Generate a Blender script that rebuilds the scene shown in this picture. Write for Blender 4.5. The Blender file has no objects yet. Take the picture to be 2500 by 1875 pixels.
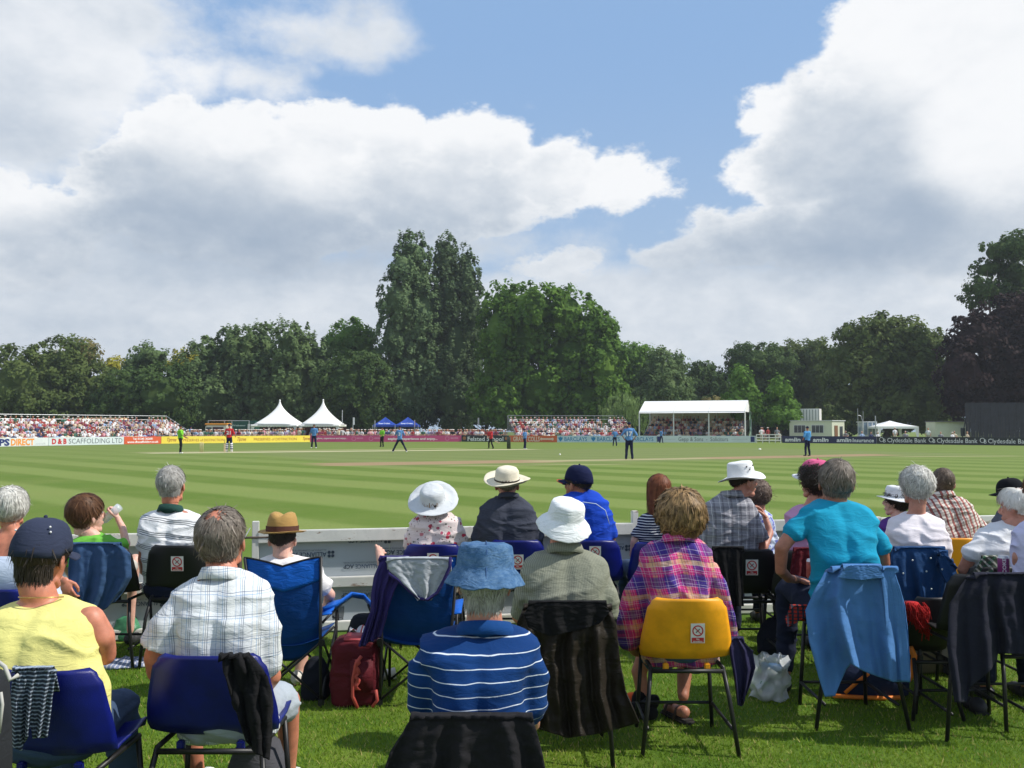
import bpy, bmesh, math, random
import numpy as np
from mathutils import Vector, Matrix, noise, Euler

# ------------------------------------------------------------------ camera, sky, sun, exposure
SC = bpy.context.scene
COL = SC.collection
F = 2255.0; EYE = 1.70; PITCH = math.atan(107.5 / F); YH = 1045.0
cam = bpy.data.cameras.new('camera'); camo = bpy.data.objects.new('camera', cam); COL.objects.link(camo)
cam.sensor_width = 36.0; cam.lens = 36.0 * F / 2500.0; cam.clip_end = 5000; cam.clip_start = 0.05
camo.location = (0, 0, EYE); camo.rotation_euler = (math.pi / 2 + PITCH, 0, 0)
SC.camera = camo
SC.view_settings.view_transform = 'Standard'; SC.view_settings.look = 'None'
SC.view_settings.gamma = 1; SC.view_settings.exposure = 0.0; SC.view_settings.use_curve_mapping = False
SUN_EL = math.radians(48); SUN_BACK = math.radians(6)      # from the right, a little behind the camera
SD = Vector((math.cos(SUN_EL) * math.cos(SUN_BACK), -math.cos(SUN_EL) * math.sin(SUN_BACK), math.sin(SUN_EL)))
sun = bpy.data.lights.new('sun', 'SUN'); suno = bpy.data.objects.new('sun', sun); COL.objects.link(suno)
sun.energy = 5.0; sun.angle = math.radians(0.53); sun.color = (1.0, 0.95, 0.87)
suno.rotation_euler = SD.to_track_quat('Z', 'Y').to_euler(); suno.location = (30, -10, 40)
SC.cycles.max_bounces = 6; SC.cycles.transparent_max_bounces = 12; SC.cycles.use_adaptive_sampling = True
try: SC.cycles.use_denoising = True
except Exception: pass

def P(px, py, d):
    """world point seen at photograph position px,py (2500 wide) at forward distance d"""
    a = (px - 1250.0) / F; v = -(py - 937.5) / F
    t = d / (math.cos(PITCH) - v * math.sin(PITCH))
    return Vector((a * t, d, EYE + t * (math.sin(PITCH) + v * math.cos(PITCH))))
def gd(py): return EYE * F / (py - YH)
def G(px, py):
    p = P(px, py, gd(py)); p.z = 0; return p
def azel(px, py):
    p = P(px, py, 10.0) - Vector((0, 0, EYE)); p.normalize()
    return math.atan2(p.x, p.y), math.asin(p.z)

class E:
    """tiny expression wrapper that creates Math nodes"""
    def __init__(s, nt, so): s.nt = nt; s.so = so
    def op(s, o, b=None, c=None, flip=False):
        n = s.nt.nodes.new('ShaderNodeMath'); n.operation = o
        ins = [s] if b is None else ([b, s] if flip else [s, b])
        if c is not None: ins.append(c)
        for i, x in enumerate(ins):
            if isinstance(x, E): s.nt.links.new(x.so, n.inputs[i])
            else: n.inputs[i].default_value = x
        return E(s.nt, n.outputs[0])
    def __add__(s, b): return s.op('ADD', b)
    def __radd__(s, b): return s.op('ADD', b)
    def __sub__(s, b): return s.op('SUBTRACT', b)
    def __rsub__(s, b): return s.op('SUBTRACT', b, flip=True)
    def __mul__(s, b): return s.op('MULTIPLY', b)
    def __rmul__(s, b): return s.op('MULTIPLY', b)
    def __truediv__(s, b): return s.op('DIVIDE', b)
    def mx(s, b): return s.op('MAXIMUM', b)
    def mn(s, b): return s.op('MINIMUM', b)
    def ab(s): return s.op('ABSOLUTE')
    def sm(s, a, b, lo=0.0, hi=1.0):
        n = s.nt.nodes.new('ShaderNodeMapRange'); n.interpolation_type = 'SMOOTHSTEP'
        s.nt.links.new(s.so, n.inputs['Value'])
        n.inputs['From Min'].default_value = a; n.inputs['From Max'].default_value = b
        n.inputs['To Min'].default_value = lo; n.inputs['To Max'].default_value = hi
        return E(s.nt, n.outputs['Result'])
def mixc(nt, fac, a, b):
    n = nt.nodes.new('ShaderNodeMix'); n.data_type = 'RGBA'
    for i, x in ((0, fac), (6, a), (7, b)):
        if isinstance(x, E): nt.links.new(x.so, n.inputs[i])
        elif i == 0: n.inputs[0].default_value = x
        else: n.inputs[i].default_value = (*x, 1) if len(x) == 3 else x
    return E(nt, n.outputs[2])
def noi(nt, vec, scale, detail=4, rough=0.5, dist=0.0, col=False):
    n = nt.nodes.new('ShaderNodeTexNoise'); n.inputs['Scale'].default_value = scale
    n.inputs['Detail'].default_value = detail; n.inputs['Roughness'].default_value = rough
    n.inputs['Distortion'].default_value = dist
    if vec is not None: nt.links.new(vec.so, n.inputs['Vector'])
    return E(nt, n.outputs['Color' if col else 0])
def comb(nt, x, y, z):
    n = nt.nodes.new('ShaderNodeCombineXYZ')
    for i, q in enumerate((x, y, z)):
        if isinstance(q, E): nt.links.new(q.so, n.inputs[i])
        else: n.inputs[i].default_value = q
    return E(nt, n.outputs[0])
def sep(nt, v):
    n = nt.nodes.new('ShaderNodeSeparateXYZ'); nt.links.new(v.so, n.inputs[0])
    return [E(nt, o) for o in n.outputs]

def build_world():
    w = bpy.data.worlds.new('World'); SC.world = w; w.use_nodes = True
    nt = w.node_tree; nt.nodes.clear()
    out = nt.nodes.new('ShaderNodeOutputWorld'); bg = nt.nodes.new('ShaderNodeBackground')
    nt.links.new(bg.outputs[0], out.inputs[0]); STR = 0.10; bg.inputs[1].default_value = STR
    sky = nt.nodes.new('ShaderNodeTexSky'); sky.sky_type = 'NISHITA'; sky.sun_disc = False
    sky.sun_elevation = SUN_EL; sky.sun_rotation = math.pi / 2 + SUN_BACK
    sky.air_density = 1.0; sky.dust_density = 1.2; sky.ozone_density = 1.5; sky.altitude = 30
    tc = nt.nodes.new('ShaderNodeTexCoord'); gen = E(nt, tc.outputs['Generated'])
    x, y, z = sep(nt, gen)
    az = x.op('ARCTAN2', y); el = z.op('ARCSINE')
    uv = comb(nt, az, el, 0.0)
    # warped coordinates give the lobes their billowing rims
    wn = noi(nt, comb(nt, az * 1.0, el * 1.5, 3.1), 9.0, 7, 0.62)
    wn2 = noi(nt, comb(nt, az, el * 1.6, 7.7), 34.0, 5, 0.6)
    w3 = noi(nt, comb(nt, az, el * 1.5, 1.7), 3.5, 3, 0.5)
    def blob(b, ua, ue):
        a0, e0 = azel(b[0], b[1])
        A = (ua - a0) * (F / b[2]); B = (ue - e0) * (F / b[3])
        return 1.0 - (A * A + B * B).op('SQRT')
    def group(bl):
        r = None
        for b in bl:
            q = blob(b, az, el) * (min(b[2], b[3]) / 130.0)
            r = q if r is None else r.mx(q)
        return r
    crisp = group([(430,395,165,150),(590,350,160,105),(790,340,165,95),(960,350,150,105),(1120,360,165,105),(1240,370,95,95),
                   (1330,430,170,105),(1525,440,150,80),(600,480,430,190),(1050,480,360,140),(60,570,200,130),(-40,520,150,130),
                   (2330,110,300,230),(2200,330,340,210),(1880,280,75,60),(1840,300,45,45),(1830,445,85,52),(1960,420,190,120),(2060,560,430,110),
                   (1640,620,120,42),(1350,650,160,60),(2500,400,400,300)])
    soft = group([(-80,150,440,270),(90,0,480,130),(110,230,190,150),(470,170,170,62),(640,190,200,65),(700,60,270,75),(860,110,130,75),
                  (930,80,110,75),(600,780,900,240),(1250,800,1200,180),(200,640,500,140),(2100,760,900,190),(1000,600,560,100),(1290,262,60,28)])
    rest = (az.ab() - 0.62).mn(9.0).mx(el - 0.62)
    far = rest.sm(0.0, 0.18)
    dens = (crisp + (wn - 0.5) * 1.15 + (wn2 - 0.5) * 0.50)
    dsoft = (soft + (wn - 0.5) * 1.9 + (w3 - 0.5) * 0.9)
    m1 = dens.sm(-0.02, 0.19); m2 = dsoft.sm(-0.15, 0.60)
    wide = noi(nt, comb(nt, x, y, z * 2.2), 2.3, 8, 0.6)
    mfar = (wide + (0.30 - el).mx(0.0) * 0.5).sm(0.46, 0.60)
    mask = m1.mx(m2 * 0.93)
    mask = mask * (1.0 - far) + mfar * far
    # tone inside the clouds: thin rims and tops bright, thick bases grey-blue
    dark = group([(780,610,520,120),(420,560,250,120),(1950,605,420,95),(2250,520,300,80),(500,640,420,90)])
    mid = group([(150,330,330,170),(700,450,300,90),(2050,420,300,130),(1250,560,300,90),(700,560,700,130),(2150,560,420,160)])
    lit = group([(760,410,110,60),(1000,290,420,62),(2330,60,300,140),(2450,300,180,200),(450,300,250,60),(1750,430,60,50),(1860,260,70,60),(1500,440,150,45),(30,470,150,50),(430,190,170,60),(2100,880,10,10)])
    t = 0.36 + dark.sm(-0.3, 0.85) * 0.30 + mid.sm(-0.2, 0.9) * 0.16 - lit.sm(-0.35, 0.5) * 0.40 + dens.sm(0.0, 0.9) * 0.10 - (1.0 - dens.sm(0.05, 0.50)) * m1 * 0.22 * (el - 0.16).sm(0.0, 0.10)
    t = t * 0.9 + (wn - 0.5) * 0.50 + (wn2 - 0.5) * 0.26 + (w3 - 0.5) * 0.35
    t = t + (0.28 - el).sm(0.0, 0.30) * 0.17
    t = t * (1.0 - far) + (0.30 + (wide - 0.5) * 0.8) * far
    K = 1.0 / STR
    cr = nt.nodes.new('ShaderNodeValToRGB'); nt.links.new(t.sm(0.0, 1.0).so, cr.inputs[0])
    r = cr.color_ramp; r.elements[0].position = 0.0; r.elements[0].color = (0.95, 0.965, 0.985, 1)
    r.elements[1].position = 1.0; r.elements[1].color = (0.37, 0.455, 0.575, 1)
    q = r.elements.new(0.32); q.color = (0.74, 0.785, 0.84, 1)
    q = r.elements.new(0.66); q.color = (0.53, 0.60, 0.69, 1)
    vm = nt.nodes.new('ShaderNodeVectorMath'); vm.operation = 'SCALE'; nt.links.new(cr.outputs[0], vm.inputs[0]); vm.inputs[3].default_value = K
    hz = el.sm(0.02, 0.42)      # pale air low down
    skyc = E(nt, sky.outputs[0])
    tint = nt.nodes.new('ShaderNodeVectorMath'); tint.operation = 'MULTIPLY'; nt.links.new(skyc.so, tint.inputs[0]); tint.inputs[1].default_value = (1.0, 1.0, 1.0)
    clear = mixc(nt, hz, (0.46 * K, 0.60 * K, 0.78 * K), (0.30 * K, 0.49 * K, 0.80 * K))
    clear = mixc(nt, 0.15, clear, E(nt, tint.outputs[0]))
    final = mixc(nt, mask, clear, E(nt, vm.outputs[0]))
    # below the horizon
    final = mixc(nt, z.sm(-0.02, 0.0), (0.06 * K, 0.09 * K, 0.03 * K), final)
    nt.links.new(final.so, bg.inputs[0])
    w.cycles.sampling_method = 'MANUAL'; w.cycles.sample_map_resolution = 512
build_world()

# ------------------------------------------------------------------ helpers
RND = random.Random(7)
BASE = {}
def link(o): COL.objects.link(o); return o
def tag(o, label=None, cat=None, group=None, kind=None):
    if label: o['label'] = label
    if cat: o['category'] = cat
    if group: o['group'] = group
    if kind: o['kind'] = kind
    return o
def thing(name, label, cat, base, group=None):
    o = bpy.data.objects.new(name, None); link(o); o.empty_display_size = 0.1
    o.location = base; BASE[o] = Vector(base)
    return tag(o, label, cat, group)
def base_of(o):
    while o is not None:
        if o in BASE: return BASE[o]
        o = o.parent
    return Vector((0, 0, 0))

class MB:
    """collects shapes in world coordinates and links them as one mesh object"""
    def __init__(s): s.v = []; s.f = []; s.m = []; s.mi = 0
    def add(s, vs, fs):
        k = len(s.v); s.v.extend([tuple(q) for q in vs])
        s.f.extend([tuple(i + k for i in f) for f in fs]); s.m.extend([s.mi] * len(fs)); return s
    def box(s, c, size, rot=None):
        c = Vector(c); R = rot if rot is not None else Matrix.Identity(3)
        vs = [c + R @ Vector((size[0] * a / 2, size[1] * b / 2, size[2] * e / 2)) for a in (-1, 1) for b in (-1, 1) for e in (-1, 1)]
        return s.add(vs, [(0,1,3,2),(4,6,7,5),(0,4,5,1),(2,3,7,6),(0,2,6,4),(1,5,7,3)])
    def beam(s, a, b, w, h, up=(0, 0, 1)):
        a = Vector(a); b = Vector(b); y = (b - a); L = y.length; y.normalize(); x = y.cross(Vector(up)).normalized(); z = x.cross(y)
        R = Matrix((x, y, z)).transposed(); return s.box((a + b) / 2, (w, L, h), R)
    def tube(s, pts, r, n=8, caps=True):
        pts = [Vector(p) for p in pts]; rs = r if isinstance(r, (list, tuple)) else [r] * len(pts)
        vs = []; N = len(pts); prev = None
        for i, p in enumerate(pts):
            t = (pts[min(i + 1, N - 1)] - pts[max(i - 1, 0)]).normalized()
            if prev is None:
                a = Vector((0, 0, 1)) if abs(t.z) < .9 else Vector((1, 0, 0)); x = t.cross(a).normalized()
            else: x = (prev - t * prev.dot(t)).normalized()
            prev = x; yv = t.cross(x)
            for k in range(n):
                an = 2 * math.pi * k / n; vs.append(p + (x * math.cos(an) + yv * math.sin(an)) * rs[i])
        fs = [(i*n+k, i*n+(k+1) % n, (i+1)*n+(k+1) % n, (i+1)*n+k) for i in range(N - 1) for k in range(n)]
        if caps: fs += [tuple(reversed(range(n))), tuple(range((N-1)*n, N*n))]
        return s.add(vs, fs)
    def ell(s, c, r, rot=None, n=12, m=8):
        c = Vector(c); R = rot if rot is not None else Matrix.Identity(3)
        if not isinstance(r, (list, tuple, Vector)): r = (r, r, r)
        vs = [c + R @ Vector((0, 0, r[2]))]
        for j in range(1, m):
            th = math.pi * j / m
            for k in range(n):
                ph = 2 * math.pi * k / n
                vs.append(c + R @ Vector((r[0]*math.sin(th)*math.cos(ph), r[1]*math.sin(th)*math.sin(ph), r[2]*math.cos(th))))
        vs.append(c + R @ Vector((0, 0, -r[2])))
        fs = [(0, 1+k, 1+(k+1) % n) for k in range(n)]
        fs += [(1+j*n+k, 1+(j+1)*n+k, 1+(j+1)*n+(k+1) % n, 1+j*n+(k+1) % n) for j in range(m-2) for k in range(n)]
        L = len(vs) - 1; fs += [(L, 1+(m-2)*n+(k+1) % n, 1+(m-2)*n+k) for k in range(n)]
        return s.add(vs, fs)
    def limb(s, pts, rs, n=10):
        s.tube(pts, list(rs), n)
        for p, r in zip(pts, rs): s.ell(p, r * 0.995, None, n, 6)
        return s
    def rings(s, rr, cap=True):
        n = len(rr[0]); vs = [p for r in rr for p in r]
        fs = [(i*n+k, i*n+(k+1) % n, (i+1)*n+(k+1) % n, (i+1)*n+k) for i in range(len(rr)-1) for k in range(n)]
        if cap: fs += [tuple(reversed(range(n))), tuple(range((len(rr)-1)*n, len(rr)*n))]
        return s.add(vs, fs)
    def grid(s, rows):
        n = len(rows[0]); vs = [p for r in rows for p in r]
        return s.add(vs, [(i*n+k, i*n+k+1, (i+1)*n+k+1, (i+1)*n+k) for i in range(len(rows)-1) for k in range(n-1)])
    def lathe(s, c, prof, n=20, rot=None):
        c = Vector(c); R = rot if rot is not None else Matrix.Identity(3)
        return s.rings([[c + R @ Vector((r*math.cos(2*math.pi*k/n), r*math.sin(2*math.pi*k/n), z)) for k in range(n)] for r, z in prof], False)
    def mesh(s, name='m', off=(0, 0, 0)):
        me = bpy.data.meshes.new(name); o = Vector(off)
        me.from_pydata([Vector(v) - o for v in s.v], [], s.f); return me
    def build(s, name, mats, parent=None, smooth=False, base=None, solid=0.0, bevel=0.0):
        b = base_of(parent) if parent is not None else Vector(base if base is not None else (0, 0, 0))
        me = s.mesh(name, b)
        if not isinstance(mats, (list, tuple)): mats = [mats]
        for m in mats: me.materials.append(m)
        if len(mats) > 1: me.polygons.foreach_set('material_index', s.m)
        fix(me, smooth)
        if solid or bevel:
            bm = bmesh.new(); bm.from_mesh(me)
            if bevel: bmesh.ops.bevel(bm, geom=[e for e in bm.edges if len(e.link_faces) == 2 and e.calc_face_angle(0) > .6], offset=bevel, segments=2, affect='EDGES')
            if solid:       # plain offset shell with closed rim
                bm.normal_update(); bm.verts.ensure_lookup_table(); n0 = len(bm.verts); f0 = list(bm.faces); be = [e for e in bm.edges if len(e.link_faces) == 1]
                nv = [bm.verts.new(v.co - v.normal * solid) for v in bm.verts[:n0]]
                idx = {v: i for i, v in enumerate(bm.verts[:n0])} if False else None
                bm.verts.index_update()
                bed = []
                for e in be:
                    l = e.link_loops[0]; bed.append((l.vert.index, l.link_loop_next.vert.index))
                for f in f0: bm.faces.new([nv[v.index] for v in reversed(f.verts)])
                bm.verts.ensure_lookup_table()
                for a_, b_ in bed: bm.faces.new([bm.verts[b_], bm.verts[a_], nv[a_], nv[b_]])
            bm.to_mesh(me); bm.free(); fix(me, smooth)
        o = bpy.data.objects.new(name, me); link(o)
        if parent is not None: o.parent = parent
        else: o.location = b; BASE[o] = Vector(b)
        return o
def fix(me, smooth):
    bm = bmesh.new(); bm.from_mesh(me); bmesh.ops.recalc_face_normals(bm, faces=bm.faces[:]); bm.to_mesh(me); bm.free()
    if smooth: me.polygons.foreach_set('use_smooth', [True] * len(me.polygons))
    me.update()
def obj(name, me, parent=None, base=None):
    o = bpy.data.objects.new(name, me); link(o)
    if parent is not None: o.parent = parent
    else: o.location = base or (0, 0, 0); BASE[o] = Vector(base or (0, 0, 0))
    return o
def blob(mb, voxel=0.012, smooth=4, disp=None, off=(0, 0, 0), mat=None, name='m', sub=0):
    """union of the collected solids as one continuous skin"""
    me = mb.mesh('tmp'); fix(me, True)
    o = bpy.data.objects.new('tmp', me); link(o)
    md = o.modifiers.new('r', 'REMESH'); md.mode = 'VOXEL'; md.voxel_size = voxel; md.use_smooth_shade = True
    if smooth:
        sm = o.modifiers.new('s', 'SMOOTH'); sm.iterations = smooth; sm.factor = 0.5
    dg = bpy.context.evaluated_depsgraph_get(); dg.update()
    r = bpy.data.meshes.new_from_object(o.evaluated_get(dg), depsgraph=dg)
    bpy.data.objects.remove(o); bpy.data.meshes.remove(me)
    r.name = name
    if disp:
        nv = len(r.vertices); no = [v.normal.copy() for v in r.vertices]
        for i in range(nv):
            v = r.vertices[i]; v.co = v.co + no[i] * disp(v.co, no[i])
    r.transform(Matrix.Translation(-Vector(off)))
    r.polygons.foreach_set('use_smooth', [True] * len(r.polygons))
    r.materials.clear()
    if mat: r.materials.append(mat)
    r.update(); return r
def join_np(name, parts, mats, smooth=True):
    """parts: list of (verts Nx3, faces list, material index)"""
    vs = []; fs = []; mi = []; k = 0
    for v, f, m in parts:
        vs.extend([tuple(q) for q in v]); fs.extend([tuple(i + k for i in q) for q in f]); mi.extend([m] * len(f)); k += len(v)
    me = bpy.data.meshes.new(name); me.from_pydata(vs, [], fs)
    for m in mats: me.materials.append(m)
    me.polygons.foreach_set('material_index', mi)
    if smooth: me.polygons.foreach_set('use_smooth', [True] * len(fs))
    me.update(); return me
def mesh_parts(me, M=None, mi=0):
    vs = [(M @ v.co) if M is not None else v.co.copy() for v in me.vertices]
    return (vs, [tuple(p.vertices) for p in me.polygons], mi)
def quads_np(name, v, mat, n=4):
    """v: (K,n,3) separate faces"""
    K = v.shape[0]; me = bpy.data.meshes.new(name)
    me.vertices.add(K * n); me.vertices.foreach_set('co', v.reshape(-1).astype(np.float32))
    me.loops.add(K * n); me.loops.foreach_set('vertex_index', np.arange(K * n, dtype=np.int32))
    me.polygons.add(K); me.polygons.foreach_set('loop_start', np.arange(0, K * n, n, dtype=np.int32))
    me.polygons.foreach_set('loop_total', np.full(K, n, dtype=np.int32))
    me.materials.append(mat); me.update(); me.validate(); return me

# ------------------------------------------------------------------ materials
MC = {}
def srgb(r, g, b):
    f = lambda c: ((c / 255) / 12.92 if c / 255 <= 0.04045 else ((c / 255 + .055) / 1.055) ** 2.4)
    return (f(r), f(g), f(b))
def newmat(name):
    m = bpy.data.materials.new(name); m.use_nodes = True; nt = m.node_tree
    return m, nt, nt.nodes['Principled BSDF']
def mat(name, col, rough=0.7, var=0.12, scale=8.0, bump=0.0, bscale=60.0, metal=0.0, spec=0.4, sheen=0.0, alpha=1.0, trans=0.0):
    if name in MC: return MC[name]
    m, nt, b = newmat(name)
    tc = nt.nodes.new('ShaderNodeTexCoord'); oc = E(nt, tc.outputs['Object'])
    n = noi(nt, oc, scale, 5, 0.6)
    c2 = tuple(max(0.0, c * (1 - var)) for c in col); c1 = tuple(min(1.0, c * (1 + var)) for c in col)
    cc = mixc(nt, n.sm(0.3, 0.7), c2, c1)
    nt.links.new(cc.so, b.inputs['Base Color'])
    b.inputs['Roughness'].default_value = rough; b.inputs['Metallic'].default_value = metal
    b.inputs['Specular IOR Level'].default_value = spec
    if sheen: b.inputs['Sheen Weight'].default_value = sheen; b.inputs['Sheen Roughness'].default_value = 0.6
    if alpha < 1: b.inputs['Alpha'].default_value = alpha
    if trans: b.inputs['Transmission Weight'].default_value = trans
    if bump:
        bp = nt.nodes.new('ShaderNodeBump'); bp.inputs['Strength'].default_value = bump; bp.inputs['Distance'].default_value = 0.004
        bn = noi(nt, oc, bscale, 4, 0.6); nt.links.new(bn.so, bp.inputs['Height']); nt.links.new(bp.outputs[0], b.inputs['Normal'])
    MC[name] = m; return m
def cloth(name, col, pattern=None, rough=0.9, crease=0.5, **k):
    """woven cloth with creases; pattern(nt, x, y, z, base) -> colour expression"""
    if name in MC: return MC[name]
    m, nt, b = newmat(name)
    tc = nt.nodes.new('ShaderNodeTexCoord'); oc = E(nt, tc.outputs['Object'])
    wob = noi(nt, oc, 7.0, 2, 0.5, col=True)
    vm = nt.nodes.new('ShaderNodeVectorMath'); vm.operation = 'MULTIPLY_ADD'
    nt.links.new(wob.so, vm.inputs[0]); vm.inputs[1].default_value = (0.02, 0.02, 0.02); nt.links.new(oc.so, vm.inputs[2])
    x, y, z = sep(nt, E(nt, vm.outputs[0]))
    n = noi(nt, oc, 5.0, 5, 0.6); fine = noi(nt, oc, 260.0, 2, 0.6)
    basec = mixc(nt, (n * 0.7 + fine * 0.3).sm(0.3, 0.7), tuple(c * 0.88 for c in col), tuple(min(1, c * 1.1) for c in col))
    cc = pattern(nt, x, y, z, basec) if pattern else basec
    nt.links.new(cc.so, b.inputs['Base Color']); b.inputs['Roughness'].default_value = rough
    b.inputs['Specular IOR Level'].default_value = 0.12; b.inputs['Sheen Weight'].default_value = 0.02
    bp = nt.nodes.new('ShaderNodeBump'); bp.inputs['Strength'].default_value = crease; bp.inputs['Distance'].default_value = 0.01
    h = noi(nt, comb(nt, x * 1.0, y * 1.0, z * 2.4), 11.0, 4, 0.55, 1.2)
    nt.links.new((h + fine * 0.05).so, bp.inputs['Height']); nt.links.new(bp.outputs[0], b.inputs['Normal'])
    MC[name] = m; return m
def line(c, period, w, ph=0.0):
    """1 inside a line of width w repeated every period"""
    q = (c + 50.0 + ph).op('MODULO', period) * 1.0
    return ((q - period / 2).ab() - w / 2).sm(-0.0008, 0.0008, 1.0, 0.0)
def leafmat(name, c1, c2, c3=None, trans=0.35, sc=0.35):
    if name in MC: return MC[name]
    m = bpy.data.materials.new(name); m.use_nodes = True; nt = m.node_tree; nt.nodes.clear()
    out = nt.nodes.new('ShaderNodeOutputMaterial')
    tc = nt.nodes.new('ShaderNodeTexCoord'); ge = nt.nodes.new('ShaderNodeNewGeometry')
    oc = E(nt, tc.outputs['Object']); n = noi(nt, oc, sc, 3, 0.6)
    r = E(nt, ge.outputs['Random Per Island'])
    cc = mixc(nt, (n.sm(0.3, 0.7) * 0.65 + r * 0.35), c1, c2)
    if c3: cc = mixc(nt, r.sm(0.88, 0.95), cc, c3)
    d = nt.nodes.new('ShaderNodeBsdfPrincipled'); d.inputs['Roughness'].default_value = 0.75; d.inputs['Specular IOR Level'].default_value = 0.12
    t = nt.nodes.new('ShaderNodeBsdfTranslucent'); mx = nt.nodes.new('ShaderNodeMixShader'); mx.inputs[0].default_value = trans
    nt.links.new(cc.so, d.inputs['Base Color']); nt.links.new(cc.so, t.inputs[0])
    nt.links.new(d.outputs[0], mx.inputs[1]); nt.links.new(t.outputs[0], mx.inputs[2]); nt.links.new(mx.outputs[0], out.inputs[0])
    MC[name] = m; return m

def text_mesh(s, bold=0.0):
    cu = bpy.data.curves.new('t', 'FONT'); cu.body = s; cu.resolution_u = 2; cu.offset = bold; cu.size = 1
    o = bpy.data.objects.new('t', cu); link(o)
    dg = bpy.context.evaluated_depsgraph_get(); dg.update()
    me = bpy.data.meshes.new_from_object(o.evaluated_get(dg), depsgraph=dg)
    bpy.data.objects.remove(o); bpy.data.curves.remove(cu)
    return me
def lettering(s, p0, R, U, m, parent, name='lettering', bold=0.02, shear=0.0):
    """text fitted into the parallelogram p0 + R, U (R = width vector, U = height vector of the capitals)"""
    me = text_mesh(s, bold)
    xs = [v.co.x for v in me.vertices]; ys = [v.co.y for v in me.vertices]
    x0, x1 = min(xs), max(xs); y1 = max(ys); y0 = 0.0
    b = base_of(parent); p0 = Vector(p0); R = Vector(R); U = Vector(U)
    for v in me.vertices:
        a = (v.co.x - x0) / (x1 - x0); c = (v.co.y - y0) / (y1 - y0)
        v.co = p0 + R * a + U * c + R.normalized() * U.length * shear * c - b
    me.materials.append(m); me.update()
    return obj(name, me, parent)
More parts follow.
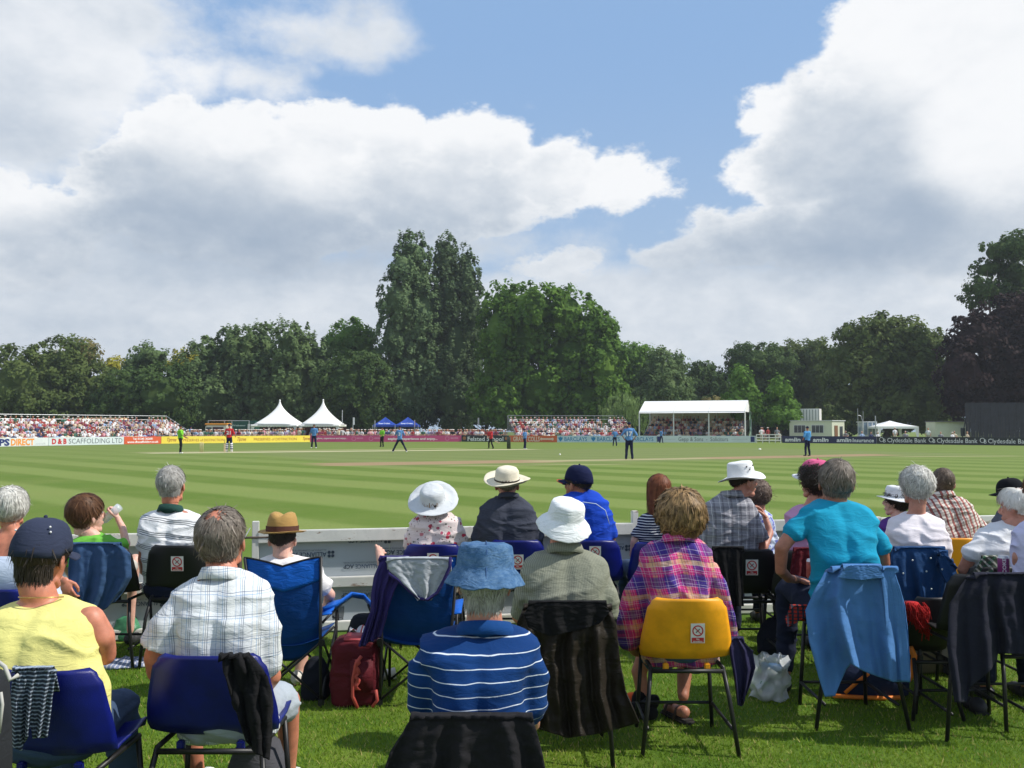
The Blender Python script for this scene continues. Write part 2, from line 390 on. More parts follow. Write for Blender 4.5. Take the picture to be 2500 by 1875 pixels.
# ------------------------------------------------------------------ ground
def build_ground():
    m, nt, b = newmat('outfield_turf')
    geo = nt.nodes.new('ShaderNodeNewGeometry'); pos = E(nt, geo.outputs['Position'])
    x, y, z = sep(nt, pos)
    s = (x + y) * 0.70711; tl = (y - x) * 0.70711
    wob = noi(nt, comb(nt, s * 0.5, tl * 0.08, 0.0), 1.0, 3, 0.6)
    st = ((s + (wob - 0.5) * 0.5 + 0.6) * (2 * math.pi / 4.05)).op('SINE')
    sd = (y * 0.9455 - x * 0.3256)                        # second, older cut seen faintly
    st2 = (sd * (2 * math.pi / 5.2)).op('SINE')
    light = (0.190, 0.245, 0.060); dark = (0.098, 0.160, 0.016)
    cc = mixc(nt, st.sm(-0.45, 0.45) * 0.92 + st2.sm(-0.6, 0.6) * 0.08, dark, light)
    far = y.sm(34.0, 64.0)
    cc = mixc(nt, far * 0.75, cc, mixc(nt, st2.sm(-0.5, 0.5), (0.140, 0.190, 0.040), (0.162, 0.210, 0.050)))
    n1 = noi(nt, comb(nt, x, y, 0.0), 0.35, 6, 0.65); n2 = noi(nt, comb(nt, x, y, 0.0), 14.0, 5, 0.7); n3 = noi(nt, comb(nt, x, y * 0.6, 3.0), 2.2, 4, 0.6)
    cc = mixc(nt, n1.sm(0.35, 0.72) * 0.35, cc, (0.21, 0.23, 0.065))
    cc = mixc(nt, n2.sm(0.25, 0.75) * 0.45, cc, (0.075, 0.130, 0.016))
    cc = mixc(nt, n3.sm(0.55, 0.75) * 0.22, cc, (0.19, 0.205, 0.075))
    def strip(x0, y0, x1, y1, hw, soft, amount, col, base, nz=0.8):
        L = math.hypot(x1 - x0, y1 - y0); ux, uy = (x1 - x0) / L, (y1 - y0) / L
        a = (x - x0) * ux + (y - y0) * uy; c = (y - y0) * ux - (x - x0) * uy
        nn = noi(nt, comb(nt, a * 0.35, c * 1.2, 5.0), 1.0, 4, 0.65)
        q = (c + (nn - 0.5) * nz).ab().sm(hw, hw + soft, 1.0, 0.0) * (a + (nn - 0.5) * 3.0).sm(-1.0, 1.0) * (a - L + (nn - 0.5) * 3.0).sm(-1.0, 1.0, 1.0, 0.0)
        return mixc(nt, q * amount * nn.sm(0.1, 0.55, 0.55, 1.0), base, col)
    # the square: duller grass round the wickets
    cc = strip(-12, 52, 25, 71, 12.0, 3.0, 0.45, (0.165, 0.185, 0.075), cc, 2.0)
    brown = (0.30, 0.205, 0.115); straw = (0.36, 0.315, 0.17)
    cc = strip(-9.0, 43.0, 2.0, 48.0, 1.5, 0.8, 0.95, brown, cc)
    cc = strip(1.0, 47.5, 13.0, 53.0, 0.6, 0.7, 0.85, straw, cc)
    cc = strip(11.0, 52.0, 24.0, 59.5, 1.1, 0.8, 0.95, brown, cc)
    cc = strip(23.0, 55.0, 31.0, 56.5, 0.35, 0.5, 0.55, straw, cc)
    cc = strip(-3.0, 41.6, 6.0, 44.0, 0.25, 0.4, 0.5, straw, cc)
    cc = strip(-24.5, 62.5, 1.6, 74.2, 0.95, 0.5, 0.95, (0.46, 0.42, 0.26), cc, 0.4)
    cc = strip(-26.0, 64.0, -4.0, 78.0, 0.9, 0.9, 0.5, straw, cc)
    # the rough, greener grass of the spectators' bank
    near = (y - x * 0.2 + (n3 - 0.5) * 0.3).sm(8.1, 8.25, 1.0, 0.0)
    gn = noi(nt, comb(nt, x, y, 0.0), 1.7, 5, 0.6); gf = noi(nt, comb(nt, x, y, 0.0), 60.0, 5, 0.7)
    g = mixc(nt, gn.sm(0.35, 0.68), (0.065, 0.130, 0.012), (0.140, 0.195, 0.026))
    g = mixc(nt, noi(nt, comb(nt, x, y, 9.0), 1.1, 4, 0.6).sm(0.58, 0.74) * 0.5, g, (0.23, 0.21, 0.085))
    g = mixc(nt, gf.sm(0.3, 0.75) * 0.5, g, (0.045, 0.10, 0.010))
    cc = mixc(nt, near, cc, g)
    nt.links.new(cc.so, b.inputs['Base Color']); b.inputs['Roughness'].default_value = 0.85; b.inputs['Specular IOR Level'].default_value = 0.15
    bp = nt.nodes.new('ShaderNodeBump'); bp.inputs['Strength'].default_value = 0.5; bp.inputs['Distance'].default_value = 0.02
    nt.links.new((gf * 0.5 + n2 * 0.5).so, bp.inputs['Height']); nt.links.new(bp.outputs[0], b.inputs['Normal'])
    q = MB(); xs = [-300, -120, -60, -30, -15, -8, -4, 0, 4, 8, 15, 30, 60, 120, 300]; ys = [-50, -10, 0, 4, 8, 12, 20, 40, 80, 120, 160, 300, 400]
    q.grid([[Vector((a, c, 0)) for a in xs] for c in ys])
    o = q.build('ground', m, smooth=True); tag(o, 'mown cricket outfield in light and dark green stripes with worn pitches', kind='structure')

    # real blades on the near grass, as far as single tufts still read
    rs = np.random.RandomState(3)
    N = 420000
    y = 2.3 + (9.6 - 2.3) * rs.rand(N) ** 1.15
    x = (rs.rand(N) - 0.5) * 2 * (0.74 * y + 1.3)
    keep = y < 7.9 + 0.2 * x; x, y = x[keep], y[keep]; K = len(x)
    cl = np.array([noise.noise(Vector((a * 2.3, c * 2.3, 0))) for a, c in zip(x[::8], y[::8])]); cl = np.repeat(cl, 8)[:K]
    h = (0.013 + 0.013 * rs.rand(K)) * (1 + 0.45 * cl); w = 0.0022 + 0.0024 * rs.rand(K)
    an = rs.rand(K) * 6.283; bx, by = np.cos(an), np.sin(an); ln = (0.25 + 0.9 * rs.rand(K)) * h; la = rs.rand(K) * 6.283
    v = np.zeros((K, 3, 3)); z0 = -0.002
    v[:, 0] = np.stack([x - bx * w, y - by * w, np.full(K, z0)], 1); v[:, 1] = np.stack([x + bx * w, y + by * w, np.full(K, z0)], 1)
    v[:, 2] = np.stack([x + np.cos(la) * ln, y + np.sin(la) * ln, h], 1)
    me = quads_np('near_grass', v, leafmat('grass_blade', (0.110, 0.215, 0.016), (0.245, 0.345, 0.036), (0.46, 0.40, 0.15), 0.36, 1.6), 3)
    tag(obj('near_grass', me), 'short bright green grass between the chairs', 'grass', kind='stuff')
build_ground()

WHITE = mat('weathered_white_paint', (0.70, 0.69, 0.64), 0.55, 0.10, 9.0, 0.25, 40)
# ------------------------------------------------------------------ white pitch-side fence
FA = Vector((-4.6, 7.21, 0)); FU = Vector((8.0, 1.6, 0)).normalized(); FN = Vector((FU.y, -FU.x, 0))     # FN points to the camera
def fx(px):       # distance along the fence where photo column px crosses it
    r = P(px, YH, 10.0); r.z = 0
    den = r.x * FU.y - r.y * FU.x
    t = -(FA.x * r.y - FA.y * r.x) / (FU.x * r.y - FU.y * r.x); return t
def fpt(t, z, o=0.0): return FA + FU * t + Vector((0, 0, z)) + FN * o
def build_fence():
    fr = thing('perimeter_fence', 'low white rail fence with grey backed panels between the spectators and the pitch', 'fence', FA)
    m, nt, b = newmat('rusty_white_rail')
    tc = nt.nodes.new('ShaderNodeTexCoord'); oc = E(nt, tc.outputs['Object'])
    x, y, z = sep(nt, oc)
    n = noi(nt, comb(nt, x * 0.5, y, z * 2), 7.0, 7, 0.7); n2 = noi(nt, oc, 3.0, 4, 0.6)
    cc = mixc(nt, n2.sm(0.35, 0.7), (0.60, 0.60, 0.56), (0.74, 0.73, 0.68)); cc = mixc(nt, n.sm(0.60, 0.66) * 0.8, cc, (0.22, 0.13, 0.07))
    cc = mixc(nt, noi(nt, oc, 25.0, 4, 0.6).sm(0.55, 0.8) * 0.4, cc, (0.42, 0.41, 0.37))
    nt.links.new(cc.so, b.inputs['Base Color']); b.inputs['Roughness'].default_value = 0.6
    rail = m; panel = mat('composite_panel', (0.40, 0.44, 0.47), 0.45, 0.05, 2.0, 0.0, spec=0.4)
    T0, T1 = 0.0, 12.2; t_gate = fx(562); t_g2 = fx(628); t_p = fx(1546)
    segs = [(T0, t_gate - .02), (t_g2 + .02, t_p - .02), (t_p + .02, t_p + 2.4), (t_p + 2.42, t_p + 4.8), (t_p + 4.82, T1 + 2)]
    for i, (a, c) in enumerate(segs):
        for (z0, z1) in ((0.75, 0.852), (0.37, 0.455), (0.012, 0.09)):
            q = MB(); zc = (z0 + z1) / 2; q.beam(fpt(a, zc, 0.03), fpt(c, zc, 0.03), 0.05, z1 - z0); q.build('rail', rail, fr, bevel=0.006)
        L = c - a; k = max(1, round(L / 1.25))
        for j in range(k):
            p0, p1 = a + L * j / k + 0.001, a + L * (j + 1) / k - 0.001
            q = MB(); q.beam(fpt(p0, 0.44, -0.012), fpt(p1, 0.44, -0.012), 0.012, 0.78); q.build('panel', panel, fr)
    for t, h in ((t_gate, 0.93), (t_g2, 0.93), (t_p, 0.96), (t_p + 2.41, 0.86), (t_p + 4.81, 0.86), (0.0, .86)):
        q = MB(); q.box(fpt(t, h / 2, 0.02), (0.055, 0.055, h), Matrix((FU, -FN, Vector((0, 0, 1)))).transposed()); q.build('post', rail, fr, bevel=0.004)
    # hooped iron latch between the two gate posts
    iron = mat('dark_rusty_iron', (0.06, 0.045, 0.035), 0.6, 0.3, 20)
    tm = (t_gate + t_g2) / 2
    q = MB(); pts = [fpt(tm - .015, 0.02, .04), fpt(tm - .015, 0.92, .04)]
    q.tube(pts, 0.022, 8)
    q.tube([fpt(tm - .015, 0.90, .04), fpt(tm - .02, .965, .04), fpt(tm - .06, 1.0, .04), fpt(tm - .115, 0.985, .04)], 0.012, 8)
    q.tube([fpt(t_gate, 0.80, .05), fpt(t_g2 + .12, 0.80, .05)], 0.010, 6); q.build('latch', iron, fr, True)
    # trade lettering printed upside down on the backs of the panels
    ink = mat('grey_print', (0.05, 0.07, 0.10), 0.6, 0.05); pale = mat('pale_print', (0.13, 0.16, 0.19), 0.6, 0.05)
    def ad(px, zc, s=1.0, logo=True, w=0.27):
        t = fx(px); h = 0.034 * s; o = fpt(t, zc, 0.0005)
        lettering('ALLIANCE', o, -FU * w * .62 * s, Vector((0, 0, -h)), mat('blue_grey_print', (0.045, 0.075, 0.13), 0.6, 0.05), fr, bold=0.01)
        lettering('ACP', o - FU * w * .66 * s, -FU * w * .28 * s, Vector((0, 0, -h)), ink, fr, bold=0.03)
        lettering('ALUMINUM COMPOSITE PANEL', o + Vector((0, 0, .024)) , -FU * w * .95 * s, Vector((0, 0, -.013)), pale, fr, bold=0.0)
        if logo:
            q = MB()
            for a in (0, 1):
                for c in (0, 1):
                    cc = fpt(t + 0.022 + a * 0.030, zc - 0.003 - c * 0.030, 0.001)
                    n = 14; q.add([cc] + [cc + FU * math.cos(6.2832 * k / n) * .0135 + Vector((0, 0, math.sin(6.2832 * k / n) * .0135)) for k in range(n)], [(0, 1 + k, 1 + (k + 1) % n) for k in range(n)])
            q.build('logo', ink, fr)
    ad(800, 0.660, 1.15, True, .31); ad(926, 0.548, 1.0, False, .31); ad(937, 0.765, 1.0, True, .31); ad(930, 0.31, 1.1, False, .31)
    ad(1030, 0.66, 1.1, True, .31); ad(1522, 0.645, 1.0, True, .3); ad(470, 0.53, 1.0, True, .3); ad(1150, 0.60, 1.0, True, .3); ad(560, 0.25, 1, True, .3)
    ad(395, .30, 1, True, .3); ad(1700, .60, 1, True, .3)
    # purple banner on the right-hand panels
    ban = mat('purple_banner', (0.055, 0.03, 0.14), 0.7, 0.1)
    q = MB(); q.beam(fpt(fx(2120), 0.56, 0.0), fpt(fx(2215), 0.56, 0.0), 0.006, 0.36); q.build('banner', ban, fr)
    q = MB(); q.beam(fpt(fx(2395), 0.66, 0.0), fpt(fx(2450), 0.66, 0.0), 0.006, 0.10); q.build('banner', ban, fr)
build_fence()

# ------------------------------------------------------------------ advertising boards on the far boundary
BP = [(-150, 1094), (0, 1090.5), (300, 1085), (600, 1080.3), (900, 1078.6), (1150, 1078.6), (1360, 1080), (1850, 1081), (2000, 1082), (2210, 1085), (2500, 1088.2), (2700, 1091)]
def bd(px):
    for (a, c), (e, g) in zip(BP, BP[1:]):
        if a <= px <= e: return gd(c + (g - c) * (px - a) / (e - a))
    return gd(BP[-1][1])
BH = 0.78
def board(x0, x1, label, col, items, name='advertising_board', h=BH, rough=0.5):
    d0, d1 = bd(x0), bd(x1); a = P(x0, YH, d0); c = P(x1, YH, d1); a.z = c.z = 0
    mid = (a + c) / 2; th = thing(name, label, 'board', mid)
    u = (c - a).normalized(); n = Vector((u.y, -u.x, 0))
    q = MB(); q.beam(a + Vector((0, 0, h / 2 + .02)) + u * .02, c + Vector((0, 0, h / 2 + .02)) - u * .02, 0.06, h); q.build('panel', mat('board_' + label[:18].replace(' ', '_'), col, rough, 0.05, 0.6), th)
    for s in (0.1, 0.5, 0.9):
        q = MB(); pp = a + (c - a) * s - n * .2; q.beam(pp, pp + n * .16 + Vector((0, 0, h)), .05, .05, u); q.build('stay', mat('stay_steel', (0.2, 0.2, 0.2), .5), th)
    def at(px, f, o=0.035):    # column px, height fraction
        k = (px - x0) / (x1 - x0)
        dd = d0 * k / (d0 * k + d1 * (1 - k)) if False else None
        r = P(px, YH, 1.0); den = r.x * u.y - r.y * u.x; t = (r.y * a.x - r.x * a.y) / (r.x * u.y - r.y * u.x)
        return a + u * t + Vector((0, 0, .02 + f * h)) + n * o
    for it in items:
        kind = it[0]
        if kind == 't':
            _, s, xa, xb, f0, f1, cl = it[:7]; bold = it[7] if len(it) > 7 else 0.02; sh = it[8] if len(it) > 8 else 0.0
            p = at(xa, f0); lettering(s, p, at(xb, f0) - p, Vector((0, 0, (f1 - f0) * h)), cl, th, bold=bold, shear=sh)
        elif kind == 'r':
            _, xa, xb, f0, f1, cl = it; p = at(xa, f0, .034); e = at(xb, f0, .034); up = Vector((0, 0, (f1 - f0) * h))
            q = MB(); q.beam(p + up / 2, e + up / 2, .006, up.length); q.build('emblem', cl, th)
        elif kind == 'c':
            _, xc, fc, rad, w, cl = it; p = at(xc, fc, .036); k = 18
            q = MB(); ro, ri = rad, max(0.0, rad - w)
            vs = [p + u * math.cos(6.2832 * i / k) * r + Vector((0, 0, math.sin(6.2832 * i / k) * r)) for r in (ro, ri) for i in range(k)]
            q.add(vs, [(i, (i + 1) % k, k + (i + 1) % k, k + i) for i in range(k)]); q.build('emblem', cl, th)
        elif kind == 'p':
            _, pts, cl = it; q = MB(); q.add([at(px, f, .036) for px, f in pts], [tuple(range(len(pts)))]); q.build('emblem', cl, th)
    return th
def build_boards():
    navy = mat('print_navy', (0.015, 0.03, 0.15), .5); orange = mat('print_orange', (0.75, 0.27, 0.03), .5); grey = mat('print_grey', (0.10, 0.12, 0.14), .5); lg = mat('print_light_grey', (0.42, 0.45, 0.47), .5)
    red = mat('print_red', (0.50, 0.03, 0.03), .5); wh = mat('print_white', (0.80, 0.80, 0.80), .5); maroon = mat('print_maroon', (0.30, 0.04, 0.02), .5); pinkl = mat('print_pink', (0.55, 0.22, 0.34), .5)
    cyan = mat('print_cyan', (0.01, 0.20, 0.42), .5)
    board(-110, 119, 'white board with UPS in navy and DIRECT in orange, leftmost of all', (0.62, 0.66, 0.66), [
        ('t', 'UPS', -22, 24, .12, .9, navy, .05), ('t', 'DIRECT', 27, 84, .12, .9, orange, .04), ('t', '.co.uk', 87, 112, .15, .45, lg, 0)])
    board(119, 303, 'pale board reading D&B SCAFFOLDING LTD in front of the left stand', (0.60, 0.67, 0.68), [
        ('t', 'D & B', 127, 163, .2, .85, red, .05), ('t', 'SCAFFOLDING LTD', 168, 299, .2, .82, grey, .0)])
    board(303, 394, 'orange red board with two lines of white contact text', (0.62, 0.10, 0.035), [
        ('t', 'Tel: 01245 362681', 324, 373, .58, .86, wh, .03), ('t', 'www.dbscaffolding.co.uk', 311, 387, .16, .44, wh, .03)])
    board(394, 757, 'long yellow board reading PRESERVES of DISTINCTION twice', (0.86, 0.68, 0.08), [
        ('t', 'Tiptree', 406, 430, .3, .8, maroon, .01, .3), ('t', 'PRESERVES of DISTINCTION', 448, 547, .27, .62, maroon, .0), ('t', 'Tiptree', 578, 600, .3, .8, maroon, .01, .3),
        ('t', 'PRESERVES of DISTINCTION', 620, 724, .30, .68, maroon, .0), ('t', 'Tiptree', 738, 756, .3, .8, maroon, .01, .3)])
    board(757, 1127, 'long magenta board reading explore, experience and enjoy', (0.42, 0.055, 0.16), [
        ('t', 'explore, experience and enjoy...', 768, 848, .45, .70, wh, .01), ('c', 864, .5, .26, .05, pinkl), ('t', 'essex', 871, 887, .45, .70, pinkl, .02),
        ('c', 906, .5, .26, .05, pinkl), ('t', 'essex', 914, 931, .45, .70, pinkl, .02), ('t', 'explore, experience and enjoy...', 947, 1068, .32, .66, wh, .02), ('c', 1092, .5, .26, .05, pinkl), ('t', 'essex', 1100, 1119, .45, .72, pinkl, .02)])
    board(1127, 1243, 'black board reading Felsted School with brown roundels', (0.02, 0.025, 0.03), [
        ('c', 1134, .55, .22, .22, mat('brown_print', (0.35, 0.14, 0.05), .5)), ('t', 'Felsted School', 1142, 1229, .14, .80, wh, .015), ('c', 1237, .55, .22, .22, mat('brown_print', (0.35, 0.14, 0.05), .5))])
    board(1243, 1360, 'orange board reading GRAY & COLLS with a white bar emblem', (0.60, 0.12, 0.035), [
        ('t', 'GRAY & COLLS', 1253, 1318, .12, .86, mat('print_cream', (0.72, 0.55, 0.42), .5), .03),
        ('r', 1321, 1350, .36, .60, mat('print_cream', (0.72, 0.55, 0.42), .5)), ('c', 1322, .48, .16, .16, mat('print_cream', (0.72, 0.55, 0.42), .5)), ('c', 1349, .48, .16, .16, mat('print_cream', (0.72, 0.55, 0.42), .5))])
    its = []
    for xa in (1363, 1443, 1525):
        its.append(('p', [(xa, .62), (xa + 2, .85), (xa + 3.5, .68), (xa + 5.5, .92), (xa + 7.5, .68), (xa + 9, .85), (xa + 11, .62), (xa + 9, .35), (xa + 5.5, .12), (xa + 2, .35)], cyan))
        its.append(('t', 'BARCLAYS', xa + 15, xa + 70, .2, .80, cyan, .01))
    board(1360, 1603, 'pale blue board reading BARCLAYS three times with bird emblems', (0.48, 0.60, 0.68), its)
    board(1603, 1845, 'pale board reading Gepp & Sons - Solicitors below the marquee', (0.50, 0.60, 0.64), [
        ('r', 1604, 1613, .1, .9, navy), ('t', 'www.gepp.co.uk', 1623, 1649, .42, .60, lg, 0), ('t', 'Gepp & Sons  -  Solicitors', 1656, 1777, .22, .80, grey, 0), ('t', 'www.gepp.co.uk', 1785, 1825, .42, .60, lg, 0), ('r', 1832, 1842, .1, .9, navy)])
    board(1909, 2140, 'navy board reading amlin, amlin and amlin Insurance', (0.012, 0.018, 0.07), [
        ('t', 'amlin', 1916, 1954, .22, .78, wh, .03, .15), ('t', 'amlin', 1984, 2022, .22, .78, wh, .03, .15), ('t', 'amlin', 2042, 2078, .22, .78, wh, .03, .15), ('t', 'Insurance', 2081, 2133, .22, .72, wh, .02, .1)])
    its = []
    for xa, xb in ((2145, 2261), (2266, 2386), (2391, 2516)):
        its += [('c', xa + 7, .60, .24, .05, wh), ('t', 'B', xa + 11, xa + 17, .22, .70, wh, .0), ('t', 'Clydesdale Bank', xa + 21, xb, .25, .82, wh, .0)]
    board(2140, 2640, 'near black board reading Clydesdale Bank three times, rightmost of all', (0.014, 0.018, 0.022), its)
    # white open rail between the boards right of the marquee
    th = thing('rail_fence', 'white two rail fence between the solicitors board and the navy board', 'fence', G(1877, 1081.5))
    for xa in (1847, 1862, 1878, 1893, 1906):
        g = G(xa, 1081.5); q = MB(); q.box(g + Vector((0, 0, .5)), (.09, .09, 1.0)); q.build('post', WHITE, th)
    for z in (.3, .62, .95):
        q = MB(); q.beam(G(1846, 1081.5) + Vector((0, -.06, z)), G(1907, 1081.5) + Vector((0, -.06, z)), .04, .1); q.build('rail', WHITE, th)
build_boards()

# ------------------------------------------------------------------ trees
def tree(name, label, lobes, d, m, leaf=0.36, dens=1.0, group=None, trunk=None, droop=0.0, cl=1.25, seed=0, spiky=0.0, flat=.85):
    rs = np.random.RandomState(seed + 11)
    sc = d / F
    xc = np.mean([l[0] for l in lobes]); base = P(xc, YH, d); base.z = 0
    th = thing(name, label, 'tree', base, group)
    V4 = []; core = MB()
    for (cx, cy, rx, ry) in lobes:
        dd = d + rs.uniform(-2, 3); c = np.array(P(cx, cy, dd)); fl = .55 if droop else flat; R = np.array([rx * sc, min(rx, 70) * sc * 0.9 + 1, ry * sc])
        if R[2] > .9 and R[0] > .9:
            kk = len(core.v); core.ell(c, tuple(R * fl * .77), None, 16, 12)
            for i in range(kk, len(core.v)):
                v = Vector(core.v[i]); o = v - Vector(c); s = 1 + 0.22 * noise.noise(v * .45) + .1 * noise.noise(v * 1.3); core.v[i] = tuple(Vector(c) + o * s)
        area = 4 * math.pi * (((R[0]*R[1])**1.6 + (R[0]*R[2])**1.6 + (R[1]*R[2])**1.6) / 3) ** (1 / 1.6)
        K = int(area / (cl * cl) * 0.85) + 5
        dirs = rs.normal(size=(K, 3)); dirs /= np.linalg.norm(dirs, axis=1)[:, None]; dirs = dirs[dirs[:, 1] < 0.45]; K = len(dirs)
        rad = flat + (1.06 - flat) * rs.rand(K) ** 0.7 + 0.16 * np.array([noise.noise(Vector((q * 2.6 + c * .1).tolist())) for q in dirs]) + (rs.rand(K) < .10) * rs.rand(K) * .12
        cc = c + dirs * R * rad[:, None]
        cr = cl * (0.30 + 0.45 * rs.rand(K)); nl = int(34 * dens * (cl / 1.25) ** 2 * (0.42 / leaf) ** 1.3)
        off = rs.normal(size=(K, nl, 3)); off *= (rs.rand(K, nl) ** 0.33 * 1.1 / np.linalg.norm(off, axis=2))[:, :, None] * cr[:, None, None]
        if spiky: off[:, :, 2] *= 1 + spiky; off[:, :, 0] *= 1 / (1 + spiky * .5)
        if droop: off[:, :, 2] = -np.abs(off[:, :, 2]) * (1 + droop * 3) ; off[:, :, 0] *= .45
        if spiky:       # upright shoots breaking the outline
            up = dirs[:, 2] > .05; off[up, :, 2] = np.abs(off[up, :, 2]) * (1.0 + spiky * 2.2 * rs.rand(up.sum(), 1)); off[up, :, 0] *= 1 - spiky * .55
            tp = (1 - np.clip(off[up, :, 2] / (cr[up, None] * 4 + .1), 0, .85)); off[up, :, 0] *= tp; off[up, :, 1] *= tp
        pc = (cc[:, None, :] + off).reshape(-1, 3); n = len(pc)
        nrm = (dirs[:, None, :] * .9 + off / (cr[:, None, None]) * .5 + np.array([0, 0, .35])).reshape(-1, 3) + rs.normal(size=(n, 3)) * .55
        nrm /= np.linalg.norm(nrm, axis=1)[:, None]
        a = np.cross(nrm, rs.normal(size=(n, 3))); a /= np.linalg.norm(a, axis=1)[:, None]; b = np.cross(nrm, a)
        s = (leaf * (0.35 + 0.5 * rs.rand(n)))[:, None]; e = (0.55 + .3 * rs.rand(n))[:, None]
        if droop: b = b * .3 + np.array([0, 0, -1.0]) ; a *= .35
        V4.append(np.stack([pc - a * s * e, pc - b * s, pc + a * s * e, pc + b * s], 1))
    v = np.concatenate(V4) - np.array(base)
    me = quads_np('crown', v, m); o = obj('crown', me, th)
    if core.v: core.build('inner_foliage', m, th, smooth=False)
    q = MB(); bx = trunk if trunk else xc; pb = P(bx, YH, d + 1.5); pb.z = 0; top = P(xc, min(l[1] for l in lobes) + 60, d + 1.5)
    h = max(3.0, top.z); r0 = 0.022 * h + .1
    q.tube([pb, pb + Vector((.1, 0, h * .3)), pb.lerp(Vector((top.x, top.y, h)), .65), Vector((top.x, top.y, h))], [r0 * 1.25, r0, r0 * .6, r0 * .15], 10)
    for (cx, cy, rx, ry) in lobes:
        e = P(cx, cy, d + 1); q.tube([pb + Vector((0, 0, h * .28)), pb.lerp(e, .6) + Vector((0, 0, .5)), e], [r0 * .5, r0 * .3, r0 * .08], 6)
    q.build('trunk', mat('bark', (0.10, 0.08, 0.06), .9, .3, 2.0, .5, 6), th, True)
    return th
def build_trees():
    lm0 = leafmat
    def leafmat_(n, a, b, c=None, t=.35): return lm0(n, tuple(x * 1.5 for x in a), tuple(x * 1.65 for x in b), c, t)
    dk = leafmat_('leaf_dark', (0.026, 0.052, 0.016), (0.062, 0.098, 0.026)); ol = leafmat_('leaf_olive', (0.042, 0.066, 0.018), (0.092, 0.120, 0.034))
    wl = leafmat_('leaf_grey_willow', (0.050, 0.084, 0.030), (0.105, 0.150, 0.056)); br = leafmat_('leaf_bright', (0.050, 0.105, 0.018), (0.100, 0.175, 0.030))
    pop = leafmat_('leaf_poplar', (0.040, 0.074, 0.028), (0.105, 0.150, 0.068), None, .25); big = leafmat_('leaf_plane', (0.040, 0.088, 0.014), (0.088, 0.155, 0.024))
    ye = leafmat_('leaf_yellow', (0.17, 0.17, 0.02), (0.28, 0.25, 0.03)); sap = leafmat_('leaf_sapling', (0.050, 0.105, 0.016), (0.090, 0.165, 0.028)); cop = leafmat_('leaf_copper', (0.009, 0.0055, 0.006), (0.024, 0.011, 0.011), None, .2)
    rus = leafmat_('leaf_rusty', (0.10, 0.10, 0.035), (0.16, 0.13, 0.05)); pw = leafmat_('leaf_weeping', (0.08, 0.13, 0.04), (0.15, 0.21, 0.07))
    T = tree
    T('tree', 'broad dark olive tree at the far left behind the left stand', [(50, 945, 120, 95), (155, 910, 95, 85), (240, 965, 80, 75), (110, 985, 150, 60), (-40, 960, 90, 90)], 128, ol, seed=1)
    T('tree', 'rusty brown topped tree rising behind the far left crown', [(200, 875, 42, 42), (160, 885, 30, 25), (215, 865, 22, 28), (120, 895, 35, 30)], 140, rus, seed=2, leaf=.36)
    T('tree', 'thin grey green tree standing above the left stand end', [(362, 878, 40, 38), (385, 870, 22, 24), (335, 900, 28, 28), (360, 930, 60, 50)], 136, wl, leaf=.34, dens=.8, seed=3)
    T('tree', 'dark bushy tree directly behind the end of the left stand', [(330, 965, 80, 60), (400, 970, 80, 75), (300, 1000, 80, 45), (380, 1010, 100, 40)], 124, dk, seed=4)
    T('tree', 'yellow leaved tree top between two dark crowns on the left', [(455, 885, 34, 32), (435, 905, 30, 30), (275, 895, 25, 20)], 142, ye, seed=5, leaf=.36)
    T('willow', 'grey green willow, left one of the row behind the white tents', [(485, 925, 55, 75), (515, 870, 38, 42), (560, 865, 40, 55), (520, 980, 75, 75), (470, 990, 60, 60)], 136, wl, leaf=.38, seed=6, spiky=.22, group='willows behind the white tents')
    T('willow', 'tall feathery grey green willow behind the left white tent', [(600, 860, 40, 58), (640, 850, 40, 52), (625, 920, 70, 70), (580, 940, 70, 70), (650, 980, 90, 70), (575, 845, 22, 32)], 134, wl, leaf=.38, seed=7, spiky=.25, group='willows behind the white tents')
    T('willow', 'feathery willow behind the right white tent', [(705, 855, 40, 60), (735, 845, 30, 45), (770, 875, 42, 50), (710, 930, 75, 70), (780, 950, 60, 70), (730, 990, 80, 60)], 134, wl, leaf=.38, seed=8, spiky=.22, group='willows behind the white tents')
    T('tree', 'bright green rounded tree top left of the poplars', [(855, 830, 55, 48), (820, 850, 30, 30), (885, 850, 40, 50), (860, 890, 70, 60)], 144, br, seed=9)
    T('tree', 'dark leafy tree below the bright top left of the poplars', [(860, 930, 80, 70), (830, 985, 80, 60), (900, 960, 60, 90), (920, 1010, 80, 40)], 134, dk, seed=10)
    T('poplar', 'left poplar of the tall pair, broad grey green column', [(1008, 625, 44, 50), (985, 655, 34, 50), (1015, 680, 55, 80), (975, 735, 50, 65), (1020, 770, 70, 90), (965, 830, 48, 85), (1010, 880, 80, 110), (985, 960, 75, 85), (1050, 900, 50, 90)], 138, pop, leaf=.36, cl=1.0, dens=1.0, seed=12, spiky=.36)
    T('poplar', 'right poplar of the tall pair with twin narrow spires', [(1088, 615, 24, 42), (1090, 660, 30, 65), (1138, 648, 20, 45), (1143, 695, 28, 75), (1117, 690, 26, 70), (1066, 770, 34, 110), (1100, 735, 40, 90), (1150, 770, 36, 80), (1110, 850, 55, 120), (1150, 890, 45, 100), (1110, 960, 75, 85)], 143, leafmat_('leaf_poplar_dark', (0.032, 0.060, 0.024), (0.085, 0.120, 0.056)), leaf=.36, cl=1.0, seed=13, spiky=.4)
    T('tree', 'huge round leafy green tree right of the poplars', [(1235, 745, 55, 55), (1300, 750, 70, 58), (1380, 765, 70, 60), (1440, 810, 60, 65), (1280, 830, 100, 90), (1400, 870, 100, 90), (1470, 890, 52, 90), (1230, 900, 70, 110), (1330, 950, 110, 80), (1440, 970, 90, 70), (1215, 810, 40, 80), (1230, 980, 90, 60)], 132, big, leaf=.45, seed=14)
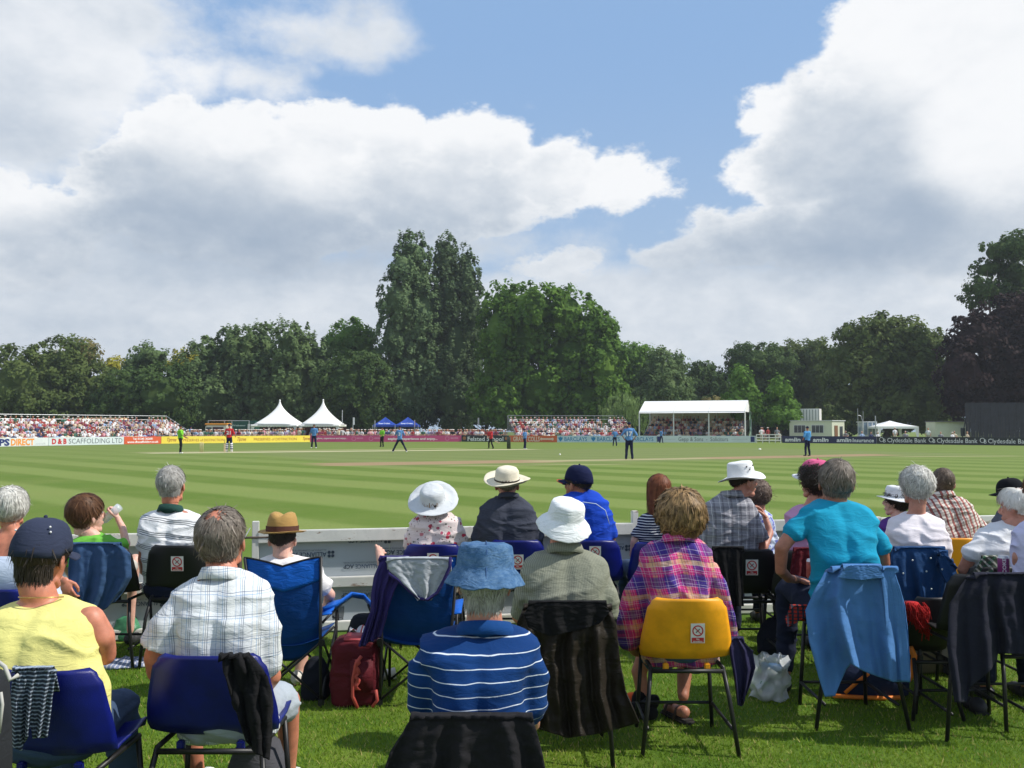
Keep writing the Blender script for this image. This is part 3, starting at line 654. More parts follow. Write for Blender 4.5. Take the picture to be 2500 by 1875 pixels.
    T('tree', 'mid green tree between the huge tree and the marquee', [(1545, 880, 42, 42), (1580, 895, 40, 45), (1560, 945, 65, 60), (1510, 900, 40, 60)], 146, br, seed=15)
    T('willow', 'soft olive willow behind the left end of the marquee', [(1610, 905, 42, 48), (1625, 950, 60, 50), (1590, 960, 45, 50), (1650, 890, 25, 28)], 140, wl, leaf=.36, seed=16)
    T('weeping_willow', 'weeping willow hanging its branches beside the marquee', [(1500, 975, 40, 20), (1535, 985, 40, 24), (1570, 995, 22, 20), (1520, 1010, 55, 25), (1480, 1005, 25, 22)], 126, pw, leaf=.34, seed=17, droop=1.0, cl=1.0)
    T('tree', 'low dark tree behind the marquee roof', [(1715, 925, 55, 40), (1690, 950, 50, 50), (1755, 960, 50, 50), (1720, 990, 90, 30)], 150, dk, seed=18)
    T('shrub', 'low yellowish shrub peeping over the marquee ridge', [(1735, 985, 28, 16), (1760, 992, 25, 14)], 126, rus, seed=19, cl=.8, leaf=.3)
    T('tree', 'dark rounded tree behind the two saplings', [(1840, 885, 60, 45), (1800, 900, 35, 50), (1890, 900, 60, 50), (1850, 950, 90, 60), (1830, 1000, 90, 40)], 150, dk, seed=20)
    T('tree', 'green tree in the gap left of the big right hand tree', [(1910, 865, 35, 32), (1965, 880, 50, 48), (2000, 900, 45, 70), (1970, 950, 80, 60), (2000, 1010, 90, 40)], 152, ol, seed=21)
    T('sapling', 'young bright green maple, left of a pair', [(1808, 915, 18, 20), (1810, 938, 26, 24), (1812, 968, 38, 28), (1808, 1000, 44, 28)], 119, sap, leaf=.36, cl=.9, seed=22, group=None)
    T('sapling', 'young bright green maple, right of a pair near the cabin', [(1903, 940, 16, 20), (1900, 965, 30, 24), (1905, 992, 40, 26), (1905, 1018, 46, 22)], 117, sap, leaf=.36, cl=.9, seed=23)
    T('tree', 'large dark olive tree behind the white gazebo', [(2105, 830, 55, 50), (2160, 815, 45, 48), (2210, 830, 55, 50), (2060, 890, 50, 75), (2130, 900, 90, 80), (2230, 900, 80, 80), (2110, 970, 100, 60), (2220, 990, 110, 60), (2275, 860, 30, 60)], 126, ol, leaf=.42, seed=24)
    T('tree', 'tall dark cedar like tree at the right edge with gaps in its crown', [(2440, 612, 42, 34), (2480, 600, 36, 32), (2410, 660, 34, 24), (2475, 670, 45, 45), (2390, 705, 32, 22), (2440, 715, 50, 32), (2500, 730, 50, 60), (2370, 735, 24, 14)], 118, dk, leaf=.34, cl=1.0, dens=.9, seed=25)
    T('copper_beech', 'purple black copper beech at the right edge', [(2450, 800, 90, 70), (2380, 830, 60, 60), (2500, 780, 70, 60), (2350, 910, 65, 80), (2450, 900, 120, 90), (2420, 980, 120, 70), (2550, 900, 100, 150)], 112, cop, leaf=.42, seed=26)
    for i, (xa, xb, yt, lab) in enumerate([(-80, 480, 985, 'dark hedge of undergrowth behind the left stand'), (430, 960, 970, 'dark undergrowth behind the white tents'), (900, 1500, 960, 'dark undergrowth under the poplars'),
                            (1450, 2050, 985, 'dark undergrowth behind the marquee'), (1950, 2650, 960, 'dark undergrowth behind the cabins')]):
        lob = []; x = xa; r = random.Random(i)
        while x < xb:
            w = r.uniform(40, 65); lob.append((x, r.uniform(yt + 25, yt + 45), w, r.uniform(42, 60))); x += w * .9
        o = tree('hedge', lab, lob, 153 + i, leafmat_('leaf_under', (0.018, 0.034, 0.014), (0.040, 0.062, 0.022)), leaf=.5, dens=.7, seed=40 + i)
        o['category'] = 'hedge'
build_trees()
# ------------------------------------------------------------------ crowd people (low detail, far away)
SK = [mat('skin_pink', srgb(205, 150, 125), .55, .1, 20), mat('skin_tan', srgb(170, 110, 80), .55, .1, 20)]
HAIRM = [mat('hair_brown', (0.06, 0.035, 0.02), .6, .3, 60), mat('hair_grey', (0.35, 0.34, 0.32), .6, .3, 60), mat('hair_fair', (0.30, 0.20, 0.09), .6, .3, 60)]
TOPS = [('white', (0.72, 0.72, 0.72)), ('white', (0.72, 0.72, 0.72)), ('white', (0.66, 0.66, 0.68)), ('red', (0.36, 0.05, 0.05)), ('navy', (0.03, 0.045, 0.12)), ('pink', (0.62, 0.30, 0.34)), ('pale blue', (0.30, 0.42, 0.60)),
        ('dark green', (0.04, 0.12, 0.08)), ('grey', (0.26, 0.26, 0.28)), ('cream', (0.62, 0.52, 0.38)), ('black', (0.03, 0.03, 0.035)), ('lilac', (0.30, 0.24, 0.36)), ('beige', (0.45, 0.38, 0.28)), ('maroon', (0.20, 0.03, 0.06))]
LEG = mat('crowd_trousers', (0.10, 0.10, 0.13), .8, .2, 4); LEG2 = mat('crowd_beige', (0.40, 0.35, 0.27), .8, .2, 4); HATM = mat('crowd_sunhat', (0.74, 0.72, 0.66), .8, .05)
def crowd_mesh(i, standing, rnd):
    nm, col = TOPS[i % len(TOPS)]; q = MB(); sx = rnd.uniform(.9, 1.1)
    def bone(a, b, r0, r1, n=6): q.tube([a, Vector(a).lerp(Vector(b), .5), b], [r0, (r0 + r1) / 2 * 1.05, r1], n)
    z0 = 0.85 if standing else 0.42
    q.mi = 0    # top
    rr = []
    for z, rx, ry in ((0, .17, .12), (.2, .16, .12), (.4, .19, .13), (.5, .18, .11), (.56, .07, .07)):
        rr.append([Vector((rx*sx*math.cos(k*math.pi/4), .02*z+ry*math.sin(k*math.pi/4), z0+z)) for k in range(8)])
    q.rings(rr)
    lap = rnd.random()
    for s in (-1, 1):
        sh = Vector((s*.2*sx, 0, z0+.48)); el = Vector((s*(.25+.05*lap), -.03 if standing else -.10, z0+.22)); ha = Vector((s*(.24 if standing else .08), -.02 if standing else -.32, z0+(-.05 if standing else .12+.1*lap)))
        q.mi = 0; bone(sh, el, .058, .048); q.mi = 2; bone(el, ha, .04, .03); q.ell(ha, (.04, .04, .045), None, 6, 4)
    q.mi = 1
    for s in (-1, 1):
        if standing: bone((s*.09, 0, z0+.05), (s*.10, 0, .06), .09, .05)
        else: bone((s*.09, 0, z0+.04), (s*.12, -.42, z0+.06), .085, .07); bone((s*.12, -.42, z0+.04), (s*.12, -.40, .06), .06, .045)
        q.ell((s*.11, -.07 if standing else -.45, .045), (.045, .12, .045), None, 6, 4)
    q.mi = 2; bone((0, 0, z0+.52), (0, -.01, z0+.66), .05, .05); q.ell((0, -.02, z0+.73), (.075, .09, .115), None, 8, 6)
    hat = rnd.random() < .32
    q.mi = 4 if hat else 3
    q.ell((0, .012, z0+.77), (.085, .095, .09), None, 8, 5)
    if hat: q.lathe((0, 0, z0+.79), [(.085, .01), (.16, -.005), (.16, .002), (.08, .03)], 10)
    me = q.mesh('body'); ms = [mat('top_' + nm.replace(' ', '_') + str(round(col[0]*100)), col, .85, .1, 3), LEG if rnd.random() < .6 else LEG2, SK[i % 2], HAIRM[rnd.randrange(3)], HATM]
    for m in ms: me.materials.append(m)
    me.polygons.foreach_set('material_index', q.m); fix(me, True); return nm, me, q
CR = random.Random(5); CV = {}
for st in (0, 1): CV[st] = [crowd_mesh(i, st, CR) for i in range(28)]
CROWD = []      # (distance, place, standing, variant, position, yaw)
def seat_person(place, p, standing=0, yaw=None, where=''):
    CROWD.append((p.y, (where + ' ' + place).strip(), standing, CR.randrange(28), Vector(p), CR.uniform(-.5, .5) if yaw is None else yaw))
def flush_crowd():
    CROWD.sort(key=lambda c: c[0]); near = CROWD[:258]; rest = CROWD[258:]
    for (d, place, st, vi, p, yaw) in near:
        nm, me, q = CV[st][vi]; o = bpy.data.objects.new('person', me); link(o); o.location = p; o.rotation_euler = (0, 0, yaw); BASE[o] = p
        s = CR.uniform(.93, 1.04); o.scale = (s, s, s)
        lab = f'{"standing" if st else "seated"} spectator, {nm} top, {place}'
        tag(o, lab, 'person', f'{nm} topped spectators {place}')
    vs = []; fs = []; mi = []; mats = []; idx = {}; k = 0
    for (d, place, st, vi, p, yaw) in rest:
        nm, me, q = CV[st][vi]; M = Matrix.Translation(p) @ Matrix.Rotation(yaw, 4, 'Z')
        loc = []
        for m in me.materials:
            if m.name not in idx: idx[m.name] = len(mats); mats.append(m)
            loc.append(idx[m.name])
        vs.extend([tuple(M @ v.co) for v in me.vertices]); fs.extend([tuple(i + k for i in pl.vertices) for pl in me.polygons]); mi.extend([loc[pl.material_index] for pl in me.polygons]); k += len(me.vertices)
    if fs:
        me = bpy.data.meshes.new('crowd'); me.from_pydata(vs, [], fs)
        for m in mats: me.materials.append(m)
        me.polygons.foreach_set('material_index', mi); me.update()
        tag(obj('crowd', me), 'distant packed spectators filling the back rows of the stands', 'crowd', kind='stuff')

GALV = mat('galvanised_tube', (0.42, 0.44, 0.46), .4, .1, 3, metal=.6); PLANK = mat('grey_plank', (0.28, 0.27, 0.25), .8, .2, 2)
def stand(name, label, x0, d0, x1, d1, rows, rise, depth, place, gaps=(), fill=.93, back=True, zb=0.35):
    a = P(x0, YH, d0); c = P(x1, YH, d1); a.z = c.z = 0; u = (c - a).normalized(); n = Vector((-u.y, u.x, 0)); L = (c - a).length
    th = thing(name, label, 'grandstand', (a + c) / 2)
    for r in range(rows):
        o = n * (r * depth); z = zb + r * rise
        q = MB(); q.beam(a + o + Vector((0, 0, z)), c + o + Vector((0, 0, z)), .45, .05); q.build('bench', PLANK, th)
        q = MB(); q.beam(a + o - n * .32 + Vector((0, 0, z - .30)), c + o - n * .32 + Vector((0, 0, z - .30)), .34, .04); q.build('tread', PLANK, th)
        t = .3
        while t < L - .2:
            if CR.random() < fill and not any(g0 < t / L < g1 for g0, g1 in gaps):
                seat_person(place, a + u * t + o + Vector((0, 0, z - .42)), 0, math.atan2(u.y, u.x) + CR.uniform(-.4, .4), ['left end,', 'left middle,', 'right middle,', 'right end,'][min(3, int(t / L * 4))] + (' front rows' if r < 2 else ' middle rows' if r < 5 else ' top rows'))
            t += CR.uniform(.47, .60)
    H = zb + rows * rise + .75; B = n * (rows * depth)
    k = int(L / 2.0) + 1
    for i in range(k + 1):
        p = a + u * (L * i / k)
        q = MB(); q.tube([p + B, p + B + Vector((0, 0, H))], .022, 6); q.build('standard', GALV, th)
        if i in (0, k):
            q = MB(); q.tube([p + Vector((0, 0, zb + .5)), p + B + Vector((0, 0, H))], .03, 6); q.tube([p, p + Vector((0, 0, zb + .5))], .03, 6)
            for j in range(rows): q.tube([p + n * j * depth, p + n * j * depth + Vector((0, 0, zb + j * rise + .55))], .025, 5)
            q.build('end_rail', GALV, th)
    for z in (H, H - .45):
        q = MB(); q.tube([a + B + Vector((0, 0, z)), c + B + Vector((0, 0, z))], .022, 6); q.build('top_rail', GALV, th)
    for g0, g1 in gaps:
        for r in range(rows * 2):
            p = a + u * (L * (g0 + g1) / 2) + n * (r * depth / 2); q = MB(); q.beam(p - u * .5 + Vector((0, 0, .15 + r * rise / 2)), p + u * .5 + Vector((0, 0, .15 + r * rise / 2)), .28, .05); q.build('step', mat('step_steel', (0.34, 0.36, 0.38), .6, .1), th)
    return th
def build_stands():
    stand('grandstand', 'scaffold grandstand packed with spectators at the left', -60, 86, 478, 105, 8, .25, .72, 'of the left stand', [(.42, .455), (.84, .87)], .96)
    stand('grandstand', 'open scaffold grandstand packed with spectators right of centre', 1262, 113, 1556, 116, 8, .275, .75, 'of the centre stand', [(.34, .37), (.80, .84)], .95)
    stand('grandstand', 'shaded seating packed with spectators under the marquee', 1572, 116.5, 1812, 112, 7, .34, .75, 'of the marquee seats', [(.60, .64)], .93)
    # ground-level rows between the stands
    for i in range(270):
        x = CR.uniform(455, 1245); st = 1 if CR.random() < .30 and 640 < x < 860 else 0; seat_person('behind the centre boards', P(x, YH, bd(x) + CR.uniform(1.2, 4.5)) * Vector((1, 1, 0)) if False else Vector((P(x, YH, bd(x) + 2).x, bd(x) + CR.uniform(1.0, 5.0), 0.28 if not st else 0)), st)
    for i in range(26):
        x = CR.uniform(655, 835); seat_person('in front of the white tents', Vector((P(x, YH, 122).x, 121 + CR.uniform(-2, 2), 0)), 1)
    for x in list(range(1850, 1906, 9)) + [1985, 2000, 2055, 2062]:
        seat_person('behind the rail right of the marquee', Vector((P(x, YH, 112).x, 111 + CR.uniform(-1, 2), .1)), 1 if CR.random() < .3 else 0)
    for x in (2110, 2150, 2190, 2255, 2278, 2308, 2330, 2345, 2200, 2130):
        seat_person('behind the bank board', Vector((P(x, YH, 100).x, 99 + CR.uniform(-1, 2), .1)), 1 if x in (2190, 2255) else 0)
    flush_crowd()
build_stands()

TENT = mat('white_tent_canvas', (0.80, 0.80, 0.78), .6, .03, 1); DKI = mat('tent_shadow_lining', (0.30, 0.26, 0.20), .8, .1); POST = mat('white_pole', (0.66, 0.66, 0.64), .5, .05)
def pagoda(label, x0, x1, xa, ytop, yeave, d, valance):
    w = (x1 - x0) * d / F; c = P((x0 + x1) / 2, YH, d + w / 2); c.z = 0; ze = P(xa, yeave, d).z; zt = P(xa, ytop, d + w / 2).z
    th = thing('pagoda_tent', label, 'tent', c, None); n = 32; rr = []
    for i in range(13):
        t = i / 12; k = (1 - t); hw = w / 2 * (k ** 1.75 * .92 + .08 * k) + .07; z = ze + (zt - ze) * t; e = 4.5 * (1 - t) + 2
        ring = []
        for j in range(n):
            an = 2 * math.pi * j / n; ca, sa = math.cos(an), math.sin(an); r = 1 / ((abs(ca) ** e + abs(sa) ** e) ** (1 / e)); ring.append(c + Vector((ca * r * hw, sa * r * hw, z)))
        rr.append(ring)
    q = MB(); q.rings(rr, True); q.build('roof', TENT, th, True)
    # scalloped valance, corner posts, curtains, finial
    h = w / 2
    for (sx, sy, ax) in ((0, -1, 0), (0, 1, 0), (-1, 0, 1), (1, 0, 1)):
        rows = [[], []]
        for k in range(49):
            t = (k / 48 - .5) * w; p = c + (Vector((t, sy * h, 0)) if ax == 0 else Vector((sx * h, t, 0)))
            rows[0].append(p + Vector((0, 0, ze + .03))); rows[1].append(p + Vector((0, 0, ze - valance + .07 * abs(math.sin(k / 48 * math.pi * 16)))))
        q = MB(); q.grid(rows); q.build('valance', TENT, th, True, solid=.01)
    for sx in (-1, 1):
        for sy in (-1, 1):
            p = c + Vector((sx * h * .97, sy * h * .97, 0)); q = MB(); q.tube([p, p + Vector((0, 0, ze))], .06, 8); q.build('pole', POST, th)
            q = MB(); rows = []
            for i in range(9):
                z = ze * (1 - i / 8); s = .55 * (1 - .75 * math.sin(min(1, i / 5) * math.pi / 2)) ; rows.append([p + Vector((-sx * s * k / 8, sy * .02 + .04 * math.sin(k * 1.9), z)) for k in range(9)])
            q.grid(rows); q.build('curtain', TENT, th, True)
    q = MB(); q.beam(c + Vector((-h, h * .95, ze / 2)), c + Vector((h, h * .95, ze / 2)), .03, ze); q.build('back_wall', mat('maroon_lining', (0.10, 0.02, 0.03), .8, .2), th)
    q = MB(); q.ell(c + Vector((0, 0, zt + .05)), (.12, .12, .16), None, 10, 6); q.build('finial', TENT, th, True)
def gazebo(label, x0, x1, xa, ytop, yeave, d, m, legm, txt=None, curt=False):
    w = (x1 - x0) * d / F; c = P((x0 + x1) / 2, YH, d + w / 2); c.z = 0; h = w / 2; ze = P(xa, yeave, d).z; zt = P(xa, ytop, d + h).z
    th = thing('gazebo', label, 'gazebo', c)
    q = MB(); cr = [c + Vector((sx * h, sy * h, ze)) for sx, sy in ((-1, -1), (1, -1), (1, 1), (-1, 1))]; ap = c + Vector((0, 0, zt))
    for i in range(4):
        a, b = cr[i], cr[(i + 1) % 4]; rows = []
        for j in range(5):
            t = j / 4; rows.append([a.lerp(ap, t).lerp(b.lerp(ap, t), k / 8) - Vector((0, 0, .12 * math.sin(math.pi * t) * (1 - abs(k / 4 - 1)) + .06 * math.sin(math.pi * t))) for k in range(9)])
        q.grid(rows)
    q.build('canopy', m, th, True)
    for i in range(4):
        a, b = cr[i], cr[(i + 1) % 4]; q = MB(); q.beam(a - Vector((0, 0, .12)), b - Vector((0, 0, .12)), .015, .26); q.build('valance', m, th)
    for p in cr:
        q = MB(); g = Vector((p.x, p.y, 0)); q.tube([g, p], .04, 6); q.build('leg', legm, th)
        if curt:
            q = MB(); s = 1 if p.x < c.x else -1; q.add([p, p + Vector((s * .45, 0, 0)), g + Vector((s * .12, 0, .3)), g + Vector((0, 0, .3))], [(0, 1, 2, 3)]); q.build('curtain', m, th)
    if txt:
        p = cr[0] + Vector((w * .22, -.02 + .17, .10)); U = (ap - (cr[0] + cr[1]) / 2).normalized() * .26
        lettering(txt, cr[0] + Vector((w * .24, .25, .17)) , Vector((w * .52, 0, 0)), U, mat('gaz_text', (.6, .65, .75), .6), th, bold=.03)
def build_structures():
    pagoda('left of two white pagoda tents with a tall pointed roof', 626, 739, 683, 979, 1037, 121, .32)
    pagoda('right of two white pagoda tents with a tall pointed roof', 739, 838, 779, 978, 1037, 121, .32)
    bl = mat('royal_blue_canvas', (0.01, 0.05, 0.32), .6, .08, 1)
    gazebo('left of two small blue pop up gazebos', 914, 968, 944, 1018, 1038, 124, bl, GALV, 'Essex Cricket')
    gazebo('right of two small blue pop up gazebos', 968, 1024, 996, 1018, 1038, 124, bl, GALV, 'Essex Cricket')
    gazebo('white garden gazebo with tied curtains behind the bank board', 2123, 2222, 2171, 1027, 1041, 104, TENT, POST, None, True)
    # marquee roof over the shaded seating
    FL, FR_ = P(1561, YH, 115), P(1819, YH, 110.4); FL.z = FR_.z = 0; u = (FR_ - FL).normalized(); n = Vector((-u.y, u.x, 0)); L = (FR_ - FL).length; D = 6.2; ze = P(1560, 1006.5, 115).z; zr = ze + 1.45
    th = thing('marquee', 'long white roofed marquee in three bays over the stand', 'marquee', (FL + FR_) / 2)
    for b in range(3):
        a = FL + u * (L * b / 3 + .015); c = FL + u * (L * (b + 1) / 3 - .015)
        for s in (0, 1):
            q = MB(); e0, e1 = (n * -.25, n * D / 2) if s == 0 else (n * (D + .25), n * D / 2)
            q.grid([[a.lerp(c, k / 6) + e0.lerp(e1, j / 4) + Vector((0, 0, ze - .12 + (zr - ze + .12) * j / 4 - .05 * math.sin(math.pi * j / 4) * math.sin(math.pi * k / 6))) for k in range(7)] for j in range(5)])
            q.build('roof_panel', TENT, th, True)
    for b in range(4):
        for k in (0, 1):
            p = FL + u * (L * b / 3) + n * (D * k); q = MB(); q.tube([p, p + Vector((0, 0, ze))], .09, 8); q.build('post', POST, th)
        p = FL + u * (L * b / 3); q = MB(); q.tube([p + Vector((0, 0, ze)), p + n * D / 2 + Vector((0, 0, zr - .06)), p + n * D + Vector((0, 0, ze))], .06, 6); q.build('rafter', POST, th)
    q = MB(); q.beam(FL + Vector((0, 0, ze)), FR_ + Vector((0, 0, ze)), .1, .12); q.build('eave_beam', POST, th)
    q = MB(); q.add([FR_ + Vector((0, 0, ze)), FR_ + n * D + Vector((0, 0, ze)), FR_ + n * D / 2 + Vector((0, 0, zr))], [(0, 1, 2)]); q.build('gable', TENT, th)
    q = MB(); q.beam(FL + n * (D + .1) + Vector((0, 0, ze - .9)), FR_ + n * (D + .1) + Vector((0, 0, ze - .9)), .03, 1.7); q.build('back_wall', mat('beige_canvas', (0.50, 0.46, 0.37), .7, .08, 1), th)
    q = MB(); q.grid([[FR_ + n * (D * (.74 + .24 * k / 8)) + u * (.06 * math.sin(k * 1.7)) + Vector((0, 0, ze * j / 3)) for k in range(9)] for j in range(4)]); q.build('side_curtain', mat('green_tint_canvas', (0.26, 0.40, 0.30), .7, .1, 1), th, True)
    # portable cabin
    CRM = mat('cream_cabin', (0.60, 0.62, 0.48), .6, .05, 1); GLS = mat('dark_glass', (0.05, 0.06, 0.07), .15, .3, 2); FRM = mat('white_frame', (0.6, 0.62, 0.6), .5)
    a, c = P(1927, YH, 114), P(2031, YH, 110); a.z = c.z = 0; u = (c - a).normalized(); n = Vector((-u.y, u.x, 0)); H = P(1980, 1028, 112).z; L = (c - a).length
    th = thing('cabin', 'cream portable cabin with two dark windows behind the navy board', 'cabin', (a + c) / 2)
    R = Matrix((u, n, Vector((0, 0, 1)))).transposed()
    q = MB(); q.box((a + c) / 2 + n * 1.6 + Vector((0, 0, H / 2)), (L, 3.2, H), R); q.build('wall', CRM, th, bevel=.03)
    q = MB(); q.box((a + c) / 2 + n * 1.6 + Vector((0, 0, H + .04)), (L + .2, 3.4, .1), R); q.build('roof', FRM, th)
    for f0 in (.12, .54):
        p = a + u * L * f0; w = L * .27
        q = MB(); q.box(p + u * w / 2 - n * .02 + Vector((0, 0, H * .62)), (w + .12, .06, 1.0), R); f = q.build('window', FRM, th)
        for j in range(3):
            q = MB(); q.box(p + u * w * (j * 2 + 1) / 6 - n * .055 + Vector((0, 0, H * .62 - .08)), (w / 3 - .05, .02, .7), R); q.build('pane', GLS, f)
            q = MB(); q.box(p + u * w * (j * 2 + 1) / 6 - n * .055 + Vector((0, 0, H * .62 + .36)), (w / 3 - .05, .02, .16), R); q.build('pane', GLS, f)
    q = MB(); q.box(c + n * 1.0 + u * .02 + Vector((0, 0, 1.0)), (.06, .8, 2.0), R); q.build('door', mat('cabin_door', (0.20, 0.10, 0.05), .6), th)
    q = MB(); q.box(c + n * 2.3 + u * .02 + Vector((0, 0, 1.2)), (.06, .7, 1.4), R); q.build('window', GLS, th)
    # white corrugated container raised behind
    th = thing('container', 'white ribbed container showing above the cream cabin', 'container', P(1976, YH, 119) * Vector((1, 1, 0)))
    a, c = P(1953, YH, 119), P(2001, YH, 118); a.z = c.z = 0; z0 = 0.0; z1 = P(1976, 998, 119).z; u = (c - a).normalized(); n = Vector((-u.y, u.x, 0))
    q = MB(); q.beam(a + n * 1.2 + Vector((0, 0, z1 / 2)), c + n * 1.2 + Vector((0, 0, z1 / 2)), 2.4, z1); q.build('wall', TENT, th)
    for i in range(13):
        p = a.lerp(c, (i + .5) / 13); q = MB(); q.box(p - Vector((0, .02, 0)) + Vector((0, 0, z1 - .95)), (.09, .06, 1.7)); q.build('rib', TENT if i % 2 else mat('rib_grey', (0.30, 0.32, 0.32), .6), th)
    # glazed hut
    a, c = P(2108, YH, 107), P(2140, YH, 107); a.z = c.z = 0; H = P(2120, 1030, 107).z; th = thing('hut', 'small glazed white hut beside the white gazebo', 'hut', (a + c) / 2)
    q = MB(); q.box((a + c) / 2 + Vector((0, 1, .45)), (c.x - a.x, 2, .9)); q.build('wall', FRM, th); q = MB(); q.box((a + c) / 2 + Vector((0, 1, H)), (c.x - a.x + .1, 2.1, .1)); q.build('roof', FRM, th)
    q = MB(); q.box((a + c) / 2 + Vector((0, 1, (H + .9) / 2)), (c.x - a.x - .1, 1.9, H - .95)); q.build('glazing', mat('hut_glass', (0.20, 0.27, 0.34), .15, .2, 2), th)
    for k in range(4):
        q = MB(); q.box(a.lerp(c, k / 3) + Vector((0, -.01, H / 2)), (.08, .08, H)); q.build('mullion', FRM, th)
    # cream kiosk at the right
    a, c = P(2280, YH, 104), P(2372, YH, 103); a.z = c.z = 0; H = P(2320, 1030, 103).z; th = thing('kiosk', 'cream kiosk with dark openings left of the black screen', 'kiosk', (a + c) / 2)
    q = MB(); q.box((a + c) / 2 + Vector((0, 1.3, H / 2)), (c.x - a.x, 2.4, H)); q.build('wall', CRM, th); q = MB(); q.box((a + c) / 2 + Vector((0, 1.2, H + .05)), (c.x - a.x + .2, 2.7, .1)); q.build('roof', mat('roof_felt', (.1, .1, .1), .9), th)
    for f0, w, z, h in ((.12, .45, 1.3, 1.3), (.72, .5, 1.25, .9), (.36, 1.4, 1.45, .9)):
        q = MB(); q.box(a.lerp(c, f0) + Vector((w / 2, .08, z)), (w, .05, h)); q.build('opening', GLS, th)
    # black slatted sight screen
    BLK = mat('black_slat', (0.018, 0.020, 0.030), .75, .25, 1.5)
    xa, xb, d = 2357, 2640, 101; th = thing('sight_screen', 'large black slatted sight screen at the right edge', 'sight screen', P(2430, YH, d) * Vector((1, 1, 0)))
    x0, x1 = P(xa, YH, d).x, P(xb, YH, d).x; H = P(2430, 983, d).z; k = int((x1 - x0) / .28); r = random.Random(4)
    for i in range(k):
        x = x0 + (i + .5) * (x1 - x0) / k; q = MB(); q.box((x, d + r.uniform(-.015, .015), .35 + (H - .35) / 2 + r.uniform(-.02, .02)), (.255, .03, H - .35)); q.build('slat', BLK, th)
    for z in (.6, H - .4):
        q = MB(); q.beam((x0, d + .08, z), (x1, d + .08, z), .1, .1); q.build('rail', BLK, th)
    for x in np.linspace(x0 + .3, x1 - .3, 5):
        q = MB(); q.beam((x, d + .2, 0), (x, d + .2, H), .1, .1, (1, 0, 0)); q.beam((x, d + 1.6, 0), (x, d + .2, H * .8), .08, .08, (1, 0, 0)); q.build('brace', BLK, th)
    # ice cream van
    d = 120; a, c = P(494, YH, d), P(556, YH, d); L = c.x - a.x; z1 = P(520, 1033, d).z; m0 = Vector(((a.x + c.x) / 2, d + 1, 0)); th = thing('ice_cream_van', 'cream ice cream van with an orange roof behind the yellow board', 'van', m0)
    VB = mat('van_cream', (0.66, 0.62, 0.52), .4, .1, 1); q = MB(); q.box(m0 + Vector((.15, 0, z1 * .52)), (L - .4, 2, z1 * .72)); q.build('body', VB, th, bevel=.12)
    q = MB(); q.box(m0 + Vector((-L / 2 + .25, 0, z1 * .36)), (.7, 1.9, z1 * .4)); q.build('bonnet', VB, th, bevel=.1)
    q = MB(); q.box(m0 + Vector((.1, 0, z1 * .94)), (L - .3, 2.1, .26)); q.build('roof', mat('van_orange', (0.70, 0.33, 0.06), .5, .1), th, bevel=.1)
    q = MB(); q.box(m0 + Vector((.4, -1.0, z1 * .62)), (1.4, .06, .75)); q.build('serving_hatch', mat('hatch_dark', (.06, .02, .03), .4), th)
    q = MB(); q.box(m0 + Vector((-.8, -1.01, z1 * .64)), (.7, .04, .6)); q.build('window', GLS, th)
    for s in (-1, 1):
        q = MB(); q.tube([m0 + Vector((s * L * .3, -1.02, .33)), m0 + Vector((s * L * .3, -.8, .33))], .33, 14); q.build('wheel', mat('tyre', (.02, .02, .02), .8), th)
    # dark green unit with a pole frame
    d = 126; a, c = P(556, YH, d), P(622, YH, d); z1 = P(590, 1027, d).z; m0 = Vector(((a.x + c.x) / 2, d, 0)); th = thing('trade_unit', 'dark green trade unit with a white sign between van and tents', 'unit', m0)
    GR = mat('unit_green', (0.012, 0.075, 0.055), .5, .1, 1); q = MB(); q.box(m0 + Vector((0, 1.2, z1 / 2)), (c.x - a.x, 2.4, z1)); q.build('wall', GR, th, bevel=.03)
    lettering('Webster', m0 + Vector((-1.3, -.02, z1 - .75)), Vector((1.9, 0, 0)), Vector((0, 0, .22)), mat('sign_white', (.5, .6, .55), .5), th)
    q = MB(); q.box(m0 + Vector((1.05, -.05, z1 - 1.2)), (.3, .04, 1.5)); q.build('sign', TENT, th)
    th = thing('scaffold', 'thin grey pole frame standing in front of the green unit', 'frame', Vector((P(560, YH, 122).x, 122, 0))); x0, x1 = P(508, YH, 122).x, P(608, YH, 122).x; z1 = P(560, 1027, 122).z
    q = MB(); q.tube([(x0, 122, z1), (x1, 122, z1)], .05, 6); q.build('crossbar', GALV, th)
    for x in (x0, x0 + (x1 - x0) * .4, x0 + (x1 - x0) * .58, x1):
        q = MB(); q.tube([(x, 122, 0), (x, 122, z1)], .05, 6); q.build('upright', GALV, th)
    # beige trailers seen over the left stand
    for xa, xb, lab, cl in ((181, 211, 'pale cream trailer seen above the left stand', (0.66, 0.60, 0.44)), (213, 297, 'beige trailer with a brown band behind the left stand', (0.60, 0.45, 0.28))):
        d = 112; a, c = P(xa, YH, d), P(xb, YH, d); z1 = P(xa, 1020, d).z; m0 = Vector(((a.x + c.x) / 2, d + 1, 0)); th = thing('trailer', lab, 'trailer', m0)
        q = MB(); q.box(m0 + Vector((0, 0, z1 / 2 + .2)), (c.x - a.x, 2.2, z1 - .4)); q.build('body', mat('trailer' + str(xa), cl, .5, .08, 1), th, bevel=.15)
        for s in (-1, 1):
            q = MB(); q.tube([m0 + Vector((s * .6, -1.12, .32)), m0 + Vector((s * .6, -.9, .32))], .32, 12); q.build('wheel', mat('tyre', (.02, .02, .02), .8), th)
    # poles, masts and flags
    def pole(lab, px, yt, yb, d, r=.05, cat='pole', extra=None):
        a = P(px, yt, d); th = thing('pole', lab, cat, (a.x, d, 0)); q = MB(); q.tube([(a.x, d, 0), a], r, 6); q.build('shaft', GALV, th)
        if extra: extra(th, a)
    pole('tall thin mast right of the white tents', 836, 1001, 1060, 124, .05)
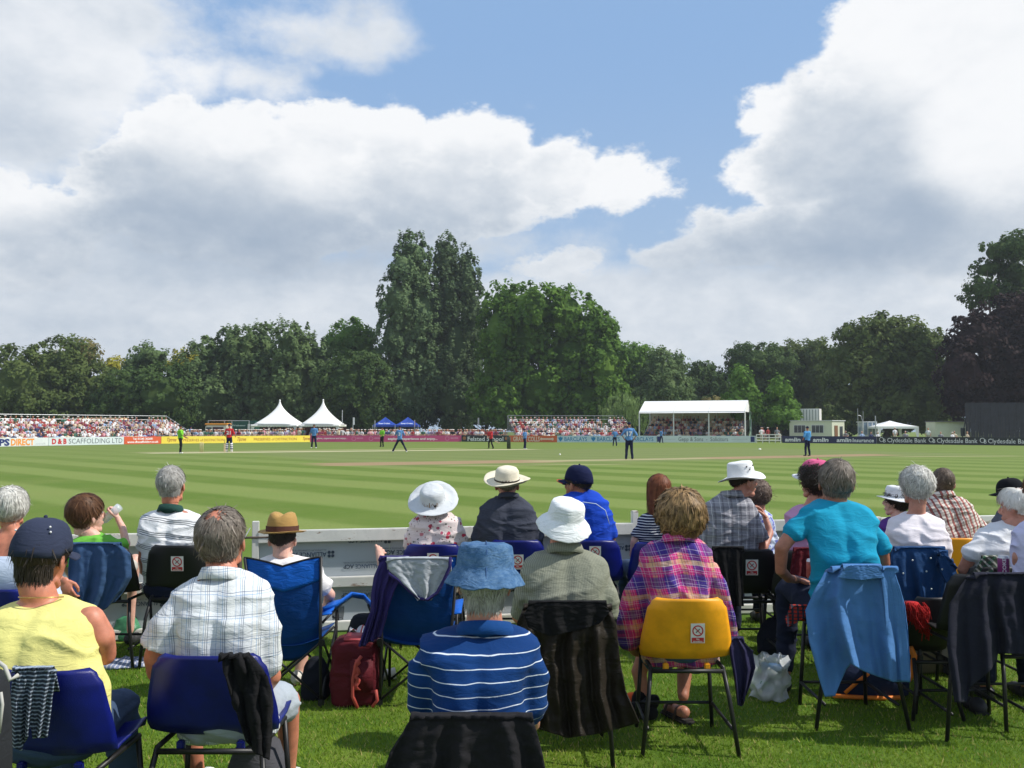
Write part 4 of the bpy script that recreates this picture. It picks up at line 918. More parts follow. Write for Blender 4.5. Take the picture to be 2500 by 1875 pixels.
    pole('pole with a banner strip right of the white tents', 862, 1019, 1060, 122, .05, extra=lambda th, a: MB().box(a + Vector((.1, 0, -.5)), (.22, .03, .95)).build('banner', TENT, th))
    pole('pole with banner left of the black school board', 1167, 1020, 1062, 122, .05, extra=lambda th, a: MB().box(a + Vector((.08, 0, -.5)), (.2, .03, 1.0)).build('banner', mat('dull_banner', (.25, .27, .28), .7), th))
    pole('flag pole at the left blue gazebo', 915, 1026, 1060, 121, .04, extra=lambda th, a: MB().box(a + Vector((.05, 0, -.45)), (.12, .03, .8)).build('flag', mat('flag_grey', (.3, .33, .4), .7), th))
    pole('flag pole at the right blue gazebo', 1012, 1025, 1060, 121, .04, extra=lambda th, a: MB().box(a + Vector((.05, 0, -.45)), (.12, .03, .8)).build('flag', mat('flag_red_grey', (.35, .2, .3), .7), th))
    pole('white pole beside the white gazebo', 2137, 1015, 1064, 103, .06)
    pole('thin mast with a kinked arm left of the glazed hut', 2094, 997, 1064, 106, .03, extra=lambda th, a: MB().tube([a + Vector((0, 0, -.8)), a + Vector((.35, 0, -.85)), a + Vector((.5, 0, -1.4)), a + Vector((.55, 0, -3))], .04, 6).build('arm', GALV, th))
    pole('slim mast right of the kinked mast', 2107, 1003, 1064, 108, .025)
build_structures()
# ------------------------------------------------------------------ people: shared pieces
def skinmat(name, col, red=0.10):
    if name in MC: return MC[name]
    m, nt, b = newmat(name); tc = nt.nodes.new('ShaderNodeTexCoord'); oc = E(nt, tc.outputs['Object'])
    n = noi(nt, oc, 22.0, 5, .65); n2 = noi(nt, oc, 6.0, 2, .5)
    cc = mixc(nt, n.sm(.3, .7), tuple(c * .84 for c in col), tuple(min(1, c * 1.12) for c in col))
    cc = mixc(nt, n2.sm(.45, .7) * .35, cc, (col[0], col[1] * (1 - red * 2.5), col[2] * (1 - red * 3)))
    nt.links.new(cc.so, b.inputs['Base Color']); b.inputs['Roughness'].default_value = .5
    b.inputs['Subsurface Weight'].default_value = 0.12; b.inputs['Subsurface Radius'].default_value = (.02, .007, .004); b.inputs['Subsurface Scale'].default_value = .3
    bp = nt.nodes.new('ShaderNodeBump'); bp.inputs['Strength'].default_value = .2; bp.inputs['Distance'].default_value = .003
    nt.links.new(n.so, bp.inputs['Height']); nt.links.new(bp.outputs[0], b.inputs['Normal']); MC[name] = m; return m
def hairmat(name, c1, c2):
    if name in MC: return MC[name]
    m, nt, b = newmat(name); ge = nt.nodes.new('ShaderNodeNewGeometry'); tc = nt.nodes.new('ShaderNodeTexCoord'); oc = E(nt, tc.outputs['Object'])
    r = E(nt, ge.outputs['Random Per Island']); n = noi(nt, oc, 28.0, 3, .6)
    cc = mixc(nt, r * .6 + n.sm(.3, .7) * .4, c1, c2); nt.links.new(cc.so, b.inputs['Base Color'])
    b.inputs['Roughness'].default_value = .55; b.inputs['Specular IOR Level'].default_value = .28; MC[name] = m; return m
DARKM = mat('eye_dark', (0.015, 0.012, 0.01), .2); EYEW = mat('eye_white', (0.6, 0.58, 0.55), .3)
def make_head():
    q = MB()
    q.ell((0, -.012, .030), (.076, .098, .088), None, 20, 14); q.ell((0, .030, -.035), (.060, .060, .080), None, 16, 10); q.ell((0, .012, -.02), (.070, .078, .070), None, 16, 10)
    q.ell((0, .062, -.098), (.030, .024, .022), None, 12, 8); q.tube([(-.05, .0, -.075), (-.028, .055, -.098), (0, .066, -.102), (.028, .055, -.098), (.05, .0, -.075)], [.016, .018, .02, .018, .016], 8)
    q.tube([(0, .082, .018), (0, .104, -.018), (0, .106, -.030)], [.009, .013, .014], 8); q.ell((.010, .096, -.034), (.009, .010, .008)); q.ell((-.010, .096, -.034), (.009, .010, .008))
    q.tube([(-.045, .070, .022), (-.02, .084, .028), (0, .083, .024), (.02, .084, .028), (.045, .070, .022)], [.010, .012, .011, .012, .010], 8)
    q.ell((.038, .064, -.022), (.018, .014, .016)); q.ell((-.038, .064, -.022), (.018, .014, .016)); q.ell((0, .086, -.062), (.026, .012, .006)); q.ell((0, .084, -.072), (.022, .012, .007))
    for s in (-1, 1):
        R = Matrix.Rotation(s * .35, 3, 'Z') @ Matrix.Rotation(-.15, 3, 'X'); q.ell((s * .080, -.006, -.012), (.007, .020, .033), R, 12, 8); q.ell((s * .083, -.012, -.010), (.008, .010, .026), R, 10, 6)
    q.tube([(0, -.02, -.03), (0, -.03, -.11)], [.056, .052], 14)
    return blob(q, .0055, 3)
HEAD_ME = make_head(); HEAD_P = mesh_parts(HEAD_ME)
def make_hand(curl):
    q = MB(); q.ell((0, .045, 0), (.038, .048, .016), None, 14, 8); q.ell((0, .010, 0), (.028, .03, .018), None, 12, 8)
    for i, (x, L) in enumerate(((-.029, .062), (-.010, .072), (.010, .068), (.028, .052))):
        p = Vector((x, .083, 0)); pts = [Vector((x * .8, .055, 0)), p]; a = 0
        for k, f in enumerate((.45, .32, .26)):
            a += curl * (.75 if k == 0 else 1.0); p = p + Vector((x * .25 * L / .07 * f, math.cos(a) * L * f, -math.sin(a) * L * f)); pts.append(p)
        q.limb(pts, [.010, .0098, .0090, .0082, .0072], 8)
    q.limb([(-.026, .02, -.004), (-.050, .045, -.012), (-.055, .072, -.022), (-.046, .092, -.032)], [.013, .012, .0105, .0085], 8)
    return blob(q, .0038, 2)
HANDS = {'curl': mesh_parts(make_hand(.55)), 'flat': mesh_parts(make_hand(.18)), 'grip': mesh_parts(make_hand(.95))}
def hand_part(p, direction, palm, kind='curl', right=True, s=1.0):
    y = Vector(direction).normalized(); z = -Vector(palm); z = (z - y * z.dot(y)).normalized(); x = y.cross(z)
    if not right: x = -x
    M = Matrix.Translation(p) @ Matrix((x, y, z)).transposed().to_4x4() @ Matrix.Diagonal((s, s, s, 1))
    v, f, m = HANDS[kind]; fs = f if right else [tuple(reversed(q)) for q in f]
    return ([M @ c for c in v], fs, 0)

def crease(seed, amp=.006, sx=5.0, sz=13.0, w=1.0, vert=0.0):
    """real folds: ridged noise pulled out along the cloth"""
    off = Vector((seed * 3.7, seed * 1.9, seed * 5.3))
    def f(co, no):
        p = Vector((co.x * sx, co.y * sx, co.z * sz)) + off; wp = noise.noise_vector(p * .45) * w
        a = 1 - abs(noise.noise(p + wp)) * 2.2
        b = noise.noise(Vector((co.x * 22, co.y * 10, co.z * 6)) + off) if vert else 0
        c = noise.noise(Vector((co.x * 3, co.y * 3, co.z * 3)) + off)
        p2 = Vector((co.x * sx * 2.1 + co.z * 3, co.y * sx * 2, co.z * sz * 1.9)) + off * 2; a2 = 1 - abs(noise.noise(p2 + wp)) * 2.4
        return max(-.013, amp * 1.45 * (a * a * (1 if a > 0 else -.3) * 1.3 - .5 + c * .8) + amp * .32 * (a2 * abs(a2) - .3) + vert * b)
    return f
def ring(c, hw, th, n=28, e=2.6, lean=0.0, spine=0.0):
    out = []
    for k in range(n):
        an = 2 * math.pi * k / n; ca, sa = math.cos(an), math.sin(an); r = 1 / ((abs(ca) ** e + abs(sa) ** e) ** (1 / e))
        x, y = ca * r * hw, sa * r * th
        if spine and sa < 0: y += spine * math.exp(-(x / .03) ** 2)
        out.append(c + Vector((x, y, y * lean)))
    return out
HEADS = {}
def hair_style(M, s, style, m1, parent, seed=0, n=1500, vol=0.0, length=.035, name='hair', thick=.0022):
    """a shell over the scalp with separate locks lying on it"""
    rs = random.Random(seed); q = MB(); C = Vector((0, -.012, .030)); R0 = Vector((.077, .099, .089))
    def allowed(d, loose=0.0):
        az = math.atan2(d.x, d.y); side = abs(az)
        if style == 'bald' or style == 'fringe':
            k = Vector((0, -.30, .95)).normalized(); a = d.angle(k)
            if a < (.50 if style == 'bald' else .85) * (1 if not loose else rs.uniform(.2, 1.1)) + .10 * noise.noise(d * 4): return False
        lim = .30 if side < .9 else (.30 - (side - .9) * .85 if side < 1.5 else (-.18 - (side - 1.5) * .32))
        if style in ('bob', 'curly', 'long', 'shaggy'): lim = .30 if side < .7 else (.1 - (side - .7) * .9)
        if style in ('capped', 'cappedlong'): lim = min(lim, -.2)
        if style in ('capped', 'cappedlong') and d.z > .25: return False
        return d.z > max(lim, {'short': -.66, 'bald': -.66, 'fringe': -.66, 'capped': -.72, 'cappedlong': -.93, 'shaggy': -.80, 'bob': -.95, 'curly': -.95, 'long': -.9}[style]) - loose
    def surf(d, lift=0.0):
        v = vol * (1 + (.35 * noise.noise(d * 5 + Vector((seed, 0, 0))) if style in ('bob', 'curly', 'shaggy') else .15 * noise.noise(d * 3)))
        if style in ('bald', 'fringe'): v *= min(1, max(0, (d.angle(Vector((0, -.30, .95))) - .5) * 2.5))
        if style in ('bob', 'curly'): v *= (1.0 + .7 * max(0, -d.z) + .3 * abs(d.x))
        return C + Vector((d.x * (R0.x + v + lift), d.y * (R0.y + v + lift), d.z * (R0.z + v * .9 + lift)))
    nu, nv = 40, 26; idx = {}; vs = []
    def vid(i, j):
        i %= nu
        if (i, j) not in idx:
            th = math.pi * j / nv; ph = 2 * math.pi * i / nu; d = Vector((math.sin(th) * math.cos(ph), math.sin(th) * math.sin(ph), math.cos(th)))
            idx[(i, j)] = len(vs); vs.append(M @ surf(d, .0025 + .0015 * rs.random()))
        return idx[(i, j)]
    fs = []
    for j in range(nv):
        for i in range(nu):
            th = math.pi * (j + .5) / nv; ph = 2 * math.pi * (i + .5) / nu
            if allowed(Vector((math.sin(th) * math.cos(ph), math.sin(th) * math.sin(ph), math.cos(th)))): fs.append((vid(i, j), vid(i, j + 1), vid(i + 1, j + 1), vid(i + 1, j)))
    q.add(vs, fs)
    if style == 'long':
        rr = []
        for k in range(9):
            t = k / 8; rr.append([M @ Vector(((.104 + .006 * math.sin(t * 3)) * math.cos(a) * (1 - .10 * t), -.030 - .050 * t + .072 * math.sin(a) * (1 - .4 * t), .03 - length * t)) for a in [2 * math.pi * z / 20 for z in range(20)]])
        q.rings(rr)
    nape = {'cappedlong': .105, 'short': .072, 'bald': .066, 'shaggy': .078, 'fringe': .07}.get(style, 0)
    def npt(a, t, out=0.0): return M @ Vector((math.sin(a) * (.0735 - .012 * t + out), -.012 - math.cos(a) * (.088 + vol * .5 + out - .026 * t), .012 - t * nape - .010 * math.sin(a) ** 2 * t))
    if nape:
        A0 = 1.30; q.grid([[npt(-A0 + 2 * A0 * k / 22 * (1) , t * (1 - .35 * abs(-1 + 2 * k / 22) ** 3), .001) for k in range(23)] for t in [j / 7 for j in range(8)]])
        for k in range(n // 4):
            a = rs.uniform(-A0, A0); t0 = rs.random() * .6; L_ = rs.uniform(.25, .6); da = rs.gauss(0, .06); o_ = rs.uniform(.001, .007); mx_ = 1.06 * (1 - .35 * abs(a / A0) ** 3)
            pts = [npt(a + da * j / 3, min(mx_ + .1 * rs.random(), t0 + L_ * j / 3), o_ + (.006 * (j == 3) * rs.random())) for j in range(4)]; sd = (npt(a + .02, t0) - npt(a - .02, t0)).normalized() * thick * s; vs = []
            for j, p in enumerate(pts): w_ = 1 - .7 * (j / 3) ** 2; vs += [p - sd * w_, p + sd * w_]
            q.add(vs, [(2*j, 2*j+1, 2*j+3, 2*j+2) for j in range(3)])
    whorl = Vector((0.12, -.42, .9)).normalized(); made = 0; tries = 0
    while made < n and tries < n * 8:
        tries += 1
        d = Vector((rs.gauss(0, 1), rs.gauss(0, 1), rs.gauss(0, 1))).normalized()
        if not allowed(d, .001): continue
        if d.y > .5 and rs.random() < .5: continue
        made += 1; L = length * (.6 + .7 * rs.random()) if style != 'long' else .05
        flow = (d - whorl * d.dot(whorl)); flow = flow + Vector((0, 0, -.5 if style != 'curly' else -.2)) + Vector((rs.gauss(0, .22), rs.gauss(0, .22), rs.gauss(0, .22))) * (2.2 if style in ('curly', 'shaggy') else 1)
        fly = .0030 * rs.random() if rs.random() < .04 else 0.0
        pts = []; dd = d.copy(); lift = .002 + rs.random() * .006 * (1.8 if style in ('bob', 'curly', 'shaggy') else .8)
        K = 4 if style != 'curly' else 6; curl = rs.random() * 6
        if style == 'long' and d.z < .35:
            # hanging locks
            p = surf(dd, lift); ex = .24 * (.7 + .4 * rs.random()) if d.y < .2 else .12
            for k in range(6):
                t = k / 5; pts.append(M @ (p + Vector((p.x * .05 * t + .004 * math.sin(t * 5 + curl), -.020 * t, -ex * t))))
        else:
            for k in range(K):
                pts.append(M @ (surf(dd, lift + fly * k * k + (.012 * abs(math.sin(curl + k * 1.3)) if style == 'curly' else 0) + (.0055 * k * k * rs.random() * .3 if style == 'shaggy' else 0))))
                fl = flow - dd * flow.dot(dd)
                if fl.length < 1e-4: break
                fl.normalize()
                if style == 'curly': fl = (fl + dd.cross(fl) * math.sin(curl + k * 1.6) * 1.2).normalized()
                dd = (dd + fl * (L / K / .085)).normalized()
        if len(pts) < 3: continue
        cen = M @ C; w = thick * s * (.6 + .8 * rs.random()); vs = []
        for k, p in enumerate(pts):
            t = (pts[min(k + 1, len(pts) - 1)] - pts[max(k - 1, 0)]); sd = t.cross(p - cen)
            if sd.length < 1e-8: sd = Vector((1, 0, 0))
            sd = sd.normalized() * w * (1 - .75 * (k / (len(pts) - 1)) ** 2); vs += [p - sd, p + sd]
        q.add(vs, [(2*k, 2*k+1, 2*k+3, 2*k+2) for k in range(len(pts) - 1)])
    me = q.mesh(name, base_of(parent)); me.materials.append(m1); me.polygons.foreach_set('use_smooth', [True] * len(me.polygons)); me.update()
    return obj(name, me, parent)

def head_matrix(c, s, yaw=0, pitch=0, roll=0):
    return Matrix.Translation(c) @ Matrix.Rotation(math.radians(yaw), 4, 'Z') @ Matrix.Rotation(math.radians(roll), 4, 'Y') @ Matrix.Rotation(math.radians(pitch), 4, 'X') @ Matrix.Diagonal((s, s, s, 1))
def collar(parent, c, r, h, m, tilt=-.25, name='collar', gap=0.5):
    """turned-down collar round the back of the neck"""
    q = MB(); rows = []
    prof = [(r * .92, -.02), (r * .93, h * .6), (r * .98, h), (r * 1.06, h * .98), (r * 1.20, h * .4), (r * 1.32, -.006)]
    for (rad, z) in prof:
        rows.append([c + Vector((math.cos(a) * rad * 1.08, math.sin(a) * rad, z + tilt * math.sin(a) * rad)) for a in [math.radians(-90 - 140 + 280 * k / 30) for k in range(31)]])
    q.grid(rows); return q.build(name, m, parent, True, solid=.003)
def band(parent, pts, r, m, name): q = MB(); q.tube(pts, r, 6); return q.build(name, m, parent, True)

def person(label, d, torso, head, arms=(), legs=None, shirt=None, skin=None, trousers=None, hair=None, seat=0.46, sleeve=None, shoe=None, fold=None, legdir=0.0, group=None, neckw=.056, sink=.028):
    """torso: rows (y, xl, xr, depth offset, half thickness); head: (x, y, width px, depth offset, yaw, pitch, roll); arms: dict(pts=[(x,y,doff,r)..], cut=index, hand=...)"""
    X = (torso[-1][1] + torso[-1][2]) / 2; base = P(X, YH, d); base.z = 0
    th = thing('person', label, 'person', base, group)
    y0_, y1_ = torso[2][0], torso[-1][0]
    def R(row, grow):
        y, xl, xr, do, tk = row[:5]; do += max(0, (y - y0_) / (y1_ - y0_)) ** 1.0 * .075; tk *= .95 if y > y0_ else 1; c = P((xl + xr) / 2, y, d + do); hw = (xr - xl) / 2 * (d + do) / F
        return ring(c, max(.02, hw + grow), max(.02, tk + grow), lean=.12, spine=.016 if grow > -.005 else .01)
    hx, hy, hw, hdo = head[:4]; hs = hw * (d + hdo) / F / .161; yaw, pit, rol = (list(head[4:]) + [0, 0, 0])[:3]
    hc = P(hx, hy, d + hdo); HM = head_matrix(hc, hs, yaw, pit, rol)
    top = torso[0]; nb = P((top[1] + top[2]) / 2, top[0], d + top[3]) + Vector((0, 0, -.02))
    # body
    q = MB(); q.rings([R(r, -sink) for r in torso]); hb = HM @ Vector((0, -.028, -.085))
    q.limb([nb + Vector((0, .012, -.01)), nb.lerp(hb, .5), hb], [neckw * .93, neckw, neckw * .95], 14)
    last = torso[-1]; hip = P((last[1] + last[2]) / 2, last[0], d + last[3]); hip.z = max(seat + .10, min(hip.z, seat + .22)); hpw = .105
    body_arm = []; hands = []
    for a in arms:
        pts = [P(x, y, d + do) for x, y, do, r in a['pts']]; rs_ = [p[3] for p in a['pts']]
        q.limb([(pts[0] if a.get('cut', 1) < 0 else pts[0].lerp(Vector((nb.x, nb.y, pts[0].z)), .14) + Vector((0, 0, -.022)))] + pts[1:], [r * (.86 if i or a.get('cut', 1) < 0 else .66) for i, r in enumerate(rs_)], 12); body_arm.append((pts, rs_, a))
        if a.get('hand'):
            kind, right = a['hand'][:2]; dirn = (pts[-1] - pts[-2]).normalized() if len(a['hand']) < 3 or a['hand'][2] is None else Vector(a['hand'][2]); palm = Vector(a['hand'][3]) if len(a['hand']) > 3 else Vector((0, 0, -1))
            hands.append(hand_part(pts[-1] - dirn * .01, dirn, palm, kind, right, a.get('hs', 1.0)))
    LG = []
    if legs is None:
        for s in (-1, 1):
            kn = hip + Vector((s * .12 + legdir * .3, .40, -.05)); kn.z = seat + .07; an = Vector((kn.x + s * .01, kn.y + .04, .09)); LG.append(([hip + Vector((s * hpw, .02, -.03)), kn, an], [.095, .068, .046], 2))
    else:
        for L in legs: LG.append(([P(x, y, d + do) for x, y, do, r in L['pts']], [p[3] for p in L['pts']], L.get('cut', len(L['pts']) - 1)))
    q.ell(hip + Vector((0, .02, -.03)), (.17, .13, .11), None, 16, 10)
    for pts, rs_, cut in LG: q.limb(pts, [r * .88 for r in rs_], 12)
    bm = blob(q, .012, 4, off=base); parts = [mesh_parts(bm)]
    v, f, _ = HEAD_P; T = Matrix.Translation(-base); parts.append(([T @ (HM @ c) for c in v], f, 0)); bpy.data.meshes.remove(bm)
    parts += [([c - base for c in hv], hf, 0) for hv, hf, _ in hands]
    for s in (-1, 1):
        e = MB(); e.ell((s * .030, .074, .002), (.012, .010, .008), None, 10, 6); parts.append(([T @ (HM @ Vector(c)) for c in e.v], e.f, 1))
        e = MB(); e.ell((s * .030, .081, .002), (.006, .005, .006), None, 8, 5); parts.append(([T @ (HM @ Vector(c)) for c in e.v], e.f, 2))
        e = MB(); e.tube([(s * .048, .070, .020), (s * .03, .082, .026), (s * .012, .084, .022)], [.002, .0035, .003], 5); parts.append(([T @ (HM @ Vector(c)) for c in e.v], e.f, 2))
    obj('body', join_np('body', parts, [skin, EYEW, DARKM]), th)
    # shirt
    if shirt:
        q = MB(); q.rings([R(r, 0) for r in torso])
        for pts, rs_, a in body_arm:
            cut = a.get('cut', 1)
            if cut < 0: continue
            k = int(cut); p2 = pts[:k + 1]; r2 = list(rs_[:k + 1])
            if cut > k: p2.append(pts[k].lerp(pts[k + 1], cut - k)); r2.append(rs_[k] + (rs_[k + 1] - rs_[k]) * (cut - k))
            flare = a.get('flare', 1.16); r2 = [r * ((.93 if i == 0 else 1.10) + (flare - 1.10) * i / max(1, len(r2) - 1)) for i, r in enumerate(r2)]; p2[0] = p2[0].lerp(Vector(((nb.x * .8 + hip.x * .2), nb.y, p2[0].z)), .09) + Vector((0, 0, -.008))
            q.tube([p2[0]] + p2, [r2[0] * .6] + r2, 14) if False else q.tube(p2, r2, 16)
            for p, r in list(zip(p2, r2))[:-1]: q.ell(p, r * .99, None, 14, 8)
        me = blob(q, .0105, 3, fold or crease(len(BASE) * 1.3), off=base, mat=shirt, name='shirt'); obj('shirt', me, th)
    if trousers:
        q = MB(); q.ell(hip + Vector((0, .02, -.03)), (.18, .145, .12), None, 16, 10)
        for pts, rs_, cut in LG:
            k = int(cut); p2 = pts[:k + 1]; r2 = list(rs_[:k + 1])
            if cut > k: p2.append(pts[k].lerp(pts[k + 1], cut - k)); r2.append(rs_[k] + (rs_[k + 1] - rs_[k]) * (cut - k) * .3)
            q.limb(p2[:-1] or p2, [r * 1.12 for r in (r2[:-1] or r2)], 12); q.tube(p2, [r * 1.14 for r in r2], 12)
        obj('trousers', blob(q, .014, 3, crease(len(BASE) * 2.1, .005), off=base, mat=trousers, name='trousers'), th)
    sm_ = shoe or mat('shoe_dark', (0.03, 0.03, 0.035), .6)
    for pts, rs_, cut in LG:
        if sm_ == 'none': break
        an = pts[-1]; dr = Vector((0, 1, 0)); q = MB(); z = .035
        q.ell(Vector((an.x, an.y - .01, z + .015)), (.042, .06, .045), None, 12, 8); q.tube([Vector((an.x, an.y, z)), Vector((an.x, an.y + .16, z - .004))], [.042, .038], 10); q.ell(Vector((an.x, an.y + .16, z - .004)), (.042, .05, .032), None, 12, 8)
        q.build('shoe', sm_, th, True)
    if hair: hair_style(HM, hs, parent=th, **hair)
    HEADS[th] = (HM, hs, hc, nb)
    return th
def seated_hat(parent, HM, prof, m, name='hat', label=None, rx=1.0, ry=1.15, noisea=.004, seed=0, band_m=None, bandz=None, n=44, wave=0.0, tf=None):
    """hat lathed round the head; prof rows (radius, height) in head space, brim first"""
    q = MB(); rows = []
    for i, (r, z) in enumerate(prof):
        rr = []
        for k in range(n):
            a = 2 * math.pi * k / n; v = Vector((r * math.cos(a) * rx, r * math.sin(a) * ry - .012, z))
            v.z += wave * math.sin(2 * a + seed) * max(0, r - .09) / .06; v += noise.noise_vector(v * 28 + Vector((seed, 0, 0))) * noisea
            if tf: v = tf(v)
            rr.append(HM @ v)
        rows.append(rr)
    q.rings(rows, False); kk = len(q.v); q.add([HM @ (tf(Vector((0, -.012, prof[-1][1] + .002))) if tf else Vector((0, -.012, prof[-1][1] + .002)))], []); L = (len(rows) - 1) * n
    q.f += [(kk, L + i, L + (i + 1) % n) for i in range(n)]; q.m += [0] * n
    o = q.build(name, m, parent, True, solid=.003)
    if label: o['label'] = label
    if band_m:
        b = MB(); rr = []
        for (r, z) in bandz: rr.append([HM @ (tf(Vector((r * math.cos(a) * rx, r * math.sin(a) * ry - .012, z))) if tf else Vector((r * math.cos(a) * rx, r * math.sin(a) * ry - .012, z))) for a in [2 * math.pi * k / n for k in range(n)]])
        b.rings(rr, False); b.build('hat_band', band_m, o, True)
    return o
def cap(parent, HM, m, peak_m=None, label=None, peak=True):
    q = MB(); rows = []; n = 36
    for j in range(9):
        t = j / 8; rr = []
        for k in range(n):
            a = 2 * math.pi * k / n; r = math.cos(t * math.pi / 2 * .985) ** .62; zz = .030 + math.sin(t * math.pi / 2) * .105
            v = Vector((.084 * r * math.cos(a), .108 * r * math.sin(a) - .012, zz - (.018 * (1 - t) if math.sin(a) < 0 else 0))); v += noise.noise_vector(v * 25) * .002
            rr.append(HM @ v)
        rows.append(rr)
    q.rings(rows, False); o = q.build('cap', m, parent, True, solid=.003)
    if label: o['label'] = label
    q = MB(); q.ell(HM @ Vector((0, -.012, .137)), .008, None, 8, 6); q.build('button', m, o, True)
    if peak:
        q = MB(); rows = []
        for j in range(6):
            t = j / 5; rows.append([HM @ Vector((math.sin(a) * (.080 + .004 * t), .085 * math.cos(a) + t * .075 * math.cos(a) ** .6 * 1.0 - .005, .034 - .012 * t - .022 * math.sin(a) ** 2)) for a in [(-1.25 + 2.5 * k / 20) for k in range(21)]])
        q.grid(rows); q.build('peak', peak_m or m, o, True, solid=.003)
    return o

# ------------------------------------------------------------------ chairs, draped clothes
BLACKT = mat('black_steel_tube', (0.012, 0.012, 0.013), .45, .2, 10)
PLB = mat('blue_polyprop', (0.003, 0.007, 0.135), .34, .22, 9, .25, 300); PLY = mat('yellow_polyprop', (0.82, 0.35, 0.010), .42, .13, 9, .25, 300); PLK = mat('black_polyprop', (0.008, 0.008, 0.009), .5, .1, 3); PLO = mat('orange_polyprop', (0.85, 0.33, 0.012), .45, .05, 3)
def sticker(th, o, R, U, N):
    """no smoking notice: o centre, R half width, U half height"""
    wm = mat('sticker_white', (0.72, 0.70, 0.66), .45, .04); rm = mat('sticker_red', (0.50, 0.025, 0.03), .45, .04); km = mat('sticker_black', (.02, .02, .02), .5)
    q = MB(); q.grid([[o - R - U, o + R - U], [o - R + U, o + R + U]]); s = q.build('sticker', wm, th, solid=.001); e = N * .0015
    c = o + U * .26 + e; k = 22; r1, r2 = R.length * .80, R.length * .62; ux, uz = R.normalized(), U.normalized()
    q = MB(); vs = [c + (ux * math.cos(6.2832 * i / k) + uz * math.sin(6.2832 * i / k)) * r for r in (r1, r2) for i in range(k)]; q.add(vs, [(i, (i + 1) % k, k + (i + 1) % k, k + i) for i in range(k)]); q.build('ban_ring', rm, s)
    a = (-ux + uz) / 1.4142 * r2 * 1.05; w = (ux + uz) / 1.4142 * r2 * .11; q = MB(); q.add([c + a - w + e * .4, c - a - w + e * .4, c - a + w + e * .4, c + a + w + e * .4], [(0, 1, 2, 3)]); q.build('ban_bar', rm, s)
    a = (ux + uz) / 1.4142 * r2 * .62; w = (-ux + uz) / 1.4142 * r2 * .10; q = MB(); q.add([c - a - w, c + a - w, c + a + w, c - a + w], [(0, 1, 2, 3)]); q.build('cigarette', km, s)
    c = o - U * .68 + e; q = MB(); q.add([c - R * .86 - U * .24, c + R * .86 - U * .24, c + R * .86 + U * .24, c - R * .86 + U * .24], [(0, 1, 2, 3)]); q.build('red_band', rm, s)
    lettering('No', c - R * .22 + U * .03 + e * .6, R * .44, U * .15, wm, s, bold=.03); lettering('smoking', c - R * .66 - U * .19 + e * .6, R * 1.32, U * .15, wm, s, bold=.03)
